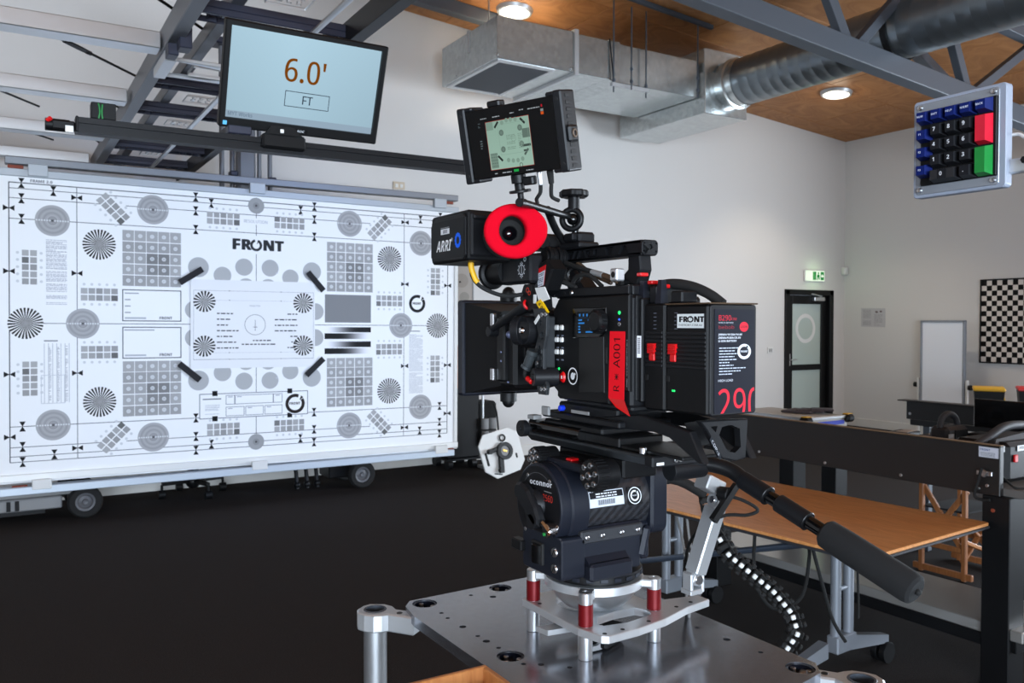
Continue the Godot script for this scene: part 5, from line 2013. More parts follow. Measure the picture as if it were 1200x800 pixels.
		b.hexa([V(0.1, 0.13, z - 0.025), V(0.1, 0.2, z - 0.025), V(0.1, 0.2, z + 0.025), V(0.1, 0.13, z + 0.025), V(0.42, 0.09, z - 0.02), V(0.42, 0.13, z - 0.02), V(0.42, 0.13, z + 0.02), V(0.42, 0.09, z + 0.02)])
		b.hexa([V(-0.08, 0.13, z - 0.025), V(-0.08, 0.2, z - 0.025), V(-0.08, 0.2, z + 0.025), V(-0.08, 0.13, z + 0.025), V(-0.4, 0.09, z - 0.02), V(-0.4, 0.13, z - 0.02), V(-0.4, 0.13, z + 0.02), V(-0.4, 0.09, z + 0.02)])
		part(lg, "foot", b, M.leg_grey)
		for xx in [-0.38, 0.4]:
			b = MB.new()
			for w in [-0.022, 0.022]:
				b.cyl(V(xx, 0.05, z + w - 0.014), V(xx, 0.05, z + w + 0.014), 0.05, -1, 18)
			b.cyl(V(xx, 0.05, z), V(xx, 0.095, z), 0.014)
			part(lg, "castor", b, M.black_plastic)
	b = MB.new()
	b.cyl(V(-0.04, 0.28, -0.7), V(-0.04, 0.66, 0.55), 0.016, -1, 12)
	part(t, "brace_tube", b, mat("tube_blue", Color(0.3, 0.34, 0.4), 0.4, 0.4))
	# director's chairs behind the bench
	for k in 2:
		var o: Vector3 = [V(5.42, 0, -3.18), V(5.75, 0, -2.45)][k]
		t = thing("folding_chair", ["wooden folding director's chair behind the bench, seen beside the wood table's corner", "wooden folding director's chair cut by the photo's right edge"][k], "chair", o, Basis(Vector3.UP, [0.0, 0.5][k]), "wooden director's chairs")
		for s in [-1.0, 1.0]:
			for e in [-1.0, 1.0]:
				b = MB.new()
				b.box(V(0.22 * s, 0.31, 0.145 * e), V(0.03, 0.62, 0.03), 0.004)
				part(t, "leg", b, M.chair_wood)
			b = MB.new()
			b.box(V(0.22 * s, 0.63, 0), V(0.05, 0.022, 0.4), 0.005)
			part(t, "armrest", b, M.chair_wood)
			b = MB.new()
			b.box(V(0.22 * s, 0.03, 0), V(0.028, 0.04, 0.4), 0.004)
			b.box(V(0.22 * s, 0.19, 0), V(0.02, 0.035, 0.3), 0.004)
			part(t, "side_rail", b, M.chair_wood)
		for s in [-1.0, 1.0]:
			b = MB.new()
			b.box(V(-0.205, 0.38, 0.0 + 0.012 * s), V(0.022, 0.48, 0.035), 0.004, Basis(Vector3.RIGHT, 0.62 * s))
			b.box(V(0.19, 0.2, 0.0), V(0.022, 0.48, 0.035), 0.004, Basis(Vector3.BACK, 0.9 * s))
			part(t, "cross_brace", b, M.chair_wood)
		b = MB.new()
		b.box(V(0, 0.43, 0), V(0.42, 0.012, 0.3), 0.003)
		part(t, "seat", b, mat("canvas_dark", Color(0.08, 0.08, 0.085), 0.9))
		b = MB.new()
		b.box(V(0.0, 0.72, 0.15), V(0.44, 0.16, 0.01), 0.003)
		b.box(V(-0.2, 0.7, 0.145), V(0.025, 0.2, 0.025), 0.003)
		b.box(V(0.2, 0.7, 0.145), V(0.025, 0.2, 0.025), 0.003)
		part(t, "backrest", b, M.canvas_dark)
		b = MB.new()
		b.box(V(-0.06, 0.2, 0.1), V(0.3, 0.025, 0.045), 0.004, Basis(Vector3.BACK, -0.35))
		part(t, "footrest", b, M.pine)
	# cables that hang below the table
	var runs := [
		["power_cable", "grey cable hanging in a loop below the near edge of the table", [V(2.82, 0.726, -3.1), V(2.78, 0.6, -3.0), V(2.72, 0.45, -2.9), V(2.66, 0.35, -2.85)], 0.006, M.grey_plastic],
		["power_cable", "black looped cable hanging under the middle of the table", [V(2.86, 0.726, -2.62), V(2.84, 0.5, -2.6), V(2.9, 0.38, -2.55), V(3.02, 0.42, -2.5), V(3.05, 0.6, -2.48), V(3.0, 0.73, -2.45), V(3.06, 0.5, -2.42), V(3.08, 0.35, -2.38), V(3.13, 0.25, -2.35)], 0.008, M.rubber],
		["power_cable", "thin black cable with a plug hanging near the table's leg", [V(3.0, 0.726, -2.2), V(3.005, 0.6, -2.2), V(3.01, 0.5, -2.2), V(3.01, 0.42, -2.2)], 0.005, M.rubber],
		["power_cable", "pale cable looping below the table beside the drag chain", [V(2.76, 0.726, -2.95), V(2.74, 0.6, -2.9), V(2.76, 0.5, -2.85), V(2.7, 0.4, -2.8)], 0.006, M.grey_plastic]]
	for e in runs:
		b = MB.new()
		b.tube(e[2], e[3], 7, 8)
		solo(e[0], e[2][0], b, e[4], e[1], "cable", "cables hanging below the wooden table")

func foreground() -> void:
	var t: Node3D
	var b: MB
	# ---- the machined plate: pockets cut with booleans
	var yt := 1.14
	t = thing("camera_stand", "brushed metal plate on round silver posts under the fluid head", "stand", V(0.81, 0, -1.08))
	var base := t.position
	var csg := CSGCombiner3D.new()
	csg.name = "plate"
	t.add_child(csg)
	csg.position = -base
	csg.material_override = M.alu_plate
	var pl := CSGPolygon3D.new()
	pl.name = "slab"
	pl.polygon = poly([0.604, 1.355, 0.622, 1.378, 1.0, 1.392, 1.022, 1.37, 1.018, 0.815, 0.995, 0.788, 0.64, 0.72, 0.6, 0.74, 0.596, 1.3])
	pl.depth = 0.018
	csg.add_child(pl)
	pl.rotation.x = -PI / 2
	pl.position = V(0, yt - 0.018 + 0.018, 0)
	pl.transform = Transform3D(Basis(V(1, 0, 0), V(0, 0, -1), V(0, 1, 0)), V(0, yt, 0))
	var pockets := [[0.64, -1.352, 0.022], [0.8, -1.358, 0.021], [0.648, -1.07, 0.021], [0.985, -0.815, 0.021], [0.985, -1.355, 0.021]]
	var holes := [[0.643, -1.292, 0.004], [0.641, -1.264, 0.004], [0.644, -1.215, 0.006], [0.645, -1.166, 0.004], [0.646, -1.14, 0.006], [0.649, -1.107, 0.004], [0.732, -1.349, 0.004], [0.762, -1.32, 0.006], [0.649, -1.035, 0.004], [0.971, -1.012, 0.004], [0.974, -0.949, 0.006], [0.98, -0.885, 0.004], [0.67, -1.02, 0.005], [0.7, -0.99, 0.004]]
	for e in pockets:
		var c := CSGCylinder3D.new()
		c.name = "pocket"
		c.operation = CSGShape3D.OPERATION_SUBTRACTION
		c.radius = e[2]
		c.height = 0.024
		c.sides = 32
		csg.add_child(c, true)
		c.position = V(e[0], yt, e[1])
	for e in holes:
		var c := CSGCylinder3D.new()
		c.name = "hole"
		c.operation = CSGShape3D.OPERATION_SUBTRACTION
		c.radius = e[2]
		c.height = 0.05
		c.sides = 14
		csg.add_child(c, true)
		c.position = V(e[0], yt, e[1])
	for e in pockets:
		b = wb(t)
		b.pipe(V(e[0], yt - 0.014, e[1]), V(e[0], yt - 0.002, e[1]), e[2] - 0.0005, e[2] - 0.004, 30)
		var f := part(t, "bushing", b, mat("dark_blue_metal", Color(0.1, 0.12, 0.18), 0.3, 0.6))
		b = wb(t)
		for k in 3:
			var a := TAU * k / 3 + 0.5
			var p := V(e[0] + cos(a) * (e[2] - 0.008), 0, e[1] + sin(a) * (e[2] - 0.008))
			b.pipe(V(p.x, yt - 0.013, p.z), V(p.x, yt - 0.004, p.z), 0.0042, 0.002, 12)
		part(f, "bolt", b, M.screw)
	# clamps and posts to the floor
	var posts := [[0.562, -1.392, 1.0], [1.043, -0.755, -1.0], [1.06, -1.43, -1.0], [0.55, -0.7, 1.0]]
	for e in posts:
		var c := V(e[0], 0, e[1])
		b = wb(t)
		b.cyl(V(c.x, 0.0, c.z), V(c.x, 1.105, c.z), 0.0205, -1, 28)
		part(t, "post", b, M.alu)
		var inw := (V(0.81, 0, -1.07) - c).normalized()
		var ang := atan2(inw.z, inw.x)
		var pp := PackedVector2Array()
		for q in [[-0.024, -0.021], [-0.03, -0.008], [-0.03, 0.012], [-0.02, 0.026], [-0.004, 0.031], [0.014, 0.03], [0.026, 0.022], [0.034, 0.014], [0.085, 0.016], [0.085, -0.014], [0.036, -0.014], [0.022, -0.026], [0.002, -0.031]]:
			pp.append(Vector2(q[0], q[1]).rotated(ang))
		b = wb(t)
		b.prism(pp, 0.032, V(c.x, yt - 0.036 + 0.026 - 0.0, c.z) + V(0, -0.03, 0) + V(0, 0.032, 0), V(1, 0, 0), V(0, 0, 1), 0.0025, [circle(Vector2.ZERO, 0.0185, 24)])
		var cl := part(t, "clamp", b, M.alu_satin)
		b = wb(t)
		var top := yt - 0.036 + 0.026 - 0.03 + 0.032
		b.pipe(V(c.x, top - 0.028, c.z), V(c.x, top + 0.001, c.z), 0.0205, 0.0165, 28)
		part(cl, "sleeve", b, M.steel_blue)
		b = wb(t)
		var s := Vector2(0.05, 0.002).rotated(ang)
		b.cyl(V(c.x + s.x, top - 0.01, c.z + s.y), V(c.x + s.x, top + 0.0008, c.z + s.y), 0.0055, -1, 12)
		part(cl, "clamp_bolt", b, M.black_metal)
	# wooden tray at the lower edge
	t = thing("wooden_tray", "small open wooden tray beside the plate at the lower edge", "tray", V(0.5, 1.13, -0.93))
	b = wb(t)
	b.bb(V(0.4, 1.13, -1.0), V(0.565, 1.135, -0.8), 0.001)
	part(t, "base", b, M.pine)
	for e in [[V(0.4, 1.135, -1.0), V(0.565, 1.17, -0.992)], [V(0.557, 1.135, -0.992), V(0.565, 1.17, -0.8)], [V(0.4, 1.135, -0.992), V(0.408, 1.17, -0.8)], [V(0.4, 1.135, -0.808), V(0.565, 1.17, -0.8)]]:
		b = wb(t)
		b.bb(e[0], e[1], 0.0015)
		part(t, "side", b, M.pine)
	b = wb(t)
	b.bb(V(0.42, 1.118, -0.96), V(0.6, 1.13, -0.93), 0.002)
	part(t, "support_bar", b, M.alu_satin)
	b = MB.new()
	b.cyl(V(0.53, 1.147, -0.95), V(0.5, 1.147, -0.86), 0.008)
	b.cyl(V(0.535, 1.147, -0.965), V(0.53, 1.147, -0.95), 0.011)
	solo("steel_bolt", V(0.52, 1.136, -0.91), b, M.screw, "steel bolt lying in the wooden tray", "bolt")
	# ---- bowl adaptor: four posts, lower plate, clamp ring
	t = thing("bowl_adaptor", "silver bowl adaptor on four red sleeved posts holding the head", "adaptor", V(0.805, 1.14, -1.073))
	for e in [[0.735, -1.142], [0.738, -1.003], [0.873, -1.006], [0.87, -1.145]]:
		b = wb(t)
		b.cyl(V(e[0], 1.14, e[1]), V(e[0], 1.2, e[1]), 0.0105, -1, 24)
		b.cyl(V(e[0], 1.222, e[1]), V(e[0], 1.24, e[1]), 0.0105, -1, 24)
		b.pipe(V(e[0], 1.238, e[1]), V(e[0], 1.2405, e[1]), 0.0105, 0.005, 20)
		var p := part(t, "post", b, M.alu)
		b = wb(t)
		b.cyl(V(e[0], 1.19, e[1]), V(e[0], 1.223, e[1]), 0.0112, -1, 24)
		part(p, "red_sleeve", b, M.red_anodised, "dark red anodised sleeve")
	b = wb(t)
	b.prism(poly([0.722, -1.155, 0.722, -1.0, 0.733, -0.958, 0.742, -0.951, 0.80, -0.953, 0.86, -0.963, 0.925, -0.985, 0.98, -0.994, 0.98, -1.02, 0.905, -1.035, 0.89, -1.05, 0.89, -1.155, 0.87, -1.165, 0.74, -1.165]), 0.012, V(0, 1.19, 0), Vector3.RIGHT, Vector3.BACK, 0.001, [circle(Vector2(0.805, -1.092), 0.05, 32), poly([0.757, -1.0, 0.758, -0.988, 0.80, -0.981, 0.85, -0.988, 0.858, -0.996, 0.858, -1.014, 0.85, -1.026, 0.81, -1.028, 0.775, -1.022])])
	part(t, "lower_plate", b, M.alu_satin)
	b = wb(t)
	for e in [[0.742, -0.962], [0.775, -0.962], [0.83, -0.968], [0.91, -0.995], [0.945, -1.0], [0.733, -1.12]]:
		b.cyl(V(e[0], 1.1895, e[1]), V(e[0], 1.1905, e[1]), 0.0035, -1, 10)
	part(t, "screw_hole", b, M.hole)
	b = wb(t)
	b.pipe(V(0.805, 1.226, -1.073), V(0.805, 1.24, -1.073), 0.079, 0.068, 40)
	for e in [[0.735, -1.142], [0.738, -1.003], [0.873, -1.006], [0.87, -1.145]]:
		var d := V(e[0] - 0.805, 0, e[1] + 1.073).normalized()
		b.box(V(0.805, 1.233, -1.073) + d * 0.083, V(0.022, 0.013, 0.024), 0.002, Basis(Vector3.UP, -atan2(d.z, d.x)))
	part(t, "clamp_ring", b, M.alu_satin)
	b = wb(t)
	b.lathe([Vector2(0.074, 0), Vector2(0.071, -0.014), Vector2(0.062, -0.03), Vector2(0.048, -0.043), Vector2(0.03, -0.051), Vector2(0.0, -0.054)], V(0.805, 1.238, -1.073), Vector3.UP, 36)
	part(t, "half_bowl", b, M.alu)
	b = wb(t)
	b.cyl(V(0.805, 1.142, -1.073), V(0.805, 1.19, -1.073), 0.02)
	b.box(V(0.80, 1.156, -1.03), V(0.06, 0.028, 0.03), 0.004, Basis(Vector3.UP, 0.4))
	part(t, "tie_down", b, M.black_plastic)
	b = wb(t)
	b.prism(rect(-0.02, -0.018, 0.025, 0.018), 0.006, V(0.755, 1.16, -1.02), V(1, 0, 0), V(0, 1, 0), 0.001, [rrect(-0.013, -0.01, 0.018, 0.01, 0.004)])
	b.hexa([V(0.70, 1.164, -1.08), V(0.70, 1.172, -1.08), V(0.705, 1.172, -1.055), V(0.705, 1.164, -1.055), V(0.78, 1.164, -1.07), V(0.78, 1.172, -1.07), V(0.78, 1.172, -1.045), V(0.78, 1.164, -1.045)])
	part(t, "lever", b, M.alu_satin)
	fluid_head()
	# ---- silver folding arm at the right of the adaptor
	t = thing("folding_bracket", "silver two-joint folding bracket standing on the adaptor's right tip", "bracket", V(0.955, 1.19, -1.005))
	b = wb(t)
	b.box(V(0.952, 1.206, -1.005), V(0.026, 0.008, 0.024), 0.001)
	b.box(V(0.944, 1.22, -1.005), V(0.006, 0.034, 0.022), 0.002)
	b.box(V(0.968, 1.22, -1.005), V(0.006, 0.034, 0.022), 0.002)
	part(t, "base_fork", b, M.alu_satin)
	var a0 := V(0.956, 1.226, -1.005)
	var a1 := V(0.988, 1.352, -0.985)
	var d := (a1 - a0).normalized()
	var side := V(1, 0, 0)
	var fwd := d.cross(side).normalized()
	side = fwd.cross(d).normalized()
	b = wb(t)
	b.box((a0 + a1) / 2, V(0.024, (a1 - a0).length() - 0.02, 0.028), 0.002, Basis(side, d, -fwd))
	b.cyl(a0 - side * 0.011, a0 + side * 0.011, 0.0125)
	b.cyl(a1 - side * 0.011, a1 + side * 0.011, 0.0125)
	part(t, "link", b, M.alu_satin)
	b = wb(t)
	for y in [0.35, 0.65]:
		b.box(a0.lerp(a1, y) - side * 0.0101 + d * 0.0, V(0.001, 0.03, 0.008), 0.0002, Basis(side, d, -fwd))
	part(t, "link_groove", b, M.steel_blue)
	for p in [a0, a1]:
		b = wb(t)
		b.cyl(p - side * 0.014, p + side * 0.014, 0.006, -1, 16)
		b.cyl(p - V(0, 0, -0.012), p - V(0, 0, -0.014), 0.008, -1, 16)
		part(t, "pivot_bolt", b, M.screw)
	b = wb(t)
	b.box(a1 + V(-0.016, 0.028, 0.0), V(0.04, 0.024, 0.03), 0.002, Basis(Vector3.BACK, -0.45))
	part(t, "end_block", b, M.alu_satin)
	b = wb(t)
	b.cyl(a1 + V(-0.012, 0.016, 0.018), a1 + V(-0.008, 0.016, 0.034), 0.012)
	b.hexa([a1 + V(0.004, 0.034, 0.03), a1 + V(0.01, 0.026, 0.03), a1 + V(0.01, 0.026, 0.038), a1 + V(0.004, 0.034, 0.038), a1 + V(-0.048, -0.016, 0.03), a1 + V(-0.04, -0.024, 0.03), a1 + V(-0.04, -0.024, 0.04), a1 + V(-0.048, -0.016, 0.04)])
	part(t, "lever", b, M.black_metal, "black clamping lever")
	b = wb(t)
	b.cyl(a1 + V(-0.008, 0.016, 0.0335), a1 + V(-0.007, 0.016, 0.0365), 0.005)
	part(t, "lever_bolt", b, M.screw)
	b = MB.new()
	b.tube([V(0.975, 1.365, -0.975), V(1.0, 1.36, -0.95), V(1.02, 1.345, -0.93), V(1.01, 1.335, -0.94), V(0.985, 1.325, -0.98), V(0.975, 1.26, -1.04), V(1.0, 1.1, -1.05), V(1.12, 0.9, -0.98), V(1.3, 0.6, -0.95)], 0.0028, 7, 8)
	solo("thin_cable", V(0.99, 1.2, -1.0), b, M.rubber, "thin black cable falling from the silver arm past the plate", "cable")
	b = MB.new()
	b.tube([V(0.98, 1.26, -1.05), V(0.99, 1.2, -1.04), V(0.995, 1.12, -1.06), V(1.03, 0.9, -1.08)], 0.004, 7, 8)
	solo("thin_cable", V(0.99, 1.1, -1.06), b, M.grey_plastic, "pale cable hanging beside the foot of the silver arm", "cable")
	# ---- drag chain
	t = thing("drag_chain", "black cable drag chain with white links hanging right of the plate", "chain", V(1.42, 0.9, -1.25))
	var cur := Curve3D.new()
	for p in [V(1.29, 1.27, -1.32), V(1.30, 1.2, -1.31), V(1.325, 1.145, -1.29), V(1.365, 1.105, -1.262), V(1.405, 1.068, -1.24), V(1.44, 1.02, -1.22), V(1.447, 0.98, -1.21), V(1.425, 0.94, -1.225), V(1.39, 0.91, -1.25)]:
		cur.add_point(p)
	var len := cur.get_baked_length()
	var n := 26
	var lm := MB.new()
	lm.bb(V(-0.014, -0.0075, -0.015), V(-0.009, 0.0075, 0.015), 0.002)
	lm.bb(V(0.009, -0.0075, -0.015), V(0.014, 0.0075, 0.015), 0.002)
	lm.bb(V(-0.013, -0.006, 0.002), V(0.013, 0.006, 0.012), 0.002)
	lm.bb(V(-0.012, -0.004, -0.016), V(0.012, 0.004, -0.012), 0.002)
	lm.cyl(V(-0.02, 0, 0.02), V(-0.014, 0, 0.02), 0.006, -1, 8)
	lm.cyl(V(0.014, 0, 0.02), V(0.02, 0, 0.02), 0.006, -1, 8)
	var wm := MB.new()
	wm.bb(V(-0.005, -0.005, 0.004), V(0.005, 0.005, 0.0165), 0.0015)
	var lmesh := lm.mesh()
	var wmesh := wm.mesh()
	for k in n:
		var p := cur.sample_baked(len * (k + 0.5) / n)
		var dd := (cur.sample_baked(len * (k + 0.9) / n) - cur.sample_baked(len * (k + 0.1) / n)).normalized()
		var zz := V(-0.5, 0, 0.85)
		zz = (zz - dd * zz.dot(dd)).normalized()
		var bs := Basis(dd.cross(zz), dd, zz)
		for e in [[lmesh, M.black_plastic, "link"], [wmesh, M.white_plastic, "white_insert"]]:
			if e[2] == "white_insert" and k % 2 == 0 and k < 8:
				continue
			var i := MeshInstance3D.new()
			i.name = e[2]
			i.mesh = e[0]
			i.material_override = M.rubber if e[2] == "link" else e[1]
			t.add_child(i, true)
			i.transform = Transform3D(bs, p - t.position)
	b = wb(t)
	b.tube([V(1.39, 0.91, -1.25), V(1.3, 0.85, -1.3), V(1.15, 0.84, -1.35), V(1.02, 0.86, -1.42)], 0.011, 8)
	part(t, "hose", b, M.rubber)
	b = wb(t)
	b.tube([V(1.29, 1.27, -1.32), V(1.22, 1.3, -1.38), V(1.1, 1.2, -1.42), V(1.045, 1.05, -1.43)], 0.011, 8)
	part(t, "hose", b, M.rubber)

func fluid_head() -> void:
	var b: MB
	var t := thing("fluid_head", "black and blue fluid head with a carbon drum on the adaptor", "fluid head", V(0.805, 1.24, -1.073))
	b = wb(t)
	b.lathe([Vector2(0.0, 0), Vector2(0.066, 0), Vector2(0.066, 0.006), Vector2(0.076, 0.008), Vector2(0.076, 0.018), Vector2(0.07, 0.022), Vector2(0.0, 0.024)], V(0.805, 1.238, -1.073), Vector3.UP, 44)
	part(t, "pan_flange", b, M.black_metal)
	b = wb(t)
	for k in 22:
		var a := TAU * k / 22
		b.box(V(0.805 + cos(a) * 0.0765, 1.25, -1.073 + sin(a) * 0.0765), V(0.002, 0.006, 0.012), 0.0004, Basis(Vector3.UP, -a))
	part(t, "scale_tab", b, M.head_blue)
	# trunk
	b = wb(t)
	b.bb(V(0.733, 1.262, -1.14), V(0.845, 1.335, -1.004), 0.003)
	part(t, "trunk", b, M.head_blue)
	b = wb(t)
	b.bb(V(0.735, 1.258, -1.01), V(0.815, 1.284, -0.985), 0.004)
	b.hexa([V(0.737, 1.28, -1.006), V(0.813, 1.28, -1.006), V(0.813, 1.28, -0.99), V(0.737, 1.28, -0.99), V(0.737, 1.292, -1.006), V(0.813, 1.292, -1.006), V(0.813, 1.292, -1.003), V(0.737, 1.292, -1.003)])
	part(t, "brake_housing", b, M.head_blue)
	b = wb(t)
	b.bb(V(0.728, 1.312, -1.02), V(0.845, 1.332, -1.0), 0.002)
	part(t, "screw_strip", b, mat("strip_grey", Color(0.2, 0.205, 0.22), 0.45, 0.3))
	for x in [0.738, 0.766, 0.803, 0.834]:
		b = wb(t)
		b.lathe([Vector2(0, 0), Vector2(0.0042, 0), Vector2(0.0036, 0.002), Vector2(0.0018, 0.0028), Vector2(0.0, 0.0028)], V(x, 1.3215, -1.0), Vector3.BACK, 12)
		part(t, "screw", b, M.screw)
	# carbon drum
	b = wb(t)
	b.cyl(V(0.742, 1.362, -1.065), V(0.864, 1.362, -1.065), 0.06, -1, 48)
	part(t, "carbon_drum", b, M.carbon)
	var im := canvas(256, 96, Color(0.1, 0.1, 0.11))
	fill(im, 0, 44, 256, 96, Color(0.78, 0.8, 0.84))
	frame(im, 0, 0, 256, 96, 5, Color(0.75, 0.77, 0.8))
	greek(im, 50, 10, 206, 42, 2, Color(0.8, 0.8, 0.82), 1.0)
	for k in 26:
		fill(im, 60 + k * 5, 54, 62 + k * 5 + (k * 7) % 3, 84, Color(0.15, 0.15, 0.17))
	b = wb(t)
	var cy := 1.362
	var cz := -1.065
	var at := func(x: float, a: float, r: float) -> Vector3: return V(x, cy + sin(a) * r, cz + cos(a) * r)
	for k in 4:
		var x0 := 0.747
		var x1 := 0.812
		var aa := 0.42 - k * 0.1
		var ab := 0.42 - (k + 1) * 0.1
		var p0: Vector3 = at.call(x0, aa, 0.0605)
		var p1: Vector3 = at.call(x1, aa, 0.0605)
		var p2: Vector3 = at.call(x1, ab, 0.0605)
		var p3: Vector3 = at.call(x0, ab, 0.0605)
		var n0 := (p0 - V(x0, cy, cz)).normalized()
		var n3 := (p3 - V(x0, cy, cz)).normalized()
		b.tri(p0, p1, p2, n0, n0, n3, Vector2(0, k / 4.0), Vector2(1, k / 4.0), Vector2(1, (k + 1) / 4.0))
		b.tri(p0, p2, p3, n0, n3, n3, Vector2(0, k / 4.0), Vector2(1, (k + 1) / 4.0), Vector2(0, (k + 1) / 4.0))
	part(t, "asset_label", b, print_mat(im), "silver asset label")
	im = canvas(128, 128, Color(0.08, 0.08, 0.09))
	disc(im, 64, 64, 62, Color(0.85, 0.86, 0.87))
	disc(im, 64, 64, 55, Color(0.08, 0.08, 0.09))
	ring_mark(im, 64, 64, 40, Color(0.85, 0.86, 0.87), Color(0.08, 0.08, 0.09))
	b = wb(t)
	var ca := 0.19
	var cc: Vector3 = at.call(0.833, ca, 0.0608)
	var ey := V(0, cos(ca), -sin(ca)) * 0.0135
	b.slab(cc - V(0.0135, 0, 0) + ey, cc + V(0.0135, 0, 0) + ey, cc + V(0.0135, 0, 0) - ey, cc - V(0.0135, 0, 0) - ey, 0.0005)
	part(t, "round_sticker", b, print_mat(im), "round white ring sticker")
	# right cheek
	b = wb(t)
	b.prism(rrect(-1.112, 1.308, -1.0, 1.418, 0.018, 5), 0.034, V(0.897, 0, 0), Vector3.BACK, Vector3.UP, 0.004, [], true)
	part(t, "right_cheek", b, M.head_blue)
	b = wb(t)
	b.box(V(0.852, 1.3, -1.005), V(0.014, 0.05, 0.012), 0.005, Basis(Vector3.BACK, -0.25))
	b.bb(V(0.85, 1.27, -1.04), V(0.868, 1.33, -1.01), 0.004)
	part(t, "drag_lever", b, M.head_blue)
	# left drum with its dial
	b = wb(t)
	b.cyl(V(0.712, 1.362, -1.065), V(0.745, 1.362, -1.065), 0.066, -1, 52, 0.003)
	b.cyl(V(0.694, 1.364, -1.065), V(0.714, 1.364, -1.065), 0.063, -1, 52, 0.002)
	part(t, "dial_drum", b, M.head_blue)
	im = canvas(512, 512, Color(0.075, 0.078, 0.085))
	text(im, "oconnor", 290, 108, 50, Color(0.82, 0.83, 0.85), 0.5, "sansbold", 1.35, 0.0, -0.04)
	text(im, "2560", 372, 196, 58, Color(0.75, 0.2, 0.16), 0.5, "sans", 0.95, 0.0, 0.0)
	fill(im, 330, 150, 420, 155, Color(0.5, 0.5, 0.5))
	for k in 40:
		var a := TAU * (0.55 + 0.3 * k / 40.0)
		fill(im, 256 + cos(a) * 214, 256 + sin(a) * 214, 256 + cos(a) * 214 + 4, 256 + sin(a) * 214 + 4, Color(0.5, 0.5, 0.52))
	b = wb(t)
	var fx := 0.6935
	for k in 40:
		var a0 := TAU * k / 40
		var a1 := TAU * (k + 1) / 40
		var r := 0.0585
		b.tri(V(fx, 1.364, -1.065), V(fx, 1.364 + sin(a0) * r, -1.065 + cos(a0) * r), V(fx, 1.364 + sin(a1) * r, -1.065 + cos(a1) * r), V(-1, 0, 0), V(-1, 0, 0), V(-1, 0, 0), Vector2(0.5, 0.5), Vector2(0.5 + cos(a0) * 0.5, 0.5 - sin(a0) * 0.5), Vector2(0.5 + cos(a1) * 0.5, 0.5 - sin(a1) * 0.5))
	part(t, "dial_face", b, print_mat(im, 0.4))
	for e in [[1.405, -1.093], [1.404, -1.033], [1.32, -1.1], [1.34, -1.012]]:
		b = wb(t)
		b.pipe(V(0.6925, e[0], e[1]), V(0.694, e[0], e[1]), 0.0032, 0.0016, 10)
		part(t, "dial_screw", b, M.screw)
	# winged knob on the dial
	b = wb(t)
	b.cyl(V(0.682, 1.364, -1.068), V(0.694, 1.364, -1.068), 0.021, 0.023, 32)
	b.prism(poly([-1.106, 1.386, -1.1, 1.394, -1.086, 1.397, -1.066, 1.388, -1.045, 1.366, -1.036, 1.35, -1.038, 1.338, -1.05, 1.336, -1.07, 1.35, -1.096, 1.368]), 0.016, V(0.69, 0, 0), Vector3.BACK, Vector3.UP, 0.004, [], true)
	b.cyl(V(0.674, 1.342, -1.056), V(0.694, 1.342, -1.056), 0.012)
	b.cyl(V(0.676, 1.38, -1.096), V(0.694, 1.38, -1.096), 0.01)
	part(t, "drag_knob", b, M.black_satin)
	b = wb(t)
	b.cyl(V(0.679, 1.335, -1.022), V(0.694, 1.335, -1.022), 0.0105, -1, 16)
	b.box(V(0.68, 1.339, -1.022), V(0.008, 0.01, 0.028), 0.003, Basis(Vector3.RIGHT, 0.5))
	var sl := part(t, "toggle", b, M.chrome, "chrome toggle")
	b = wb(t)
	b.box(V(0.6782, 1.329, -1.026), V(0.002, 0.005, 0.005), 0.001)
	part(sl, "green_mark", b, mat("green_led", Color(0.05, 0.5, 0.2), 0.4), "green mark")
	# left foot block
	b = wb(t)
	b.prism(rrect(-1.108, 1.262, -1.0, 1.325, 0.006, 3), 0.042, V(0.735, 0, 0), Vector3.BACK, Vector3.UP, 0.002, [])
	part(t, "left_block", b, M.head_blue)
	b = wb(t)
	b.box(V(0.6915, 1.292, -1.062), V(0.005, 0.034, 0.032), 0.0015)
	part(t, "roller_recess", b, M.hole)
	b = wb(t)
	b.cyl(V(0.692, 1.278, -1.06), V(0.692, 1.306, -1.06), 0.011, -1, 20)
	part(t, "roller", b, M.black_gloss)
	for y in [1.302, 1.278]:
		b = wb(t)
		b.lathe([Vector2(0, 0), Vector2(0.0072, 0), Vector2(0.0064, 0.0025), Vector2(0, 0.003)], V(0.6925, y, -1.018), Vector3.LEFT, 16)
		var sc := part(t, "slotted_screw", b, M.screw)
		b = wb(t)
		b.box(V(0.6894, y, -1.018), V(0.0006, 0.0125, 0.0016), 0.0001, Basis(Vector3.RIGHT, 0.5))
		part(sc, "slot", b, M.hole)
	b = wb(t)
	b.bb(V(0.685, 1.285, -1.13), V(0.7, 1.302, -1.1), 0.002)
	part(t, "side_button", b, M.black_plastic)
	# top clamp and its knurled knobs
	b = wb(t)
	b.bb(V(0.77, 1.412, -1.12), V(0.835, 1.442, -0.955), 0.003)
	b.hexa([V(0.745, 1.42, -1.1), V(0.745, 1.436, -1.1), V(0.86, 1.436, -1.1), V(0.86, 1.42, -1.1), V(0.745, 1.42, -0.99), V(0.745, 1.436, -0.99), V(0.86, 1.436, -0.99), V(0.86, 1.42, -0.99)])
	part(t, "plate_clamp", b, M.black_plastic)
	b = wb(t)
	b.bb(V(0.718, 1.42, -1.09), V(0.745, 1.433, -0.97), 0.003)
	part(t, "knob_bar", b, M.head_blue)
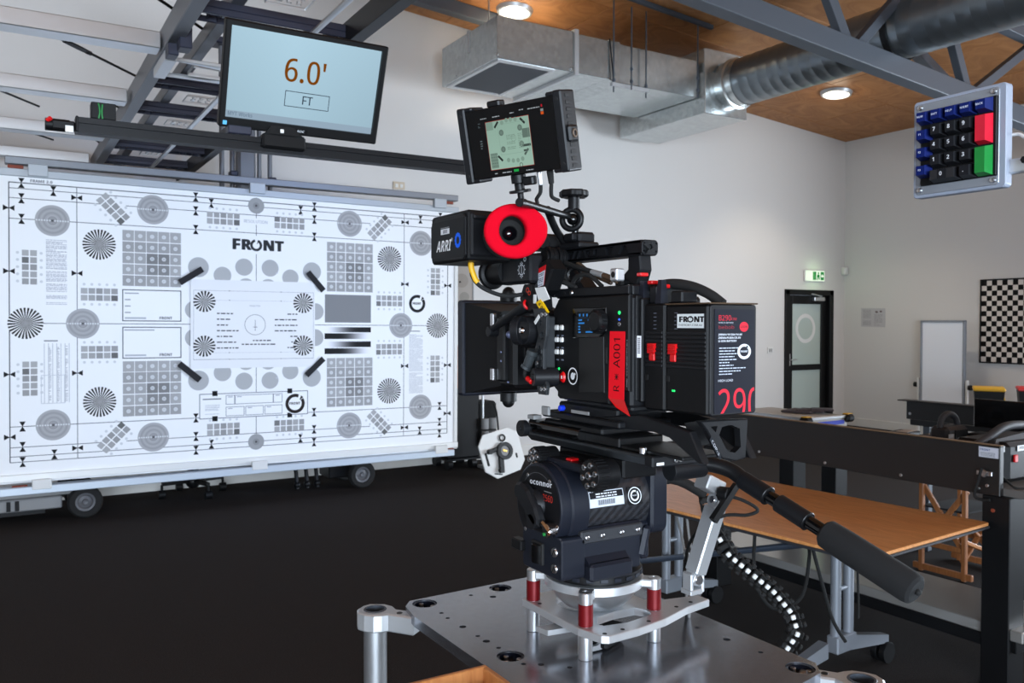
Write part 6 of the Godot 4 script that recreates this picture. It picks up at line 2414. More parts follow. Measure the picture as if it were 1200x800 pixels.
	for e in [[1.43, -1.094, 0.0165, 0.704], [1.4235, -0.955, 0.0225, 0.708]]:
		b = wb(t)
		b.cyl(V(e[3], e[0], e[1]), V(e[3] + 0.04, e[0], e[1]), e[2], -1, 30)
		for k in 24:
			var a := TAU * k / 24
			b.box(V(e[3] + 0.012, e[0] + sin(a) * e[2], e[1] + cos(a) * e[2]), V(0.018, 0.0025, 0.0025), 0.0006, Basis(Vector3.RIGHT, -a))
		var kn := part(t, "clamp_knob", b, M.black_metal)
		b = wb(t)
		for k in 6:
			var a := TAU * k / 6 + 0.3
			b.pipe(V(e[3] - 0.002, e[0] + sin(a) * e[2] * 0.68, e[1] + cos(a) * e[2] * 0.68), V(e[3] + 0.001, e[0] + sin(a) * e[2] * 0.68, e[1] + cos(a) * e[2] * 0.68), 0.0045, 0.0026, 12)
		b.pipe(V(e[3] - 0.003, e[0], e[1]), V(e[3] + 0.001, e[0], e[1]), 0.0058, 0.0032, 14)
		part(kn, "bolt", b, M.screw)
	b = wb(t)
	b.bb(V(0.724, 1.433, -1.035), V(0.738, 1.437, -1.02), 0.001)
	part(t, "safety_catch", b, M.red_plastic, "red safety catch")
	# pan handle
	t = thing("pan_handle", "long black pan handle with a foam grip pointing to the right", "handle", V(0.93, 1.38, -0.8))
	b = wb(t)
	b.cyl(V(0.835, 1.423, -0.93), V(0.9, 1.423, -0.93), 0.0155, -1, 28)
	b.cyl(V(0.862, 1.43, -0.93), V(0.9, 1.432, -0.925), 0.012)
	part(t, "rosette", b, M.black_satin)
	b = wb(t)
	b.tube([V(0.875, 1.428, -0.95), V(0.905, 1.428, -0.92), V(0.925, 1.42, -0.893), V(0.93, 1.406, -0.87)], 0.0115, 14)
	part(t, "bent_tube", b, M.black_metal)
	var p0 := V(0.93, 1.409, -0.876)
	var p1 := V(0.945, 1.3145, -0.61)
	b = wb(t)
	b.cyl(p0, p0.lerp(p1, 0.7), 0.0095, -1, 24)
	part(t, "inner_tube", b, M.black_gloss)
	for e in [[0.0, 0.17, 0.0135], [0.24, 0.42, 0.013]]:
		b = wb(t)
		b.cyl(p0.lerp(p1, e[0]), p0.lerp(p1, e[1]), e[2], -1, 28)
		part(t, "clamp_sleeve", b, M.black_satin)
		b = wb(t)
		b.pipe(p0.lerp(p1, e[1] - 0.006), p0.lerp(p1, e[1] + 0.004), e[2] + 0.0006, 0.0095, 28)
		part(t, "sleeve_ring", b, M.black_metal)
	b = wb(t)
	var g0 := p0.lerp(p1, 0.52)
	var gl := (p1 - g0).length()
	b.lathe([Vector2(0, 0), Vector2(0.016, 0), Vector2(0.0195, 0.004), Vector2(0.0205, 0.03), Vector2(0.0205, gl - 0.01), Vector2(0.019, gl - 0.003), Vector2(0.015, gl), Vector2(0, gl)], g0, p1 - g0, 36)
	part(t, "foam_grip", b, M.foam)
	b = wb(t)
	b.ball(p1 + (p1 - g0).normalized() * 0.002, 0.004, 10)
	part(t, "grip_tip", b, M.rubber)

func cinema() -> void:
	var t: Node3D
	var b: MB
	var im: Image
	# ---- dovetail plate on the head
	t = thing("dovetail_plate", "long black dovetail plate clamped across the top of the fluid head", "plate", V(0.8, 1.442, -1.03))
	b = wb(t)
	b.hexa([V(0.765, 1.442, -1.195), V(0.752, 1.455, -1.195), V(0.848, 1.455, -1.195), V(0.835, 1.442, -1.195), V(0.765, 1.442, -0.885), V(0.752, 1.455, -0.885), V(0.848, 1.455, -0.885), V(0.835, 1.442, -0.885)])
	b.bb(V(0.752, 1.453, -1.195), V(0.848, 1.458, -0.885), 0.001)
	part(t, "plate", b, mat("plate_grey", Color(0.17, 0.18, 0.19), 0.45, 0.3))
	b = wb(t)
	b.bb(V(0.75, 1.443, -0.886), V(0.85, 1.459, -0.868), 0.002)
	part(t, "end_stop", b, M.black_satin)
	for x in [0.792, 0.8]:
		b = wb(t)
		b.pipe(V(x, 1.451, -0.869), V(x, 1.451, -0.8665), 0.0034, 0.0018, 10)
		part(t, "end_bolt", b, M.screw)
	b = wb(t)
	b.bb(V(0.757, 1.446, -0.8685), V(0.77, 1.45, -0.8672), 0.0003)
	part(t, "label", b, M.white_plastic)
	b = wb(t)
	b.cyl(V(0.756, 1.459, -0.895), V(0.756, 1.468, -0.895), 0.005, -1, 12)
	part(t, "stop_pin", b, M.screw)
	# ---- sliding base and battery bracket under the camera
	t = thing("sliding_base", "black sliding base and sloping battery bracket between camera and dovetail plate", "base plate", V(0.8, 1.459, -1.0))
	b = wb(t)
	b.bb(V(0.758, 1.459, -1.12), V(0.842, 1.474, -0.95), 0.002)
	b.bb(V(0.75, 1.474, -1.135), V(0.85, 1.486, -0.98), 0.003)
	part(t, "lower_slide", b, M.black_metal)
	b = wb(t)
	b.bb(V(0.742, 1.49, -1.128), V(0.86, 1.5, -0.93), 0.002)
	b.bb(V(0.755, 1.486, -1.1), V(0.85, 1.516, -0.95), 0.003)
	part(t, "bridge_plate", b, M.black_satin)
	b = wb(t)
	b.cyl(V(0.724, 1.467, -1.165), V(0.735, 1.467, -1.165), 0.0135, -1, 30)
	b.cyl(V(0.722, 1.467, -1.165), V(0.726, 1.467, -1.165), 0.004, -1, 14)
	b.cyl(V(0.735, 1.467, -1.165), V(0.755, 1.467, -1.165), 0.006, -1, 14)
	part(t, "clamp_disc", b, M.black_satin)
	b = wb(t)
	b.cyl(V(0.752, 1.47, -1.17), V(0.752, 1.47, -1.03), 0.0105, -1, 24)
	b.bb(V(0.748, 1.459, -1.18), V(0.79, 1.48, -1.13), 0.003)
	part(t, "slide_barrel", b, M.black_gloss)
	for e in [[V(0.738, 1.493, -1.124), V(0.743, 1.507, -1.104)], [V(0.744, 1.481, -1.175), V(0.76, 1.488, -1.155)]]:
		b = wb(t)
		b.bb(e[0], e[1], 0.001)
		part(t, "release_tab", b, M.grey_plastic, "grey release tab")
	b = wb(t)
	b.cyl(V(0.736, 1.508, -1.07), V(0.745, 1.508, -1.07), 0.0045, -1, 14)
	part(t, "lock_button", b, mat("blue_led", Color(0.06, 0.2, 0.75), 0.4), "blue lock button")
	b = wb(t)
	b.bb(V(0.7405, 1.503, -1.045), V(0.742, 1.508, -1.0), 0.0003)
	part(t, "engraving", b, M.grey_plastic)
	for x in [0.765, 0.85]:
		b = wb(t)
		b.prism(poly([-1.0, 1.5, -0.9, 1.513, -0.80, 1.5, -0.775, 1.462, -0.786, 1.462, -0.84, 1.488, -0.87, 1.492, -1.0, 1.488]), 0.012, V(x, 0, 0), Vector3.BACK, Vector3.UP, 0.0015)
		part(t, "side_arm", b, M.black_satin)
	b = wb(t)
	b.prism(poly([0.752, 1.516, 0.838, 1.514, 0.834, 1.462, 0.815, 1.46, 0.79, 1.466, 0.765, 1.502]), 0.01, V(0, 0, -0.79), Vector3.RIGHT, Vector3.UP, 0.0015, [poly([0.79, 1.506, 0.806, 1.508, 0.822, 1.502, 0.824, 1.478, 0.814, 1.471, 0.8, 1.474, 0.785, 1.496]), poly([0.769, 1.508, 0.782, 1.508, 0.779, 1.5])])
	part(t, "battery_bracket", b, M.black_satin)
	b = wb(t)
	b.prism(poly([0.78, 1.506, 0.83, 1.508, 0.828, 1.475, 0.8, 1.472]), 0.002, V(0, 0, -0.84), Vector3.RIGHT, Vector3.UP, 0.0)
	b.bb(V(0.76, 1.459, -0.95), V(0.84, 1.464, -0.82), 0.001)
	part(t, "inner_plate", b, M.black_metal)
	im = canvas(128, 40, Color(0.1, 0.11, 0.13))
	text(im, "CDP-3", 64, 20, 34, Color(0.8, 0.8, 0.82), 0.5, "sans")
	b = wb(t)
	b.slab(V(0.771, 1.496, -0.7795), V(0.789, 1.468, -0.7795), V(0.786, 1.464, -0.7795), V(0.768, 1.491, -0.7795), 0.0003)
	part(t, "lettering", b, print_mat(im))
	# ---- camera body
	var xl := 0.737
	t = thing("cinema_camera", "black cinema camera body with a red tape strip, seen from its left side", "camera", V(0.806, 1.515, -1.0))
	b = wb(t)
	b.bb(V(xl + 0.004, 1.522, -1.085), V(0.872, 1.678, -0.902), 0.004)
	b.bb(V(xl + 0.012, 1.515, -1.07), V(0.865, 1.525, -0.91), 0.003)
	b.bb(V(0.755, 1.53, -1.102), V(0.86, 1.665, -1.08), 0.004)
	part(t, "body", b, M.black_satin)
	b = wb(t)
	b.prism(poly([-1.084, 1.665, -1.074, 1.677, -0.903, 1.679, -0.903, 1.545, -0.945, 1.542, -0.948, 1.524, -1.06, 1.522, -1.088, 1.54, -1.089, 1.658]), 0.008, V(xl + 0.008, 0, 0), Vector3.BACK, Vector3.UP, 0.002)
	part(t, "side_panel", b, M.black_plastic)
	b = wb(t)
	b.prism(poly([-1.034, 1.662, -0.952, 1.662, -0.952, 1.628, -0.968, 1.619, -1.034, 1.617]), 0.003, V(xl + 0.001, 0, 0), Vector3.BACK, Vector3.UP, 0.001)
	part(t, "display_surround", b, M.black_gloss)
	im = canvas(200, 200, Color(0.01, 0.02, 0.035))
	var bl := Color(0.2, 0.62, 1.0)
	for k in 4:
		fill(im, 24 + k * 44, 18, 40 + k * 44, 42, bl)
	fill(im, 14, 52, 186, 55, Color(0.12, 0.35, 0.55))
	for r in [[14, 68, 46], [130, 68, 54], [14, 96, 74], [150, 96, 36], [14, 126, 24], [156, 126, 26], [14, 150, 24], [14, 176, 30], [104, 176, 82]]:
		fill(im, r[0], r[1], r[0] + r[2], r[1] + 14, bl)
	b = wb(t)
	b.slab(V(xl - 0.0025, 1.656, -1.021), V(xl - 0.0025, 1.656, -0.98), V(xl - 0.0025, 1.624, -0.98), V(xl - 0.0025, 1.623, -1.021), 0.001)
	part(t, "display_screen", b, glow_mat(im, 0.55))
	b = wb(t)
	b.lathe([Vector2(0, 0.012), Vector2(0.013, 0.012), Vector2(0.0165, 0.009), Vector2(0.0175, 0), Vector2(0, 0)], V(xl - 0.002, 1.642, -0.965), Vector3.LEFT, 24)
	for k in 20:
		var a := TAU * k / 20
		b.box(V(xl - 0.007, 1.642 + sin(a) * 0.017, -0.965 + cos(a) * 0.017), V(0.009, 0.002, 0.002), 0.0005, Basis(Vector3.RIGHT, -a))
	part(t, "jog_wheel", b, M.black_metal)
	b = wb(t)
	b.prism(poly([-1.018, 1.617, -0.958, 1.62, -0.956, 1.54, -1.018, 1.536]), 0.002, V(xl + 0.0005, 0, 0), Vector3.BACK, Vector3.UP, 0.0005)
	part(t, "vent_panel", b, mat("vent_black", Color(0.035, 0.038, 0.045), 0.4))
	b = wb(t)
	b.bb(V(xl - 0.001, 1.582, -0.957), V(xl + 0.002, 1.605, -0.951), 0.0005)
	part(t, "port_cover", b, M.hole)
	for r in 3:
		for c in 2:
			b = wb(t)
			b.bb(V(xl - 0.003, 1.6285 - r * 0.0187, -1.0815 + c * 0.0135), V(xl + 0.001, 1.6365 - r * 0.0187, -1.0715 + c * 0.0125), 0.0015)
			part(t, "button", b, M.white_plastic, "pale square button")
		b = wb(t)
		for c in 2:
			b.bb(V(xl - 0.0004, 1.619 - r * 0.0187, -1.0785 + c * 0.0125), V(xl + 0.001, 1.6215 - r * 0.0187, -1.0725 + c * 0.0125), 0.0002)
		part(t, "button_mark", b, mat("mark_grey", Color(0.35, 0.37, 0.42), 0.5))
	var e0 := [[1.569, -1.072, 0.0022, "green_led_on", Color(0.1, 0.9, 0.4), "status_light"], [1.654, -0.924, 0.0028, "green_led_on", Color(0.1, 0.9, 0.4), "status_light"], [1.6445, -0.924, 0.0016, "blue_led_on", Color(0.1, 0.35, 1.0), "status_light"]]
	for e in e0:
		b = wb(t)
		b.lathe([Vector2(0, 0.0015), Vector2(e[2] * 0.7, 0.0012), Vector2(e[2], 0)], V(xl, e[0], e[1]), Vector3.LEFT, 14)
		var lm := mat(e[3], e[4], 0.3)
		lm.emission_enabled = true
		lm.emission = e[4]
		lm.emission_energy_multiplier = 0.9
		part(t, e[5], b, lm)
	b = wb(t)
	b.pipe(V(xl - 0.0008, 1.638, -0.924), V(xl + 0.001, 1.638, -0.924), 0.003, 0.0018, 14)
	part(t, "headphone_socket", b, M.screw)
	b = wb(t)
	b.lathe([Vector2(0, 0.003), Vector2(0.005, 0.0028), Vector2(0.0065, 0)], V(xl, 1.5565, -1.061), Vector3.LEFT, 20, 1.35, Vector3.BACK)
	var rb := part(t, "record_button", b, M.red_plastic, "red record button")
	b = wb(t)
	b.bb(V(xl - 0.0034, 1.554, -1.0625), V(xl - 0.0028, 1.559, -1.0595), 0.0001)
	part(rb, "mark", b, M.white_plastic)
	im = canvas(96, 128, Color(0.085, 0.085, 0.09))
	for y in 128:
		for x in 96:
			var d := Vector2((x - 48) / 46.0, (y - 64) / 62.0).length()
			if d < 1.0 and (d > 0.84 or d < 0.42):
				im.set_pixel(x, y, Color(0.84, 0.85, 0.86))
	quadfill(im, poly([60, 46, 70, 38, 78, 50, 66, 60]), Color(0.84, 0.85, 0.86))
	b = wb(t)
	b.slab(V(xl - 0.0006, 1.573, -1.048), V(xl - 0.0006, 1.573, -1.022), V(xl - 0.0006, 1.546, -1.022), V(xl - 0.0006, 1.546, -1.048), 0.0004)
	part(t, "ring_badge", b, print_mat(im), "white ring badge")
	# red tape with hand lettering
	im = canvas(256, 640, Color(0.9, 0.07, 0.13))
	var ti := Color(0.1, 0.02, 0.03)
	text(im, "A001", 128, 190, 150, ti, 0.5, "sans", 0.9, 0.0, -PI / 2)
	text(im, "R", 128, 540, 130, ti, 0.5, "sans", 0.9, 0.0, -PI / 2)
	for k in 4:
		var a := PI * k / 4
		var c := Vector2(128, 430)
		var d := Vector2(cos(a), sin(a)) * (30 if k % 2 == 0 else 38)
		var s := Vector2(-sin(a), cos(a)) * 4
		quadfill(im, PackedVector2Array([c - d - s, c + d - s, c + d + s, c - d + s]), ti)
	b = wb(t)
	b.slab(V(xl - 0.001, 1.628, -0.944), V(xl - 0.001, 1.628, -0.9105), V(xl - 0.001, 1.533, -0.9125), V(xl - 0.001, 1.533, -0.947), 0.0006)
	var tp := part(t, "red_tape", b, print_mat(im, 0.6), "red tape strip lettered R A001")
	b = wb(t)
	var q := [V(xl - 0.001, 1.533, -0.947), V(xl - 0.001, 1.533, -0.9125), V(xl - 0.006, 1.512, -0.893), V(xl - 0.005, 1.522, -0.925)]
	b.flat4(q[0], q[1], q[2], q[3], V(-1, 0, 0))
	b.flat4(q[0] + V(0.0006, 0, 0), q[1] + V(0.0006, 0, 0), q[2] + V(0.0006, 0, 0), q[3] + V(0.0006, 0, 0), V(1, 0, 0))
	part(tp, "loose_end", b, M.red_plastic)
	im = canvas(24, 240, Color(0.08, 0.08, 0.085))
	greek(im, 5, 4, 19, 236, 48, Color(0.62, 0.62, 0.64), 1.0)
	b = wb(t)
	b.slab(V(xl - 0.0005, 1.618, -0.9085), V(xl - 0.0005, 1.618, -0.9045), V(xl - 0.0005, 1.55, -0.9045), V(xl - 0.0005, 1.55, -0.9085), 0.0003)
	part(t, "fine_print", b, print_mat(im))
	# recess at the back of the body with its label
	b = wb(t)
	b.bb(V(0.752, 1.53, -0.903), V(0.86, 1.674, -0.893), 0.002)
	b.bb(V(0.748, 1.532, -0.903), V(0.758, 1.678, -0.9), 0.001)
	part(t, "rear_plate", b, M.black_metal)
	im = canvas(48, 128, Color(0.82, 0.82, 0.84))
	for k in 24:
		fill(im, 20, 10 + k * 4, 42, 11 + k * 4 + (k * 5) % 3, Color(0.15, 0.15, 0.16))
	greek(im, 5, 8, 16, 120, 10, Color(0.4, 0.4, 0.42))
	b = wb(t)
	b.slab(V(0.7475, 1.622, -0.903), V(0.7515, 1.622, -0.8945), V(0.7515, 1.592, -0.8945), V(0.7475, 1.592, -0.903), 0.0004)
	part(t, "barcode_label", b, print_mat(im), "white barcode label")
	# top plate
	b = wb(t)
	b.bb(V(0.75, 1.678, -1.1), V(0.86, 1.693, -0.91), 0.002)
	b.bb(V(0.746, 1.68, -1.105), V(0.752, 1.692, -0.915), 0.001)
	var tpl := part(t, "top_plate", b, M.black_satin)
	for k in 6:
		b = wb(t)
		b.cyl(V(0.7455, 1.6855, -1.07 + k * 0.026), V(0.7462, 1.6855, -1.07 + k * 0.026), 0.002, -1, 8)
		part(tpl, "thread_hole", b, M.hole)
	for z in [-1.052, -1.1]:
		b = wb(t)
		b.lathe([Vector2(0, 0.002), Vector2(0.003, 0.0018), Vector2(0.004, 0)], V(0.746, 1.6855, z), Vector3.LEFT, 12)
		part(tpl, "cap_screw", b, M.screw)
	b = wb(t)
	b.bb(V(0.741, 1.699, -0.952), V(0.756, 1.717, -0.935), 0.002)
	part(tpl, "silver_block", b, M.alu_satin, "small silver block")
	b = wb(t)
	b.cyl(V(0.7405, 1.708, -0.9435), V(0.7412, 1.708, -0.9435), 0.0045, -1, 12)
	part(tpl, "block_hole", b, M.hole)
	# ---- hot swap adapter and battery
	t = thing("hot_swap_adapter", "narrow black adapter with a red latch between camera and battery", "adapter", V(0.8, 1.521, -0.873))
	b = wb(t)
	b.bb(V(0.757, 1.521, -0.895), V(0.842, 1.666, -0.853), 0.003)
	b.bb(V(0.76, 1.528, -0.9), V(0.84, 1.66, -0.893), 0.002)
	part(t, "body", b, M.black_plastic)
	battery_trim(t, 0.757, -0.893, -0.856, -0.876, false)
	t = thing("camera_battery", "large black camera battery with a dark blue label on its back", "battery", V(0.8, 1.522, -0.81))
	b = wb(t)
	b.bb(V(0.757, 1.522, -0.851), V(0.8405, 1.6635, -0.7725), 0.003)
	part(t, "body", b, M.black_plastic)
	battery_trim(t, 0.757, -0.85, -0.775, -0.8345, true)
	b = wb(t)
	b.prism(rrect(0.759, 1.5225, 0.8405, 1.663, 0.004), 0.0035, V(0, 0, -0.7735), Vector3.RIGHT, Vector3.UP, 0.001)
	part(t, "back_shell", b, M.black_satin)
	im = canvas(560, 980, Color(0.055, 0.07, 0.115))
	fill(im, 0, 190, 560, 192, Color(0.14, 0.16, 0.21))
	fill(im, 0, 255, 560, 257, Color(0.14, 0.16, 0.21))
	var rd := Color(0.8, 0.13, 0.2)
	var wh := Color(0.85, 0.87, 0.9)
	text(im, "B290", 50, 108, 92, rd, 0.0, "sans", 0.85)
	text(im, "CINE", 230, 122, 42, rd, 0.0, "sans", 0.85)
	text(im, "made in Germany", 50, 166, 26, wh, 0.0)
	text(im, "bebob", 50, 224, 58, Color(0.55, 0.12, 0.17), 0.0, "sans", 1.35)
	disc(im, 410, 218, 62, rd)
	text(im, "LiION", 410, 218, 38, Color(0.35, 0.04, 0.08), 0.5, "sansbold")
	text(im, "290Wh/19.5Ah/14.4V", 50, 316, 34, wh, 0.0, "sansbold")
	text(im, "290Wh/9.8Ah/28.8V", 50, 356, 34, wh, 0.0, "sansbold")
	text(im, "Li-ION BATTERY", 50, 396, 34, wh, 0.0, "sansbold")
	for k in 11:
		var w: float = [300, 220, 270, 210, 250, 225, 200, 370, 300, 330, 200][k]
		greek(im, 65, 470 + k * 36, 65 + w, 494 + k * 36, 1, Color(0.75, 0.78, 0.83), 1.0)
	ring_mark(im, 415, 530, 92, wh, Color(0.055, 0.07, 0.115))
	disc(im, 415, 530, 96, wh, 86)
	text(im, "HIGH LOAD", 50, 886, 40, wh, 0.0, "sans")
	fill(im, 0, 908, 560, 980, Color(0.055, 0.07, 0.115))
	b = wb(t)
	b.slab(V(0.7655, 1.657, -0.7695), V(0.8365, 1.657, -0.7695), V(0.8365, 1.557, -0.7695), V(0.7655, 1.557, -0.7695), 0.0005)
	part(t, "back_label", b, print_mat(im), "dark blue label with red figures")
	im = canvas(560, 360, Color(0.055, 0.07, 0.115))
	text(im, "290", 34, 252, 640, rd, 0.0, "sans", 0.6)
	b = wb(t)
	b.slab(V(0.7655, 1.557, -0.7695), V(0.8365, 1.557, -0.7695), V(0.8365, 1.525, -0.7695), V(0.7655, 1.525, -0.7695), 0.0005)
	part(t, "big_figures", b, print_mat(im), "large red 290 figures")
	b = wb(t)
	b.bb(V(0.756, 1.6635, -0.852), V(0.842, 1.6655, -0.768), 0.0008)
	part(t, "top_edge", b, mat("rim_brown", Color(0.3, 0.24, 0.18), 0.35))
	top_rig()
	lens_and_box()
	viewfinder()
	field_monitor()

func battery_trim(t: Node3D, x: float, z0: float, z1: float, lz: float, big: bool) -> void:
	var b := wb(t)
	for k in 9:
		b.bb(V(x - 0.0012, 1.5805 + k * 0.0055, z0 + 0.001), V(x + 0.001, 1.5845 + k * 0.0055, z1 - 0.001), 0.0006)
	part(t, "grip_ribs", b, M.black_satin)
	b = wb(t)
	b.hexa([V(x - 0.003, 1.5985, lz - 0.009), V(x - 0.003, 1.5985, lz + 0.005), V(x, 1.5985, lz + 0.005), V(x, 1.5985, lz - 0.009), V(x - 0.005, 1.612, lz - 0.006), V(x - 0.005, 1.612, lz + 0.0075), V(x, 1.612, lz + 0.0075), V(x, 1.612, lz - 0.006)])
	b.bb(V(x - 0.0035, 1.5885, lz - 0.005), V(x, 1.5985, lz + 0.0055), 0.001)
	for k in 4:
		b.bb(V(x - 0.0058, 1.601 + k * 0.003, lz - 0.0065), V(x - 0.003, 1.6022 + k * 0.003, lz + 0.0065), 0.0003)
	part(t, "latch", b, M.red_plastic, "red release latch")
	b = wb(t)
	for k in 5:
		b.bb(V(x - 0.0004, 1.6315 + k * 0.0052, lz + 0.001), V(x + 0.001, 1.6325 + k * 0.0052, lz + 0.0065), 0.0001)
	part(t, "charge_bars", b, M.mark_grey)
	b = wb(t)
	b.bb(V(x - 0.0006, 1.562, z0 + 0.001), V(x + 0.001, 1.569, z0 + 0.007), 0.0002)
	part(t, "notch", b, M.hole)
	if big:
		b = wb(t)
		b.bb(V(x - 0.0006, 1.549, -0.838), V(x + 0.001, 1.5515, -0.832), 0.0003)
		part(t, "charge_light", b, M.green_led_on)
		var im := canvas(300, 168, Color(0.84, 0.87, 0.87))
		frame(im, 0, 0, 300, 168, 6, Color(0.2, 0.2, 0.22))
		front_logo(im, 150, 66, 84, Color(0.06, 0.06, 0.07), 0.98)
		text(im, "THEFRONT.COM.AU", 150, 132, 30, Color(0.12, 0.12, 0.13), 0.5, "sans", 0.98)
		b = wb(t)
		b.slab(V(x - 0.0006, 1.652, -0.829), V(x - 0.0006, 1.652, -0.778), V(x - 0.0006, 1.6325, -0.778), V(x - 0.0006, 1.6325, -0.829), 0.0005)
		part(t, "front_label", b, print_mat(im), "white label reading FRONT")

func top_rig() -> void:
	var t: Node3D
	var b: MB
	t = thing("top_handle", "long black top handle with triangular cut-outs above the camera", "handle", V(0.8, 1.693, -1.02))
	b = wb(t)
	var holes := []
	var zs := [-1.16, -1.13, -1.1, -1.07, -1.0, -0.965]
	for k in zs.size():
		var z: float = zs[k]
		var f := 1.0 if k % 2 == 0 else -1.0
		holes.append(PackedVector2Array([Vector2(z - 0.012, 1.747 + 0.006 * f), Vector2(z + 0.012, 1.747 + 0.006 * f), Vector2(z + 0.005, 1.747 - 0.006 * f), Vector2(z - 0.005, 1.747 - 0.006 * f)]))
	holes.append(circle(Vector2(-1.033, 1.747), 0.0055, 14))
	holes.append(circle(Vector2(-1.05, 1.747), 0.003, 10))
	for x in [0.783, 0.805]:
		b.prism(rrect(-1.2, 1.7365, -0.925, 1.7575, 0.003), 0.006, V(x, 0, 0), Vector3.BACK, Vector3.UP, 0.001, holes)
	b.bb(V(0.777, 1.753, -1.2), V(0.805, 1.758, -0.925), 0.001)
	b.bb(V(0.777, 1.736, -1.2), V(0.805, 1.741, -0.925), 0.001)
	b.bb(V(0.782, 1.741, -1.2), V(0.785, 1.753, -0.925), 0.0)
	part(t, "handle_bar", b, M.black_satin)
	b = wb(t)
	b.prism(rrect(0.776, 1.736, 0.806, 1.758, 0.006), 0.006, V(0, 0, -0.928), Vector3.RIGHT, Vector3.UP, 0.001, [circle(Vector2(0.791, 1.748), 0.004, 14), circle(Vector2(0.78, 1.753), 0.0015, 8), circle(Vector2(0.802, 1.753), 0.0015, 8), circle(Vector2(0.78, 1.742), 0.0015, 8), circle(Vector2(0.802, 1.742), 0.0015, 8)])
	part(t, "end_plate", b, M.black_satin)
	b = wb(t)
	for k in 6:
		var a := TAU * k / 6
		b.cyl(V(0.791 + cos(a) * 0.0065, 1.748 + sin(a) * 0.0065, -0.923), V(0.791 + cos(a) * 0.0065, 1.748 + sin(a) * 0.0065, -0.9215), 0.0011, -1, 8)
	b.cyl(V(0.791, 1.748, -0.9265), V(0.791, 1.748, -0.9255), 0.0045, -1, 12)
	part(t, "end_holes", b, M.hole)
	b = wb(t)
	b.prism(poly([-0.962, 1.738, -0.935, 1.738, -0.932, 1.716, -0.942, 1.693, -0.992, 1.693, -0.992, 1.702, -0.976, 1.708, -0.962, 1.718]), 0.022, V(0.804, 0, 0), Vector3.BACK, Vector3.UP, 0.002, [circle(Vector2(-0.972, 1.7), 0.004, 10)])
	part(t, "rear_post", b, M.black_satin)
	b = wb(t)
	b.hexa([V(0.785, 1.738, -1.15), V(0.785, 1.738, -1.12), V(0.812, 1.738, -1.12), V(0.812, 1.738, -1.15), V(0.785, 1.693, -1.1), V(0.785, 1.693, -1.07), V(0.812, 1.693, -1.07), V(0.812, 1.693, -1.1)])
	part(t, "front_post", b, M.black_satin)
	b = wb(t)
	for k in 4:
		b.cyl(V(0.742 + k * 0.009, 1.744, -1.118), V(0.749 + k * 0.009, 1.744, -1.118), 0.0155 if k % 2 == 1 else 0.017, -1, 28)
	b.cyl(V(0.739, 1.744, -1.118), V(0.743, 1.744, -1.118), 0.012, -1, 24)
	part(t, "thumb_screw", b, M.black_metal)
	# ball mount with its hand knob and the arm to the monitor
	t = thing("ball_mount", "black ball mount with a big hand knob on the top handle", "mount", V(0.79, 1.758, -1.106))
	b = wb(t)
	b.bb(V(0.775, 1.757, -1.131), V(0.815, 1.768, -1.071), 0.003)
	b.bb(V(0.78, 1.766, -1.124), V(0.812, 1.784, -1.078), 0.004)
	b.bb(V(0.772, 1.77, -1.111), V(0.782, 1.782, -1.086), 0.002)
	part(t, "clamp", b, M.black_satin)
	b = wb(t)
	b.cyl(V(0.79, 1.78, -1.104), V(0.79, 1.796, -1.104), 0.006, -1, 14)
	b.ball(V(0.785, 1.8055, -1.104), 0.0095, 20)
	part(t, "ball", b, M.black_gloss)
	b = wb(t)
	b.torus(V(0.783, 1.8055, -1.104), V(-0.75, 0.0, 0.66), 0.0155, 0.005, 30, 10)
	part(t, "socket", b, M.black_metal)
	b = wb(t)
	b.cyl(V(0.788, 1.82, -1.105), V(0.788, 1.842, -1.105), 0.0095, -1, 20)
	part(t, "stem", b, M.black_metal)
	b = wb(t)
	var pp := PackedVector2Array()
	for k in 48:
		var a := TAU * k / 48
		var r := 0.0225 + 0.0014 * cos(a * 8)
		pp.append(Vector2(0.788 + cos(a) * r, -1.105 + sin(a) * r))
	b.prism(pp, 0.0115, V(0, 1.852, 0), Vector3.RIGHT, Vector3.BACK, 0.0025, [], true)
	part(t, "hand_knob", b, M.black_plastic)
	b = wb(t)
	b.cyl(V(0.782, 1.81, -1.108), V(0.623, 1.808, -1.0), 0.0055, -1, 16)
	b.cyl(V(0.632, 1.808, -1.006), V(0.618, 1.8075, -0.997), 0.0065, -1, 16)
	part(t, "arm", b, M.black_metal)
	b = wb(t)
	b.tube([V(0.73, 1.818, -1.096), V(0.76, 1.79, -1.116), V(0.79, 1.765, -1.126)], 0.006, 10, 4)
	part(t, "brace", b, M.black_metal)
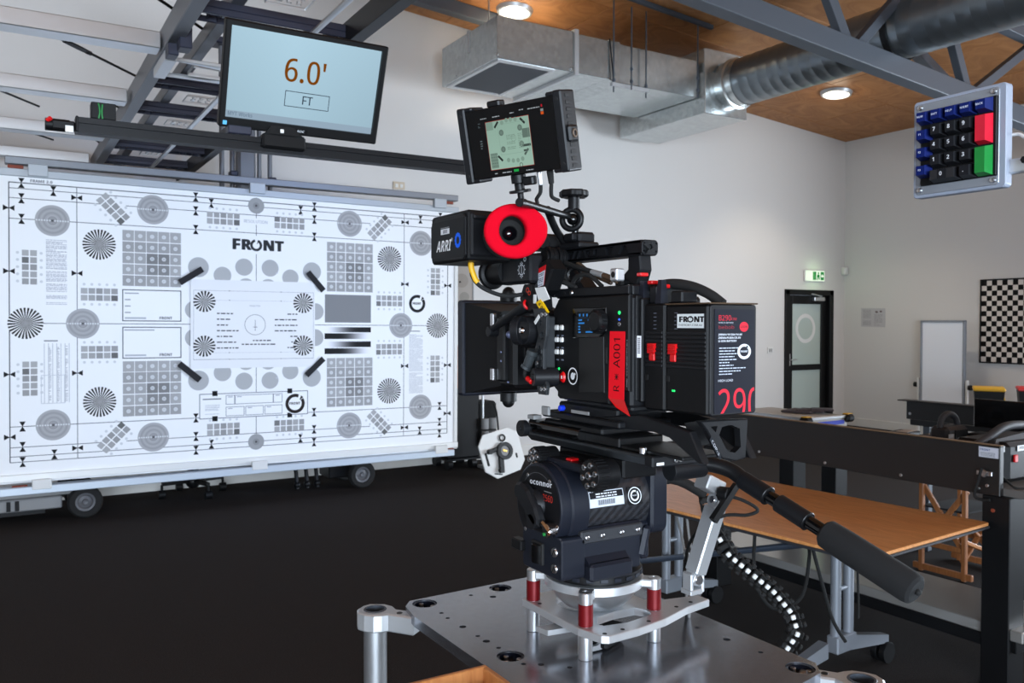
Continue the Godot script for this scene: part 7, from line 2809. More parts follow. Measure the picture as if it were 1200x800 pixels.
	# cables over the camera
	var runs := [
		["black power cable arching from camera to battery top", [V(0.785, 1.672, -0.945), V(0.79, 1.687, -0.925), V(0.79, 1.693, -0.88), V(0.795, 1.689, -0.845), V(0.8, 1.678, -0.815), V(0.805, 1.664, -0.795)], 0.0075],
		["black cable looping under the front of the top handle", [V(0.775, 1.69, -1.09), V(0.765, 1.715, -1.1), V(0.76, 1.732, -1.13), V(0.77, 1.72, -1.16), V(0.75, 1.66, -1.16)], 0.0045],
		["black cable slanting below the handle to the rear post", [V(0.772, 1.735, -1.105), V(0.77, 1.722, -1.05), V(0.772, 1.71, -1.0), V(0.775, 1.697, -0.965)], 0.0038],
		["brown cable slanting behind the black ones below the handle", [V(0.785, 1.735, -1.09), V(0.785, 1.715, -1.05), V(0.79, 1.7, -1.01)], 0.0035],
		["black cable arching low over the camera's top plate", [V(0.765, 1.694, -1.08), V(0.76, 1.71, -1.06), V(0.762, 1.712, -1.03), V(0.765, 1.694, -1.0)], 0.0035],
		["black cable running in two bends from the top plate to the side plate", [V(0.76, 1.694, -1.06), V(0.75, 1.705, -1.09), V(0.74, 1.7, -1.12), V(0.735, 1.66, -1.13)], 0.004]]
	for k in runs.size():
		b = MB.new()
		b.tube(runs[k][1], runs[k][2], 8, 8)
		solo("camera_cable", runs[k][1][0], b, mat("cable_brown", Color(0.3, 0.23, 0.17), 0.6) if k == 3 else M.rubber, runs[k][0], "cable", "cables on top of the camera")
	t = thing("cable_connector", "pale cable connector lying below the handle", "connector", V(0.765, 1.7, -1.03))
	b = wb(t)
	b.cyl(V(0.768, 1.717, -1.03), V(0.77, 1.711, -1.005), 0.0045, -1, 14)
	part(t, "barrel", b, M.grey_plastic)
	b = wb(t)
	b.cyl(V(0.77, 1.711, -1.005), V(0.772, 1.7, -0.97), 0.004, -1, 12)
	part(t, "boot", b, M.cable_brown)
	b = MB.new()
	b.torus(V(0.775, 1.715, -1.085), V(-0.8, 0, 0.6), 0.011, 0.003, 24, 8)
	solo("cable_ring", V(0.775, 1.7, -1.085), b, M.black_metal, "small black ring standing on the camera's top plate", "ring")
	t = thing("rear_clamps", "small black clamps with red tips on top of the battery adapter", "clamp", V(0.79, 1.666, -0.87))
	for z in [-0.905, -0.868]:
		b = wb(t)
		b.hexa([V(0.758, 1.666, z - 0.006), V(0.772, 1.666, z - 0.006), V(0.772, 1.666, z + 0.006), V(0.758, 1.666, z + 0.006), V(0.762, 1.698, z - 0.004), V(0.77, 1.698, z - 0.004), V(0.77, 1.698, z + 0.003), V(0.762, 1.698, z + 0.003)])
		part(t, "wedge", b, M.head_blue)
	for e in [[V(0.76, 1.666, -0.888), V(0.8, 1.69, -0.872)], [V(0.762, 1.666, -0.848), V(0.79, 1.682, -0.825)]]:
		b = wb(t)
		b.bb(e[0], e[1], 0.002)
		part(t, "block", b, M.black_satin)
	for e in [[1.693, -0.892], [1.687, -0.87], [1.705, -0.915]]:
		b = wb(t)
		b.bb(V(0.764, e[0], e[1] - 0.005), V(0.778, e[0] + 0.005, e[1] + 0.005), 0.001)
		part(t, "red_tip", b, M.red_plastic, "red tip")

func lens_and_box() -> void:
	var t: Node3D
	var b: MB
	var im: Image
	var ax := V(0.806, 1.6, -1.1)
	t = thing("cine_lens", "black lens with white markings between camera and matte box", "lens", ax)
	b = wb(t)
	b.lathe([Vector2(0.0, 0), Vector2(0.045, 0), Vector2(0.045, 0.012), Vector2(0.055, 0.016), Vector2(0.055, 0.04), Vector2(0.058, 0.044), Vector2(0.058, 0.06), Vector2(0.054, 0.064), Vector2(0.054, 0.09), Vector2(0.05, 0.095), Vector2(0, 0.095)], ax, Vector3.FORWARD, 48)
	part(t, "barrel", b, M.black_satin)
	b = wb(t)
	for k in 70:
		var a := TAU * k / 70
		b.box(ax + V(cos(a) * 0.0575, sin(a) * 0.0575, -0.052), V(0.003, 0.0022, 0.014), 0.0004, Basis(Vector3.BACK, a))
	var gm := part(t, "gear_ring", b, M.black_metal)
	gm.set_meta("kind", "stuff")
	im = canvas(128, 160, Color(0.085, 0.085, 0.09))
	text(im, "65", 50, 40, 44, Color(0.85, 0.85, 0.87), 0.5, "sansbold")
	fill(im, 84, 18, 110, 22, Color(0.8, 0.8, 0.8))
	text(im, "2", 44, 90, 30, Color(0.2, 0.4, 0.8), 0.5)
	fill(im, 78, 84, 112, 88, Color(0.8, 0.8, 0.8))
	disc(im, 54, 130, 26, Color(0.85, 0.85, 0.87), 21)
	fill(im, 51, 116, 56, 146, Color(0.85, 0.85, 0.87))
	b = wb(t)
	b.slab(V(0.748, 1.61, -1.145), V(0.748, 1.61, -1.112), V(0.748, 1.57, -1.112), V(0.748, 1.57, -1.145), 0.001)
	part(t, "markings", b, print_mat(im), "white lens markings")
	# perforated side plate in front of the body
	t = thing("lens_motor", "black lens motor unit on a drilled side plate beside the lens", "motor", V(0.72, 1.53, -1.1))
	var sh := V(-0.004, 0, -0.022)
	b = wb(t)
	b.prism(poly([-1.078, 1.662, -1.05, 1.662, -1.038, 1.65, -1.04, 1.62, -1.047, 1.6, -1.047, 1.56, -1.037, 1.545, -1.04, 1.53, -1.062, 1.53, -1.072, 1.56, -1.072, 1.6, -1.062, 1.622]), 0.006, V(0.716, 0, 0), Vector3.BACK, Vector3.UP, 0.001, [circle(Vector2(-1.056, 1.64), 0.004, 10), circle(Vector2(-1.051, 1.62), 0.006, 12), circle(Vector2(-1.059, 1.602), 0.0035, 10), circle(Vector2(-1.058, 1.586), 0.006, 12), circle(Vector2(-1.053, 1.57), 0.0035, 10)])
	b.bb(V(0.714, 1.55, -1.07), V(0.74, 1.65, -1.058), 0.002)
	part(t, "side_plate", b, M.plate_grey)
	for e in [[1.6525, -1.0485], [1.6525, -1.039], [1.5775, -1.064], [1.5385, -1.05], [1.539, -1.041]]:
		b = wb(t)
		b.pipe(V(0.7075, e[0], e[1]), V(0.711, e[0], e[1]), 0.0036, 0.0015, 14)
		part(t, "bolt", b, M.screw)
	b = wb(t)
	b.box(V(0.7095, 1.645, -1.064), V(0.001, 0.018, 0.006), 0.0003, Basis(Vector3.RIGHT, 0.85))
	part(t, "sticker", b, M.white_plastic)
	b = wb(t)
	b.cyl(V(0.7, 1.628, -1.0930), V(0.74, 1.628, -1.0930), 0.0225, -1, 36)
	b.pipe(V(0.695, 1.628, -1.104), V(0.702, 1.628, -1.0930), 0.0225, 0.014, 36)
	b.bb(V(0.72, 1.6, -1.1390), V(0.78, 1.66, -1.0940), 0.006)
	part(t, "motor_body", b, M.black_satin)
	b = wb(t)
	b.lathe([Vector2(0, 0.004), Vector2(0.004, 0.0035), Vector2(0.006, 0)], V(0.7, 1.628, -1.0930), Vector3.LEFT, 18)
	part(t, "centre_bolt", b, M.chrome)
	b = wb(t)
	b.cyl(V(0.698, 1.557, -1.058), V(0.735, 1.557, -1.0470), 0.014, -1, 30)
	b.cyl(V(0.696, 1.557, -1.058), V(0.699, 1.557, -1.058), 0.005, -1, 16)
	part(t, "lower_dial", b, M.black_satin)
	b = wb(t)
	b.cyl(V(0.702, 1.572, -1.0810), V(0.705, 1.594, -1.0710), 0.0075, -1, 18)
	b.cyl(V(0.7, 1.568, -1.0830), V(0.702, 1.573, -1.0805), 0.009, -1, 18)
	b.cyl(V(0.7045, 1.59, -1.0730), V(0.706, 1.597, -1.0700), 0.009, -1, 18)
	part(t, "plug", b, mat("plug_grey", Color(0.24, 0.26, 0.27), 0.35, 0.5))
	b = wb(t)
	b.tube([V(0.701, 1.57, -1.0820), V(0.7, 1.559, -1.0850), V(0.7, 1.5535, -1.0770)], 0.0032, 8)
	part(t, "lead", b, M.rubber)
	b = wb(t)
	b.cyl(V(0.7, 1.554, -1.0770), V(0.7, 1.549, -1.0640), 0.0042, -1, 12)
	part(t, "red_collar", b, M.red_plastic, "red cable collar")
	t.position += sh
	# focus unit: slanting dark block with a rod
	t = thing("focus_sensor", "slanting black focus unit with an orange mark and a rod to the matte box", "focus unit", V(0.72, 1.66, -1.11))
	b = wb(t)
	b.prism(poly([-1.138, 1.701, -1.1, 1.702, -1.093, 1.661, -1.12, 1.656, -1.14, 1.664, -1.15, 1.678]), 0.03, V(0.742, 0, 0), Vector3.BACK, Vector3.UP, 0.003)
	b.prism(poly([-1.125, 1.7, -1.108, 1.728, -1.078, 1.738, -1.06, 1.722, -1.08, 1.69, -1.1, 1.68]), 0.03, V(0.746, 0, 0), Vector3.BACK, Vector3.UP, 0.003)
	part(t, "block", b, M.black_plastic)
	var im2 := canvas(64, 64, Color(0.075, 0.075, 0.08))
	disc(im2, 24, 26, 12, Color(0.75, 0.2, 0.12), 8)
	disc(im2, 40, 40, 11, Color(0.75, 0.2, 0.12), 7)
	b = wb(t)
	b.slab(V(0.7115, 1.701, -1.131), V(0.7115, 1.7, -1.108), V(0.7115, 1.678, -1.11), V(0.7115, 1.679, -1.133), 0.0005)
	part(t, "orange_mark", b, print_mat(im2), "orange mark")
	b = wb(t)
	b.cyl(V(0.715, 1.668, -1.13), V(0.704, 1.629, -1.222), 0.0085, 0.0055, 20)
	b.cyl(V(0.698, 1.625, -1.226), V(0.716, 1.625, -1.226), 0.0085, -1, 20)
	part(t, "rod", b, M.black_satin)
	b = wb(t)
	b.pipe(V(0.7155, 1.6695, -1.1265), V(0.715, 1.668, -1.13), 0.009, 0.006, 20)
	part(t, "red_ring", b, M.red_plastic, "thin red ring")
	b = wb(t)
	b.slab(V(0.7105, 1.694, -1.1), V(0.7105, 1.695, -1.074), V(0.7105, 1.676, -1.06), V(0.7105, 1.671, -1.088), 0.002)
	b.bb(V(0.711, 1.67, -1.106), V(0.7125, 1.684, -1.098), 0.0005)
	part(t, "white_tag", b, M.white_plastic, "white paper tag")
	im = canvas(64, 160, Color(0.88, 0.7, 0.05))
	for k in 3:
		text(im, "900"[k], 32, 36 + k * 42, 44, Color(0.1, 0.09, 0.05), 0.5, "sansbold", 1, 0, -PI / 2)
	b = wb(t)
	b.slab(V(0.7095, 1.671, -1.096), V(0.7095, 1.676, -1.083), V(0.7095, 1.656, -1.062), V(0.7095, 1.651, -1.075), 0.003)
	part(t, "yellow_tag", b, print_mat(im), "yellow number tag")
	im = canvas(64, 160, Color(0.72, 0.74, 0.77))
	fill(im, 0, 0, 64, 40, Color(0.75, 0.1, 0.12))
	greek(im, 6, 50, 58, 154, 8, Color(0.35, 0.36, 0.4))
	b = wb(t)
	b.slab(V(0.7155, 1.724, -1.097), V(0.7155, 1.729, -1.077), V(0.7155, 1.698, -1.083), V(0.7155, 1.695, -1.101), 0.0006)
	part(t, "printed_strip", b, print_mat(im), "silver and red printed strip")
	# matte box
	t = thing("matte_box", "black matte box hood in front of the lens", "matte box", V(0.806, 1.51, -1.28))
	b = wb(t)
	var f0 := [V(0.718, 1.512, -1.345), V(0.718, 1.676, -1.345), V(0.895, 1.676, -1.345), V(0.895, 1.512, -1.345)]
	var f1 := [V(0.745, 1.535, -1.235), V(0.745, 1.655, -1.235), V(0.868, 1.655, -1.235), V(0.868, 1.535, -1.235)]
	for k in 4:
		var l := (k + 1) % 4
		var mid := V(0.806, 1.595, -1.29)
		var a: Vector3 = f0[k]
		var c: Vector3 = f0[l]
		var d: Vector3 = f1[l]
		var e: Vector3 = f1[k]
		var i0 := (mid - (a + c + d + e) / 4.0).normalized() * 0.004
		b.hexa([a, c, d, e, a + i0, c + i0, d + i0, e + i0])
	part(t, "hood", b, M.black_plastic)
	b = wb(t)
	b.prism(rrect(0.713, 1.507, 0.9, 1.681, 0.006), 0.022, V(0, 0, -1.366), Vector3.RIGHT, Vector3.UP, 0.003, [rrect(0.723, 1.517, 0.89, 1.671, 0.006)])
	part(t, "front_frame", b, M.head_blue)
	b = wb(t)
	b.bb(V(0.735, 1.53, -1.255), V(0.878, 1.66, -1.2), 0.006)
	b.bb(V(0.727, 1.54, -1.248), V(0.74, 1.65, -1.222), 0.003)
	b.cyl(V(0.806, 1.595, -1.2), V(0.806, 1.595, -1.19), 0.058, -1, 40)
	part(t, "filter_stage", b, M.black_metal)
	for y in [1.634, 1.54]:
		b = wb(t)
		b.bb(V(0.722, y, -1.262), V(0.73, y + 0.022, -1.25), 0.0015)
		part(t, "hinge", b, M.screw, "silver hinge")
	for e in [[1.62, -1.205, 0.0065], [1.59, -1.232, 0.0025], [1.575, -1.232, 0.0025], [1.54, -1.21, 0.002]]:
		b = wb(t)
		b.ball(V(0.728, e[0], e[1]), e[2], 12)
		part(t, "stud", b, mat("stud_blue", Color(0.45, 0.48, 0.6), 0.3, 0.5))
	for y in [1.684, 1.51]:
		b = wb(t)
		b.cyl(V(0.76, y - 0.008, -1.262), V(0.76, y + 0.008, -1.262), 0.015, -1, 10)
		b.ball(V(0.76, y + (0.008 if y > 1.6 else -0.008), -1.262), 0.011, 12)
		part(t, "clamp_knob", b, M.black_plastic)

func viewfinder() -> void:
	var t: Node3D
	var b: MB
	var x := 0.60
	t = thing("viewfinder", "black electronic viewfinder with a round red eyecup", "viewfinder", V(0.65, 1.73, -1.17))
	b = wb(t)
	b.prism(rrect(-1.245, 1.734, -1.118, 1.811, 0.005), 0.075, V(x + 0.078, 0, 0), Vector3.BACK, Vector3.UP, 0.003)
	part(t, "body", b, M.black_plastic)
	b = wb(t)
	b.prism(poly([-1.241, 1.745, -1.233, 1.738, -1.13, 1.736, -1.122, 1.743, -1.122, 1.8, -1.13, 1.806, -1.225, 1.806, -1.241, 1.795]), 0.003, V(x + 0.003, 0, 0), Vector3.BACK, Vector3.UP, 0.001)
	part(t, "side_cover", b, M.black_satin)
	b = wb(t)
	b.bb(V(x + 0.01, 1.757, -1.256), V(x + 0.05, 1.789, -1.243), 0.003)
	part(t, "front_tab", b, M.black_metal)
	var im := canvas(512, 320, Color(0.105, 0.11, 0.12))
	text(im, "ARRI", 200, 210, 128, Color(0.86, 0.87, 0.88), 0.5, "sansbold", 0.78, 0.22)
	text(im, "®", 328, 168, 44, Color(0.8, 0.8, 0.82), 0.5)
	for k in 12:
		var a := TAU * k / 12
		disc(im, 420 + cos(a) * 38, 180 + sin(a) * 52, 12, Color(0.06, 0.36, 0.86))
	for yy in range(110, 250):
		for xx in range(370, 470):
			var d := Vector2((xx - 420) / 44.0, (yy - 180) / 60.0).length()
			if d < 1.0 and d > 0.52:
				im.set_pixel(xx, yy, Color(0.06, 0.36, 0.86))
	fill(im, 150, 66, 290, 112, Color(0.8, 0.81, 0.83))
	for k in 18:
		fill(im, 186 + k * 4, 74, 188 + k * 4, 104, Color(0.2, 0.2, 0.22))
	greek(im, 150, 40, 290, 62, 2, Color(0.6, 0.6, 0.62), 1.0)
	b = wb(t)
	b.slab(V(x - 0.0006, 1.8, -1.236), V(x - 0.0006, 1.8, -1.126), V(x - 0.0006, 1.74, -1.126), V(x - 0.0006, 1.74, -1.236), 0.0005)
	part(t, "side_print", b, print_mat(im, 0.5), "white lettering and a blue ring")
	b = wb(t)
	b.bb(V(x + 0.004, 1.74, -1.118), V(x + 0.05, 1.806, -1.11), 0.003)
	b.bb(V(x + 0.006, 1.795, -1.112), V(x + 0.03, 1.803, -1.105), 0.002)
	part(t, "rear_cover", b, M.black_satin)
	# eyepiece, its axis turned a little towards the operator
	var axis := V(-0.34, 0.0, 1.0).normalized()
	var c := V(0.63, 1.771, -1.03)
	b = wb(t)
	b.lathe([Vector2(0.03, -0.1), Vector2(0.033, -0.06), Vector2(0.036, -0.05), Vector2(0.036, -0.04), Vector2(0.031, -0.035), Vector2(0.03, -0.008), Vector2(0.0225, -0.006)], c, axis, 36)
	b.lathe([Vector2(0.0225, -0.004), Vector2(0.02, -0.03), Vector2(0.012, -0.032), Vector2(0.012, -0.036), Vector2(0.0, -0.036)], c, axis, 30)
	part(t, "eyepiece", b, M.rubber)
	b = wb(t)
	b.lathe([Vector2(0.0105, -0.031), Vector2(0.006, -0.0275), Vector2(0.0, -0.0265)], c, axis, 26)
	part(t, "eyepiece_lens", b, mat("lens_glass", Color(0.02, 0.02, 0.03), 0.05, 0.0, 0.9))
	# the cloth cup: an egg-shaped rim drawn round an off-centre hole
	b = wb(t)
	var ex := Vector3.UP.cross(axis).normalized()
	var ey := axis.cross(ex).normalized()
	var rings := [[0.0, -0.01], [-0.01, -0.001], [0.06, 0.003], [0.2, 0.0042], [0.5, 0.0042], [0.8, 0.0034], [0.94, 0.0015], [1.0, -0.0025], [0.95, -0.006], [0.6, -0.012], [0.2, -0.017]]
	var n := 56
	var grid := []
	for r in rings:
		var row: Array[Vector3] = []
		for k in n:
			var a := TAU * k / n
			var inn := Vector2(cos(a) * 0.02, sin(a) * 0.0212) + Vector2(-0.002, 0.001)
			var rad := 0.0425 + 0.0068 * exp(-pow(wrapf(a - 0.25, -PI, PI) / 0.75, 2.0)) + 0.0015 * cos(a * 2.0)
			var outp := Vector2(cos(a) * rad, sin(a) * rad * 0.96)
			var p: Vector2 = inn.lerp(outp, r[0])
			row.append(c + ex * p.x + ey * p.y + axis * r[1])
		grid.append(row)
	for i in rings.size() - 1:
		for k in n:
			var l := (k + 1) % n
			var nm: Array[Vector3] = []
			for q in [[i, k], [i, l], [i + 1, l], [i + 1, k]]:
				var du: Vector3 = grid[mini(q[0] + 1, rings.size() - 1)][q[1]] - grid[maxi(q[0] - 1, 0)][q[1]]
				var dv: Vector3 = grid[q[0]][(q[1] + 1) % n] - grid[q[0]][(q[1] + n - 1) % n]
				nm.append(du.cross(dv).normalized())
			b.quad(grid[i][k], grid[i][l], grid[i + 1][l], grid[i + 1][k], nm[0], nm[1], nm[2], nm[3])
	part(t, "eyecup", b, M.red_cloth, "red cloth eyecup")
	# yellow tagged cable from the viewfinder
	b = MB.new()
	b.tube([V(0.64, 1.735, -1.13), V(0.645, 1.715, -1.125), V(0.66, 1.7, -1.115), V(0.69, 1.688, -1.1), V(0.72, 1.688, -1.09), V(0.74, 1.7, -1.08)], 0.0034, 9, 8)
	t = thing("viewfinder_cable", "black cable with a yellow sleeve hanging below the viewfinder", "cable", V(0.64, 1.69, -1.12))
	b = wb(t)
	b.tube([V(0.63, 1.735, -1.16), V(0.632, 1.712, -1.158), V(0.645, 1.695, -1.15), V(0.675, 1.683, -1.14), V(0.705, 1.684, -1.14), V(0.73, 1.69, -1.14)], 0.0034, 9, 8)
	part(t, "cable", b, M.rubber)
	b = wb(t)
	b.tube([V(0.63, 1.738, -1.16), V(0.6305, 1.725, -1.1595), V(0.635, 1.709, -1.1565), V(0.639, 1.7025, -1.154)], 0.0048, 10, 5)
	part(t, "yellow_sleeve", b, M.yellow_plastic, "yellow sleeve")
	# bracket box below the eyecup and a round port on its left
	t = thing("viewfinder_bracket", "black box with a white sun mark below the red eyecup", "bracket", V(0.71, 1.7, -1.14))
	b = wb(t)
	b.bb(V(0.7, 1.702, -1.185), V(0.725, 1.748, -1.098), 0.004)
	part(t, "box", b, M.black_satin)
	im = canvas(160, 160, Color(0.115, 0.12, 0.13))
	var w := Color(0.82, 0.83, 0.85)
	disc(im, 72, 92, 34, w, 29)
	for k in 10:
		var a := TAU * k / 10
		disc(im, 72 + cos(a) * 42, 92 + sin(a) * 42, 4, w)
	fill(im, 70, 40, 75, 146, w)
	disc(im, 112, 28, 15, w, 9)
	b = wb(t)
	b.slab(V(0.6995, 1.746, -1.14), V(0.6995, 1.746, -1.1), V(0.6995, 1.706, -1.1), V(0.6995, 1.706, -1.14), 0.0004)
	part(t, "sun_mark", b, print_mat(im), "white sun mark")
	b = wb(t)
	b.cyl(V(0.715, 1.723, -1.24), V(0.715, 1.723, -1.183), 0.018, 0.022, 30)
	b.torus(V(0.715, 1.723, -1.24), Vector3.BACK, 0.02, 0.007, 30, 8)
	part(t, "barrel", b, M.black_plastic)
	b = wb(t)
	b.bb(V(0.69, 1.76, -1.2), V(0.8, 1.785, -1.14), 0.004)
	b.bb(V(0.66, 1.765, -1.19), V(0.7, 1.785, -1.15), 0.004)
	b.cyl(V(0.74, 1.77, -1.12), V(0.74, 1.77, -1.14), 0.012)
	part(t, "swivel_arm", b, M.black_metal)

func field_monitor() -> void:
	var W := V(0.372, 0, 0.928).normalized()
	var N := V(-0.928, 0, 0.372).normalized()
	var lean := 0.22
	var up := (Vector3.UP * cos(lean) + N * sin(lean)).normalized()
	var nn := W.cross(up).normalized()
	var turn := Basis(W, up, nn)
	var hw := 0.085
	var hh := 0.0475
	var t := thing("field_monitor", "small black field monitor above the camera showing the chart", "monitor", V(0.597, 1.889, -0.982), turn)
	var b := MB.new()
	b.prism(rrect(-hw + 0.006, -hh, hw - 0.006, hh, 0.003), 0.022, V(0, 0, -0.024), Vector3.RIGHT, Vector3.UP, 0.002)
	part(t, "shell", b, M.black_plastic)
	for s in [-1.0, 1.0]:
		b = MB.new()
		b.prism(rrect(-0.007, -hh - 0.005, 0.007, hh + 0.005, 0.003), 0.034, V((hw - 0.004) * s, 0, -0.03), Vector3.RIGHT, Vector3.UP, 0.002)
		for y in [-1.0, 1.0]:
			b.box(V((hw - 0.012) * s, (hh + 0.0015) * y, -0.013), V(0.022, 0.006, 0.03), 0.002)
		var f := part(t, "side_grip", b, M.black_satin)
		b = MB.new()
		for y in [-1.0, 1.0]:
			b.cyl(V((hw - 0.004) * s, (hh - 0.006) * y, 0.003), V((hw - 0.004) * s, (hh - 0.006) * y, 0.0045), 0.0025, -1, 10)
		part(f, "screw_hole", b, M.hole)
		if s > 0.0:
			b = MB.new()
			for k in 11:
				b.box(V(hw + 0.0032, -0.045 + k * 0.009, -0.012), V(0.001, 0.005, 0.012), 0.0003)
			part(f, "vent_slot", b, M.hole)
			b = MB.new()
			b.box(V(hw + 0.005, -0.004, -0.012), V(0.006, 0.022, 0.022), 0.003)
			var p := part(f, "power_port", b, M.black_satin)
			b = MB.new()
			b.pipe(V(hw + 0.007, -0.004, -0.012), V(hw + 0.0095, -0.004, -0.012), 0.006, 0.0035, 16)
			part(f, "port_ring", b, mat("cable_brown", Color(0.3, 0.23, 0.17), 0.6))
	# screen: dark surround with the live picture of the chart
	var im := canvas(880, 500, Color(0.004, 0.005, 0.007))
	var g := func(v: float) -> Color: return Color(0.66 * v, 0.8 * v, 0.73 * v)
	var X0 := 225
	var Y0 := 100
	var X1 := 640
	var Y1 := 448
	fill(im, X0 - 3, Y0 - 3, X1 + 3, Y1 + 3, Color(0.7, 0.15, 0.12))
	for y in range(Y0, Y1):
		var v := 0.93 + 0.07 * float(y - Y0) / (Y1 - Y0)
		fill(im, X0, y, X1, y + 1, g.call(v))
	fill(im, X0, Y0, X0 + 70, Y0 + 60, g.call(0.8))
	fill(im, X1 - 75, Y0 + 85, X1 - 6, Y0 + 150, g.call(0.62))
	fill(im, X0 + 10, Y1 - 120, X0 + 80, Y1 - 10, g.call(0.75))
	for k in 5:
		for j in 5:
			disc(im, X0 + 18 + k * 14, Y1 - 112 + j * 22, 4, g.call(0.55))
	for k in 2:
		fill(im, X1 - 80, Y0 + 195 + k * 38, X1 - 8 - k * 34, Y0 + 212 + k * 34, g.call(0.4))
	for e in [[360, 180], [360, 300], [540, 165], [540, 280]]:
		disc(im, e[0] + 8, e[1] + 10, 22, g.call(0.62))
		disc(im, e[0] + 8, e[1] + 10, 12, g.call(0.7))
	for e in [[385, 120], [430, 108], [470, 108], [515, 112], [405, 392], [450, 400], [495, 402], [540, 396]]:
		disc(im, e[0], e[1], 16, g.call(0.82))
	for e in [[328, 128, -0.78], [580, 130, 0.78], [330, 372, 0.78], [585, 350, -0.78]]:
		var c := Vector2(e[0], e[1])
		var d := Vector2(cos(e[2]), sin(e[2])) * 28
		var s := Vector2(-d.y, d.x).normalized() * 8
		quadfill(im, PackedVector2Array([c - d - s, c + d - s, c + d + s, c - d + s]), g.call(0.22 if e[0] != 585 else 0.5))
	frame(im, 340, 130, 620, 350, 2, g.call(0.83))
	greek(im, 410, 210, 500, 320, 9, g.call(0.8))
	greek(im, 520, 210, 570, 320, 9, g.call(0.82))
	disc(im, 478, 240, 24, g.call(0.78), 21)
	disc(im, 520, 438, 16, g.call(0.4), 12)
	var wt := Color(0.72, 0.75, 0.78)
	var st := func(x: float, y: float, w: float) -> void: greek(im, x, y, x + w, y + 14, 1, wt, 1.0)
	for e in [[180, 62, 60], [300, 62, 70], [470, 56, 40], [560, 46, 40], [640, 50, 110]]:
		st.call(e[0], e[1], e[2])
	fill(im, 764, 42, 776, 60, Color(0.8, 0.05, 0.15))
	fill(im, 756, 72, 782, 90, Color(0.55, 0.6, 0.6))
	fill(im, 756, 92, 782, 112, Color(0.9, 0.35, 0.05))
	for e in [[255, 470, 60], [330, 470, 90], [560, 474, 70]]:
		st.call(e[0], e[1], e[2])
	fill(im, 444, 464, 490, 482, Color(0.1, 0.7, 0.3))
	st.call(690, 464, 90)
	for e in [[150, 96, 22, 36], [150, 220, 22, 70]]:
		greek(im, e[0], e[1], e[0] + e[2], e[1] + e[3], 4, Color(0.4, 0.46, 0.48), 1.0)
	b = MB.new()
	b.slab(V(-hw + 0.004, hh - 0.001, 0.0005), V(hw - 0.011, hh - 0.001, 0.0005), V(hw - 0.011, -hh + 0.001, 0.0005), V(-hw + 0.004, -hh + 0.001, 0.0005), 0.002)
	var gm := glow_mat(im, 0.75)
	gm.roughness = 0.04
	part(t, "screen", b, gm)
	b = MB.new()
	b.box(V(-0.03, hh + 0.004, -0.014), V(0.022, 0.009, 0.016), 0.002)
	part(t, "top_mount", b, M.black_metal)
	b = MB.new()
	b.cyl(V(-0.006, -hh, -0.012), V(-0.006, -hh - 0.012, -0.012), 0.0105, -1, 20)
	b.cyl(V(-0.006, -hh - 0.012, -0.012), V(-0.006, -hh - 0.022, -0.012), 0.007, -1, 20)
	b.cyl(V(-0.006, -hh - 0.021, -0.012), V(-0.006, -hh - 0.025, -0.012), 0.0155, -1, 24)
	b.cyl(V(-0.006, -hh - 0.025, -0.012), V(-0.006, -hh - 0.04, -0.012), 0.0045, -1, 16)
	b.box(V(0.014, -hh - 0.01, -0.01), V(0.018, 0.012, 0.012), 0.002)
	part(t, "swivel_mount", b, M.black_metal)
	for k in 2:
		b = MB.new()
		var x := 0.028 + k * 0.018
		b.cyl(V(x, -hh, -0.014), V(x, -hh - 0.018, -0.014), 0.0048 if k == 1 else 0.0036, 0.0038 if k == 1 else 0.003, 14)
		part(t, "plug", b, M.rubber if k == 1 else M.alu_satin)
		var bb := MB.new()
		bb.tube([V(x, -hh - 0.018, -0.014), V(x - 0.002, -hh - 0.028, -0.014), V(x - (0.012 if k == 0 else 0.004), -hh - 0.036, -0.018), V(x - (0.02 if k == 0 else 0.002), -hh - 0.042, -0.03)], 0.0028, 8, 6)
		part(t, "lead", bb, M.rubber)

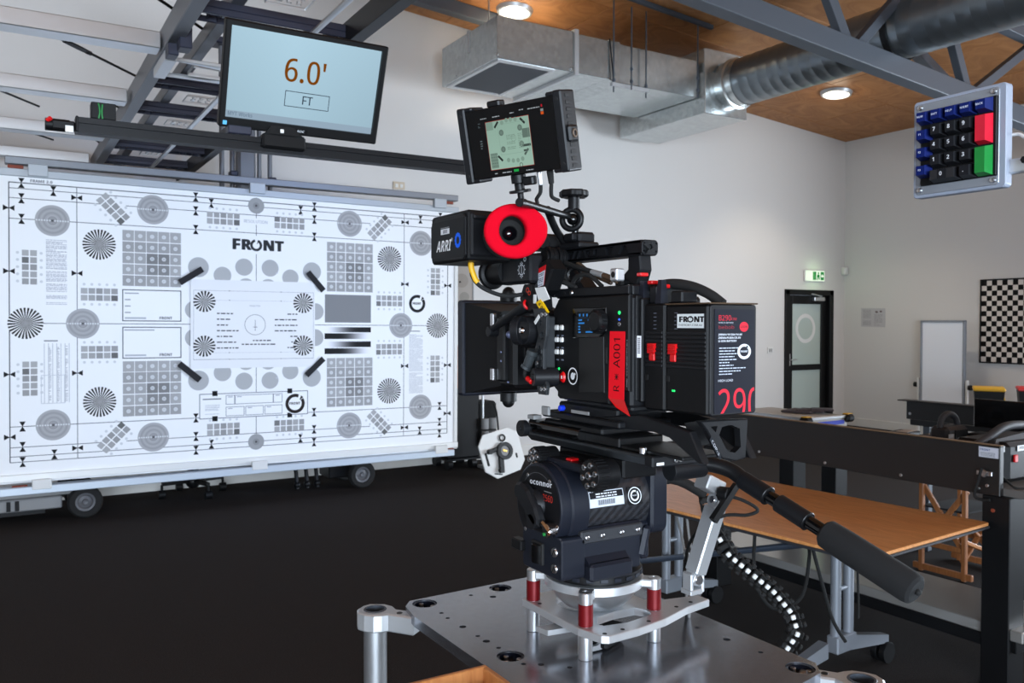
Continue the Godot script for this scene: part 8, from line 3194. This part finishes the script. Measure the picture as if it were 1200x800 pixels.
# ------------------------------------------------------------------ the keypad at the right edge
func keypad() -> void:
	# plane x = const, facing -x; local x runs along +z (to the photo's right)
	var o := V(1.05, 1.87, -0.628)
	var turn := Basis(V(0, 0, 1), V(0, 1, 0), V(-1, 0, 0))
	var W := 0.122
	var H := 0.128
	var t := thing("keypad", "large grey keypad with blue, black, red and green keys at the right edge", "keypad", o, turn)
	var b := MB.new()
	b.prism(rrect(-W / 2, -H / 2, W / 2, H / 2, 0.005), 0.014, V(0, 0, -0.014), Vector3.RIGHT, Vector3.UP, 0.001)
	part(t, "case", b, mat("case_grey", Color(0.55, 0.58, 0.64), 0.45))
	b = MB.new()
	b.prism(rrect(-W / 2 + 0.004, -H / 2 + 0.004, W / 2 - 0.008, H / 2 - 0.004, 0.004), 0.002, V(0, 0, -0.001), Vector3.RIGHT, Vector3.UP, 0.0006)
	part(t, "face_plate", b, mat("face_alu", Color(0.58, 0.6, 0.63), 0.25, 0.5))
	for e in [[-W / 2 + 0.01, H / 2 - 0.009], [W / 2 - 0.015, H / 2 - 0.009], [-W / 2 + 0.01, -H / 2 + 0.01], [W / 2 - 0.015, -H / 2 + 0.01]]:
		b = MB.new()
		b.lathe([Vector2(0, 0.002), Vector2(0.0015, 0.0028), Vector2(0.003, 0.0028), Vector2(0.0038, 0)], V(e[0], e[1], 0.001), Vector3.BACK, 14)
		part(t, "corner_screw", b, M.screw)
	var pit := 0.0195
	var x0 := -0.0395
	var y0 := 0.039
	var legends := ["NUM", "SHFT", "HELP", "INSERT", "BACK"]
	var key := func(cx: float, cy: float, kw: float, kh: float, m: Material, s: String) -> void:
		var kb := MB.new()
		var a := kw / 2
		var c := kh / 2
		var i := 0.0028
		var h := 0.018
		kb.hexa([V(cx - a, cy - c, 0.004), V(cx + a, cy - c, 0.004), V(cx + a, cy + c, 0.004), V(cx - a, cy + c, 0.004), V(cx - a + i, cy - c + i, h), V(cx + a - i, cy - c + i, h), V(cx + a - i, cy + c - i, h), V(cx - a + i, cy + c - i, h)])
		var k := part(t, "key", kb, m)
		if s:
			var im := canvas(64, 64, m.albedo_color)
			text(im, s, 26, 30, 38 if s.length() == 1 else 20, Color(0.85, 0.86, 0.88), 0.5, "sansbold")
			kb = MB.new()
			var q := minf(a, c) - i
			kb.slab(V(cx - q, cy + q, h + 0.0002), V(cx + q, cy + q, h + 0.0002), V(cx + q, cy - q, h + 0.0002), V(cx - q, cy - q, h + 0.0002), 0.0002)
			part(k, "legend", kb, print_mat(im, 0.5))
	for c in 5:
		key.call(x0 + c * pit, y0, 0.0175, 0.0175, M.blue_key, legends[c])
	for r in 3:
		key.call(x0, y0 - (r + 1) * 0.0232, 0.0175, 0.0175, M.blue_key, "F%d" % (r + 1))
	for r in 3:
		for c in 3:
			key.call(x0 + (c + 1) * pit, y0 - (r + 1) * pit, 0.0178, 0.0178, M.dark_key, str(7 + c - r * 3))
	key.call(x0 + 1.5 * pit, y0 - 4 * pit, 0.0375, 0.0178, M.dark_key, "0")
	key.call(x0 + 3 * pit, y0 - 4 * pit, 0.0178, 0.0178, M.dark_key, ".")
	key.call(x0 + 4 * pit, y0 - 1.5 * pit, 0.018, 0.037, M.red_key, "")
	key.call(x0 + 4 * pit, y0 - 3.5 * pit, 0.018, 0.037, M.green_key, "")
	b = MB.new()
	b.box(V(x0 + 2 * pit + 0.002, y0 - 2 * pit, 0.002), V(0.1, 0.098, 0.005), 0.001)
	part(t, "switch_plate", b, M.black_plastic)
	# arm and pole that carry it
	t = thing("keypad_pole", "silver pole and arm carrying the keypad at the right edge", "pole", o + V(0.05, 0, 0.1))
	b = wb(t)
	b.cyl(V(o.x + 0.02, 0.0, o.z + 0.103), V(o.x + 0.02, 2.15, o.z + 0.103), 0.012, -1, 20)
	part(t, "pole", b, M.alu_satin)
	b = wb(t)
	b.bb(V(o.x + 0.008, o.y - 0.048, o.z + 0.03), V(o.x + 0.018, o.y - 0.03, o.z + 0.108), 0.002)
	b.bb(V(o.x + 0.004, o.y - 0.054, o.z + 0.083), V(o.x + 0.036, o.y - 0.024, o.z + 0.123), 0.004)
	part(t, "arm", b, M.alu_satin)
	b = wb(t)
	b.cyl(V(o.x + 0.001, o.y - 0.034, o.z + 0.081), V(o.x + 0.009, o.y - 0.034, o.z + 0.081), 0.0045, -1, 6)
	b.pipe(V(o.x + 0.02, o.y + 0.036, o.z + 0.103), V(o.x + 0.02, o.y + 0.042, o.z + 0.103), 0.0135, 0.0118, 20)
	part(t, "fixing", b, M.black_metal)
	b = wb(t)
	b.lathe([Vector2(0, 0), Vector2(0.16, 0), Vector2(0.16, 0.012), Vector2(0.02, 0.03), Vector2(0, 0.03)], V(o.x + 0.02, 0, o.z + 0.103), Vector3.UP, 32)
	part(t, "foot", b, M.black_metal)
	b = MB.new()
	b.tube([V(o.x + 0.014, o.y + 0.0, o.z + 0.05), V(o.x + 0.014, o.y + 0.0, o.z + 0.068), V(o.x + 0.01, o.y - 0.006, o.z + 0.078), V(o.x + 0.012, o.y - 0.002, o.z + 0.088), V(o.x + 0.016, o.y + 0.012, o.z + 0.094)], 0.0022, 8, 6)
	solo("keypad_cable", V(o.x + 0.014, o.y, o.z + 0.08), b, M.white_plastic, "short white cable from the keypad to its pole", "cable")
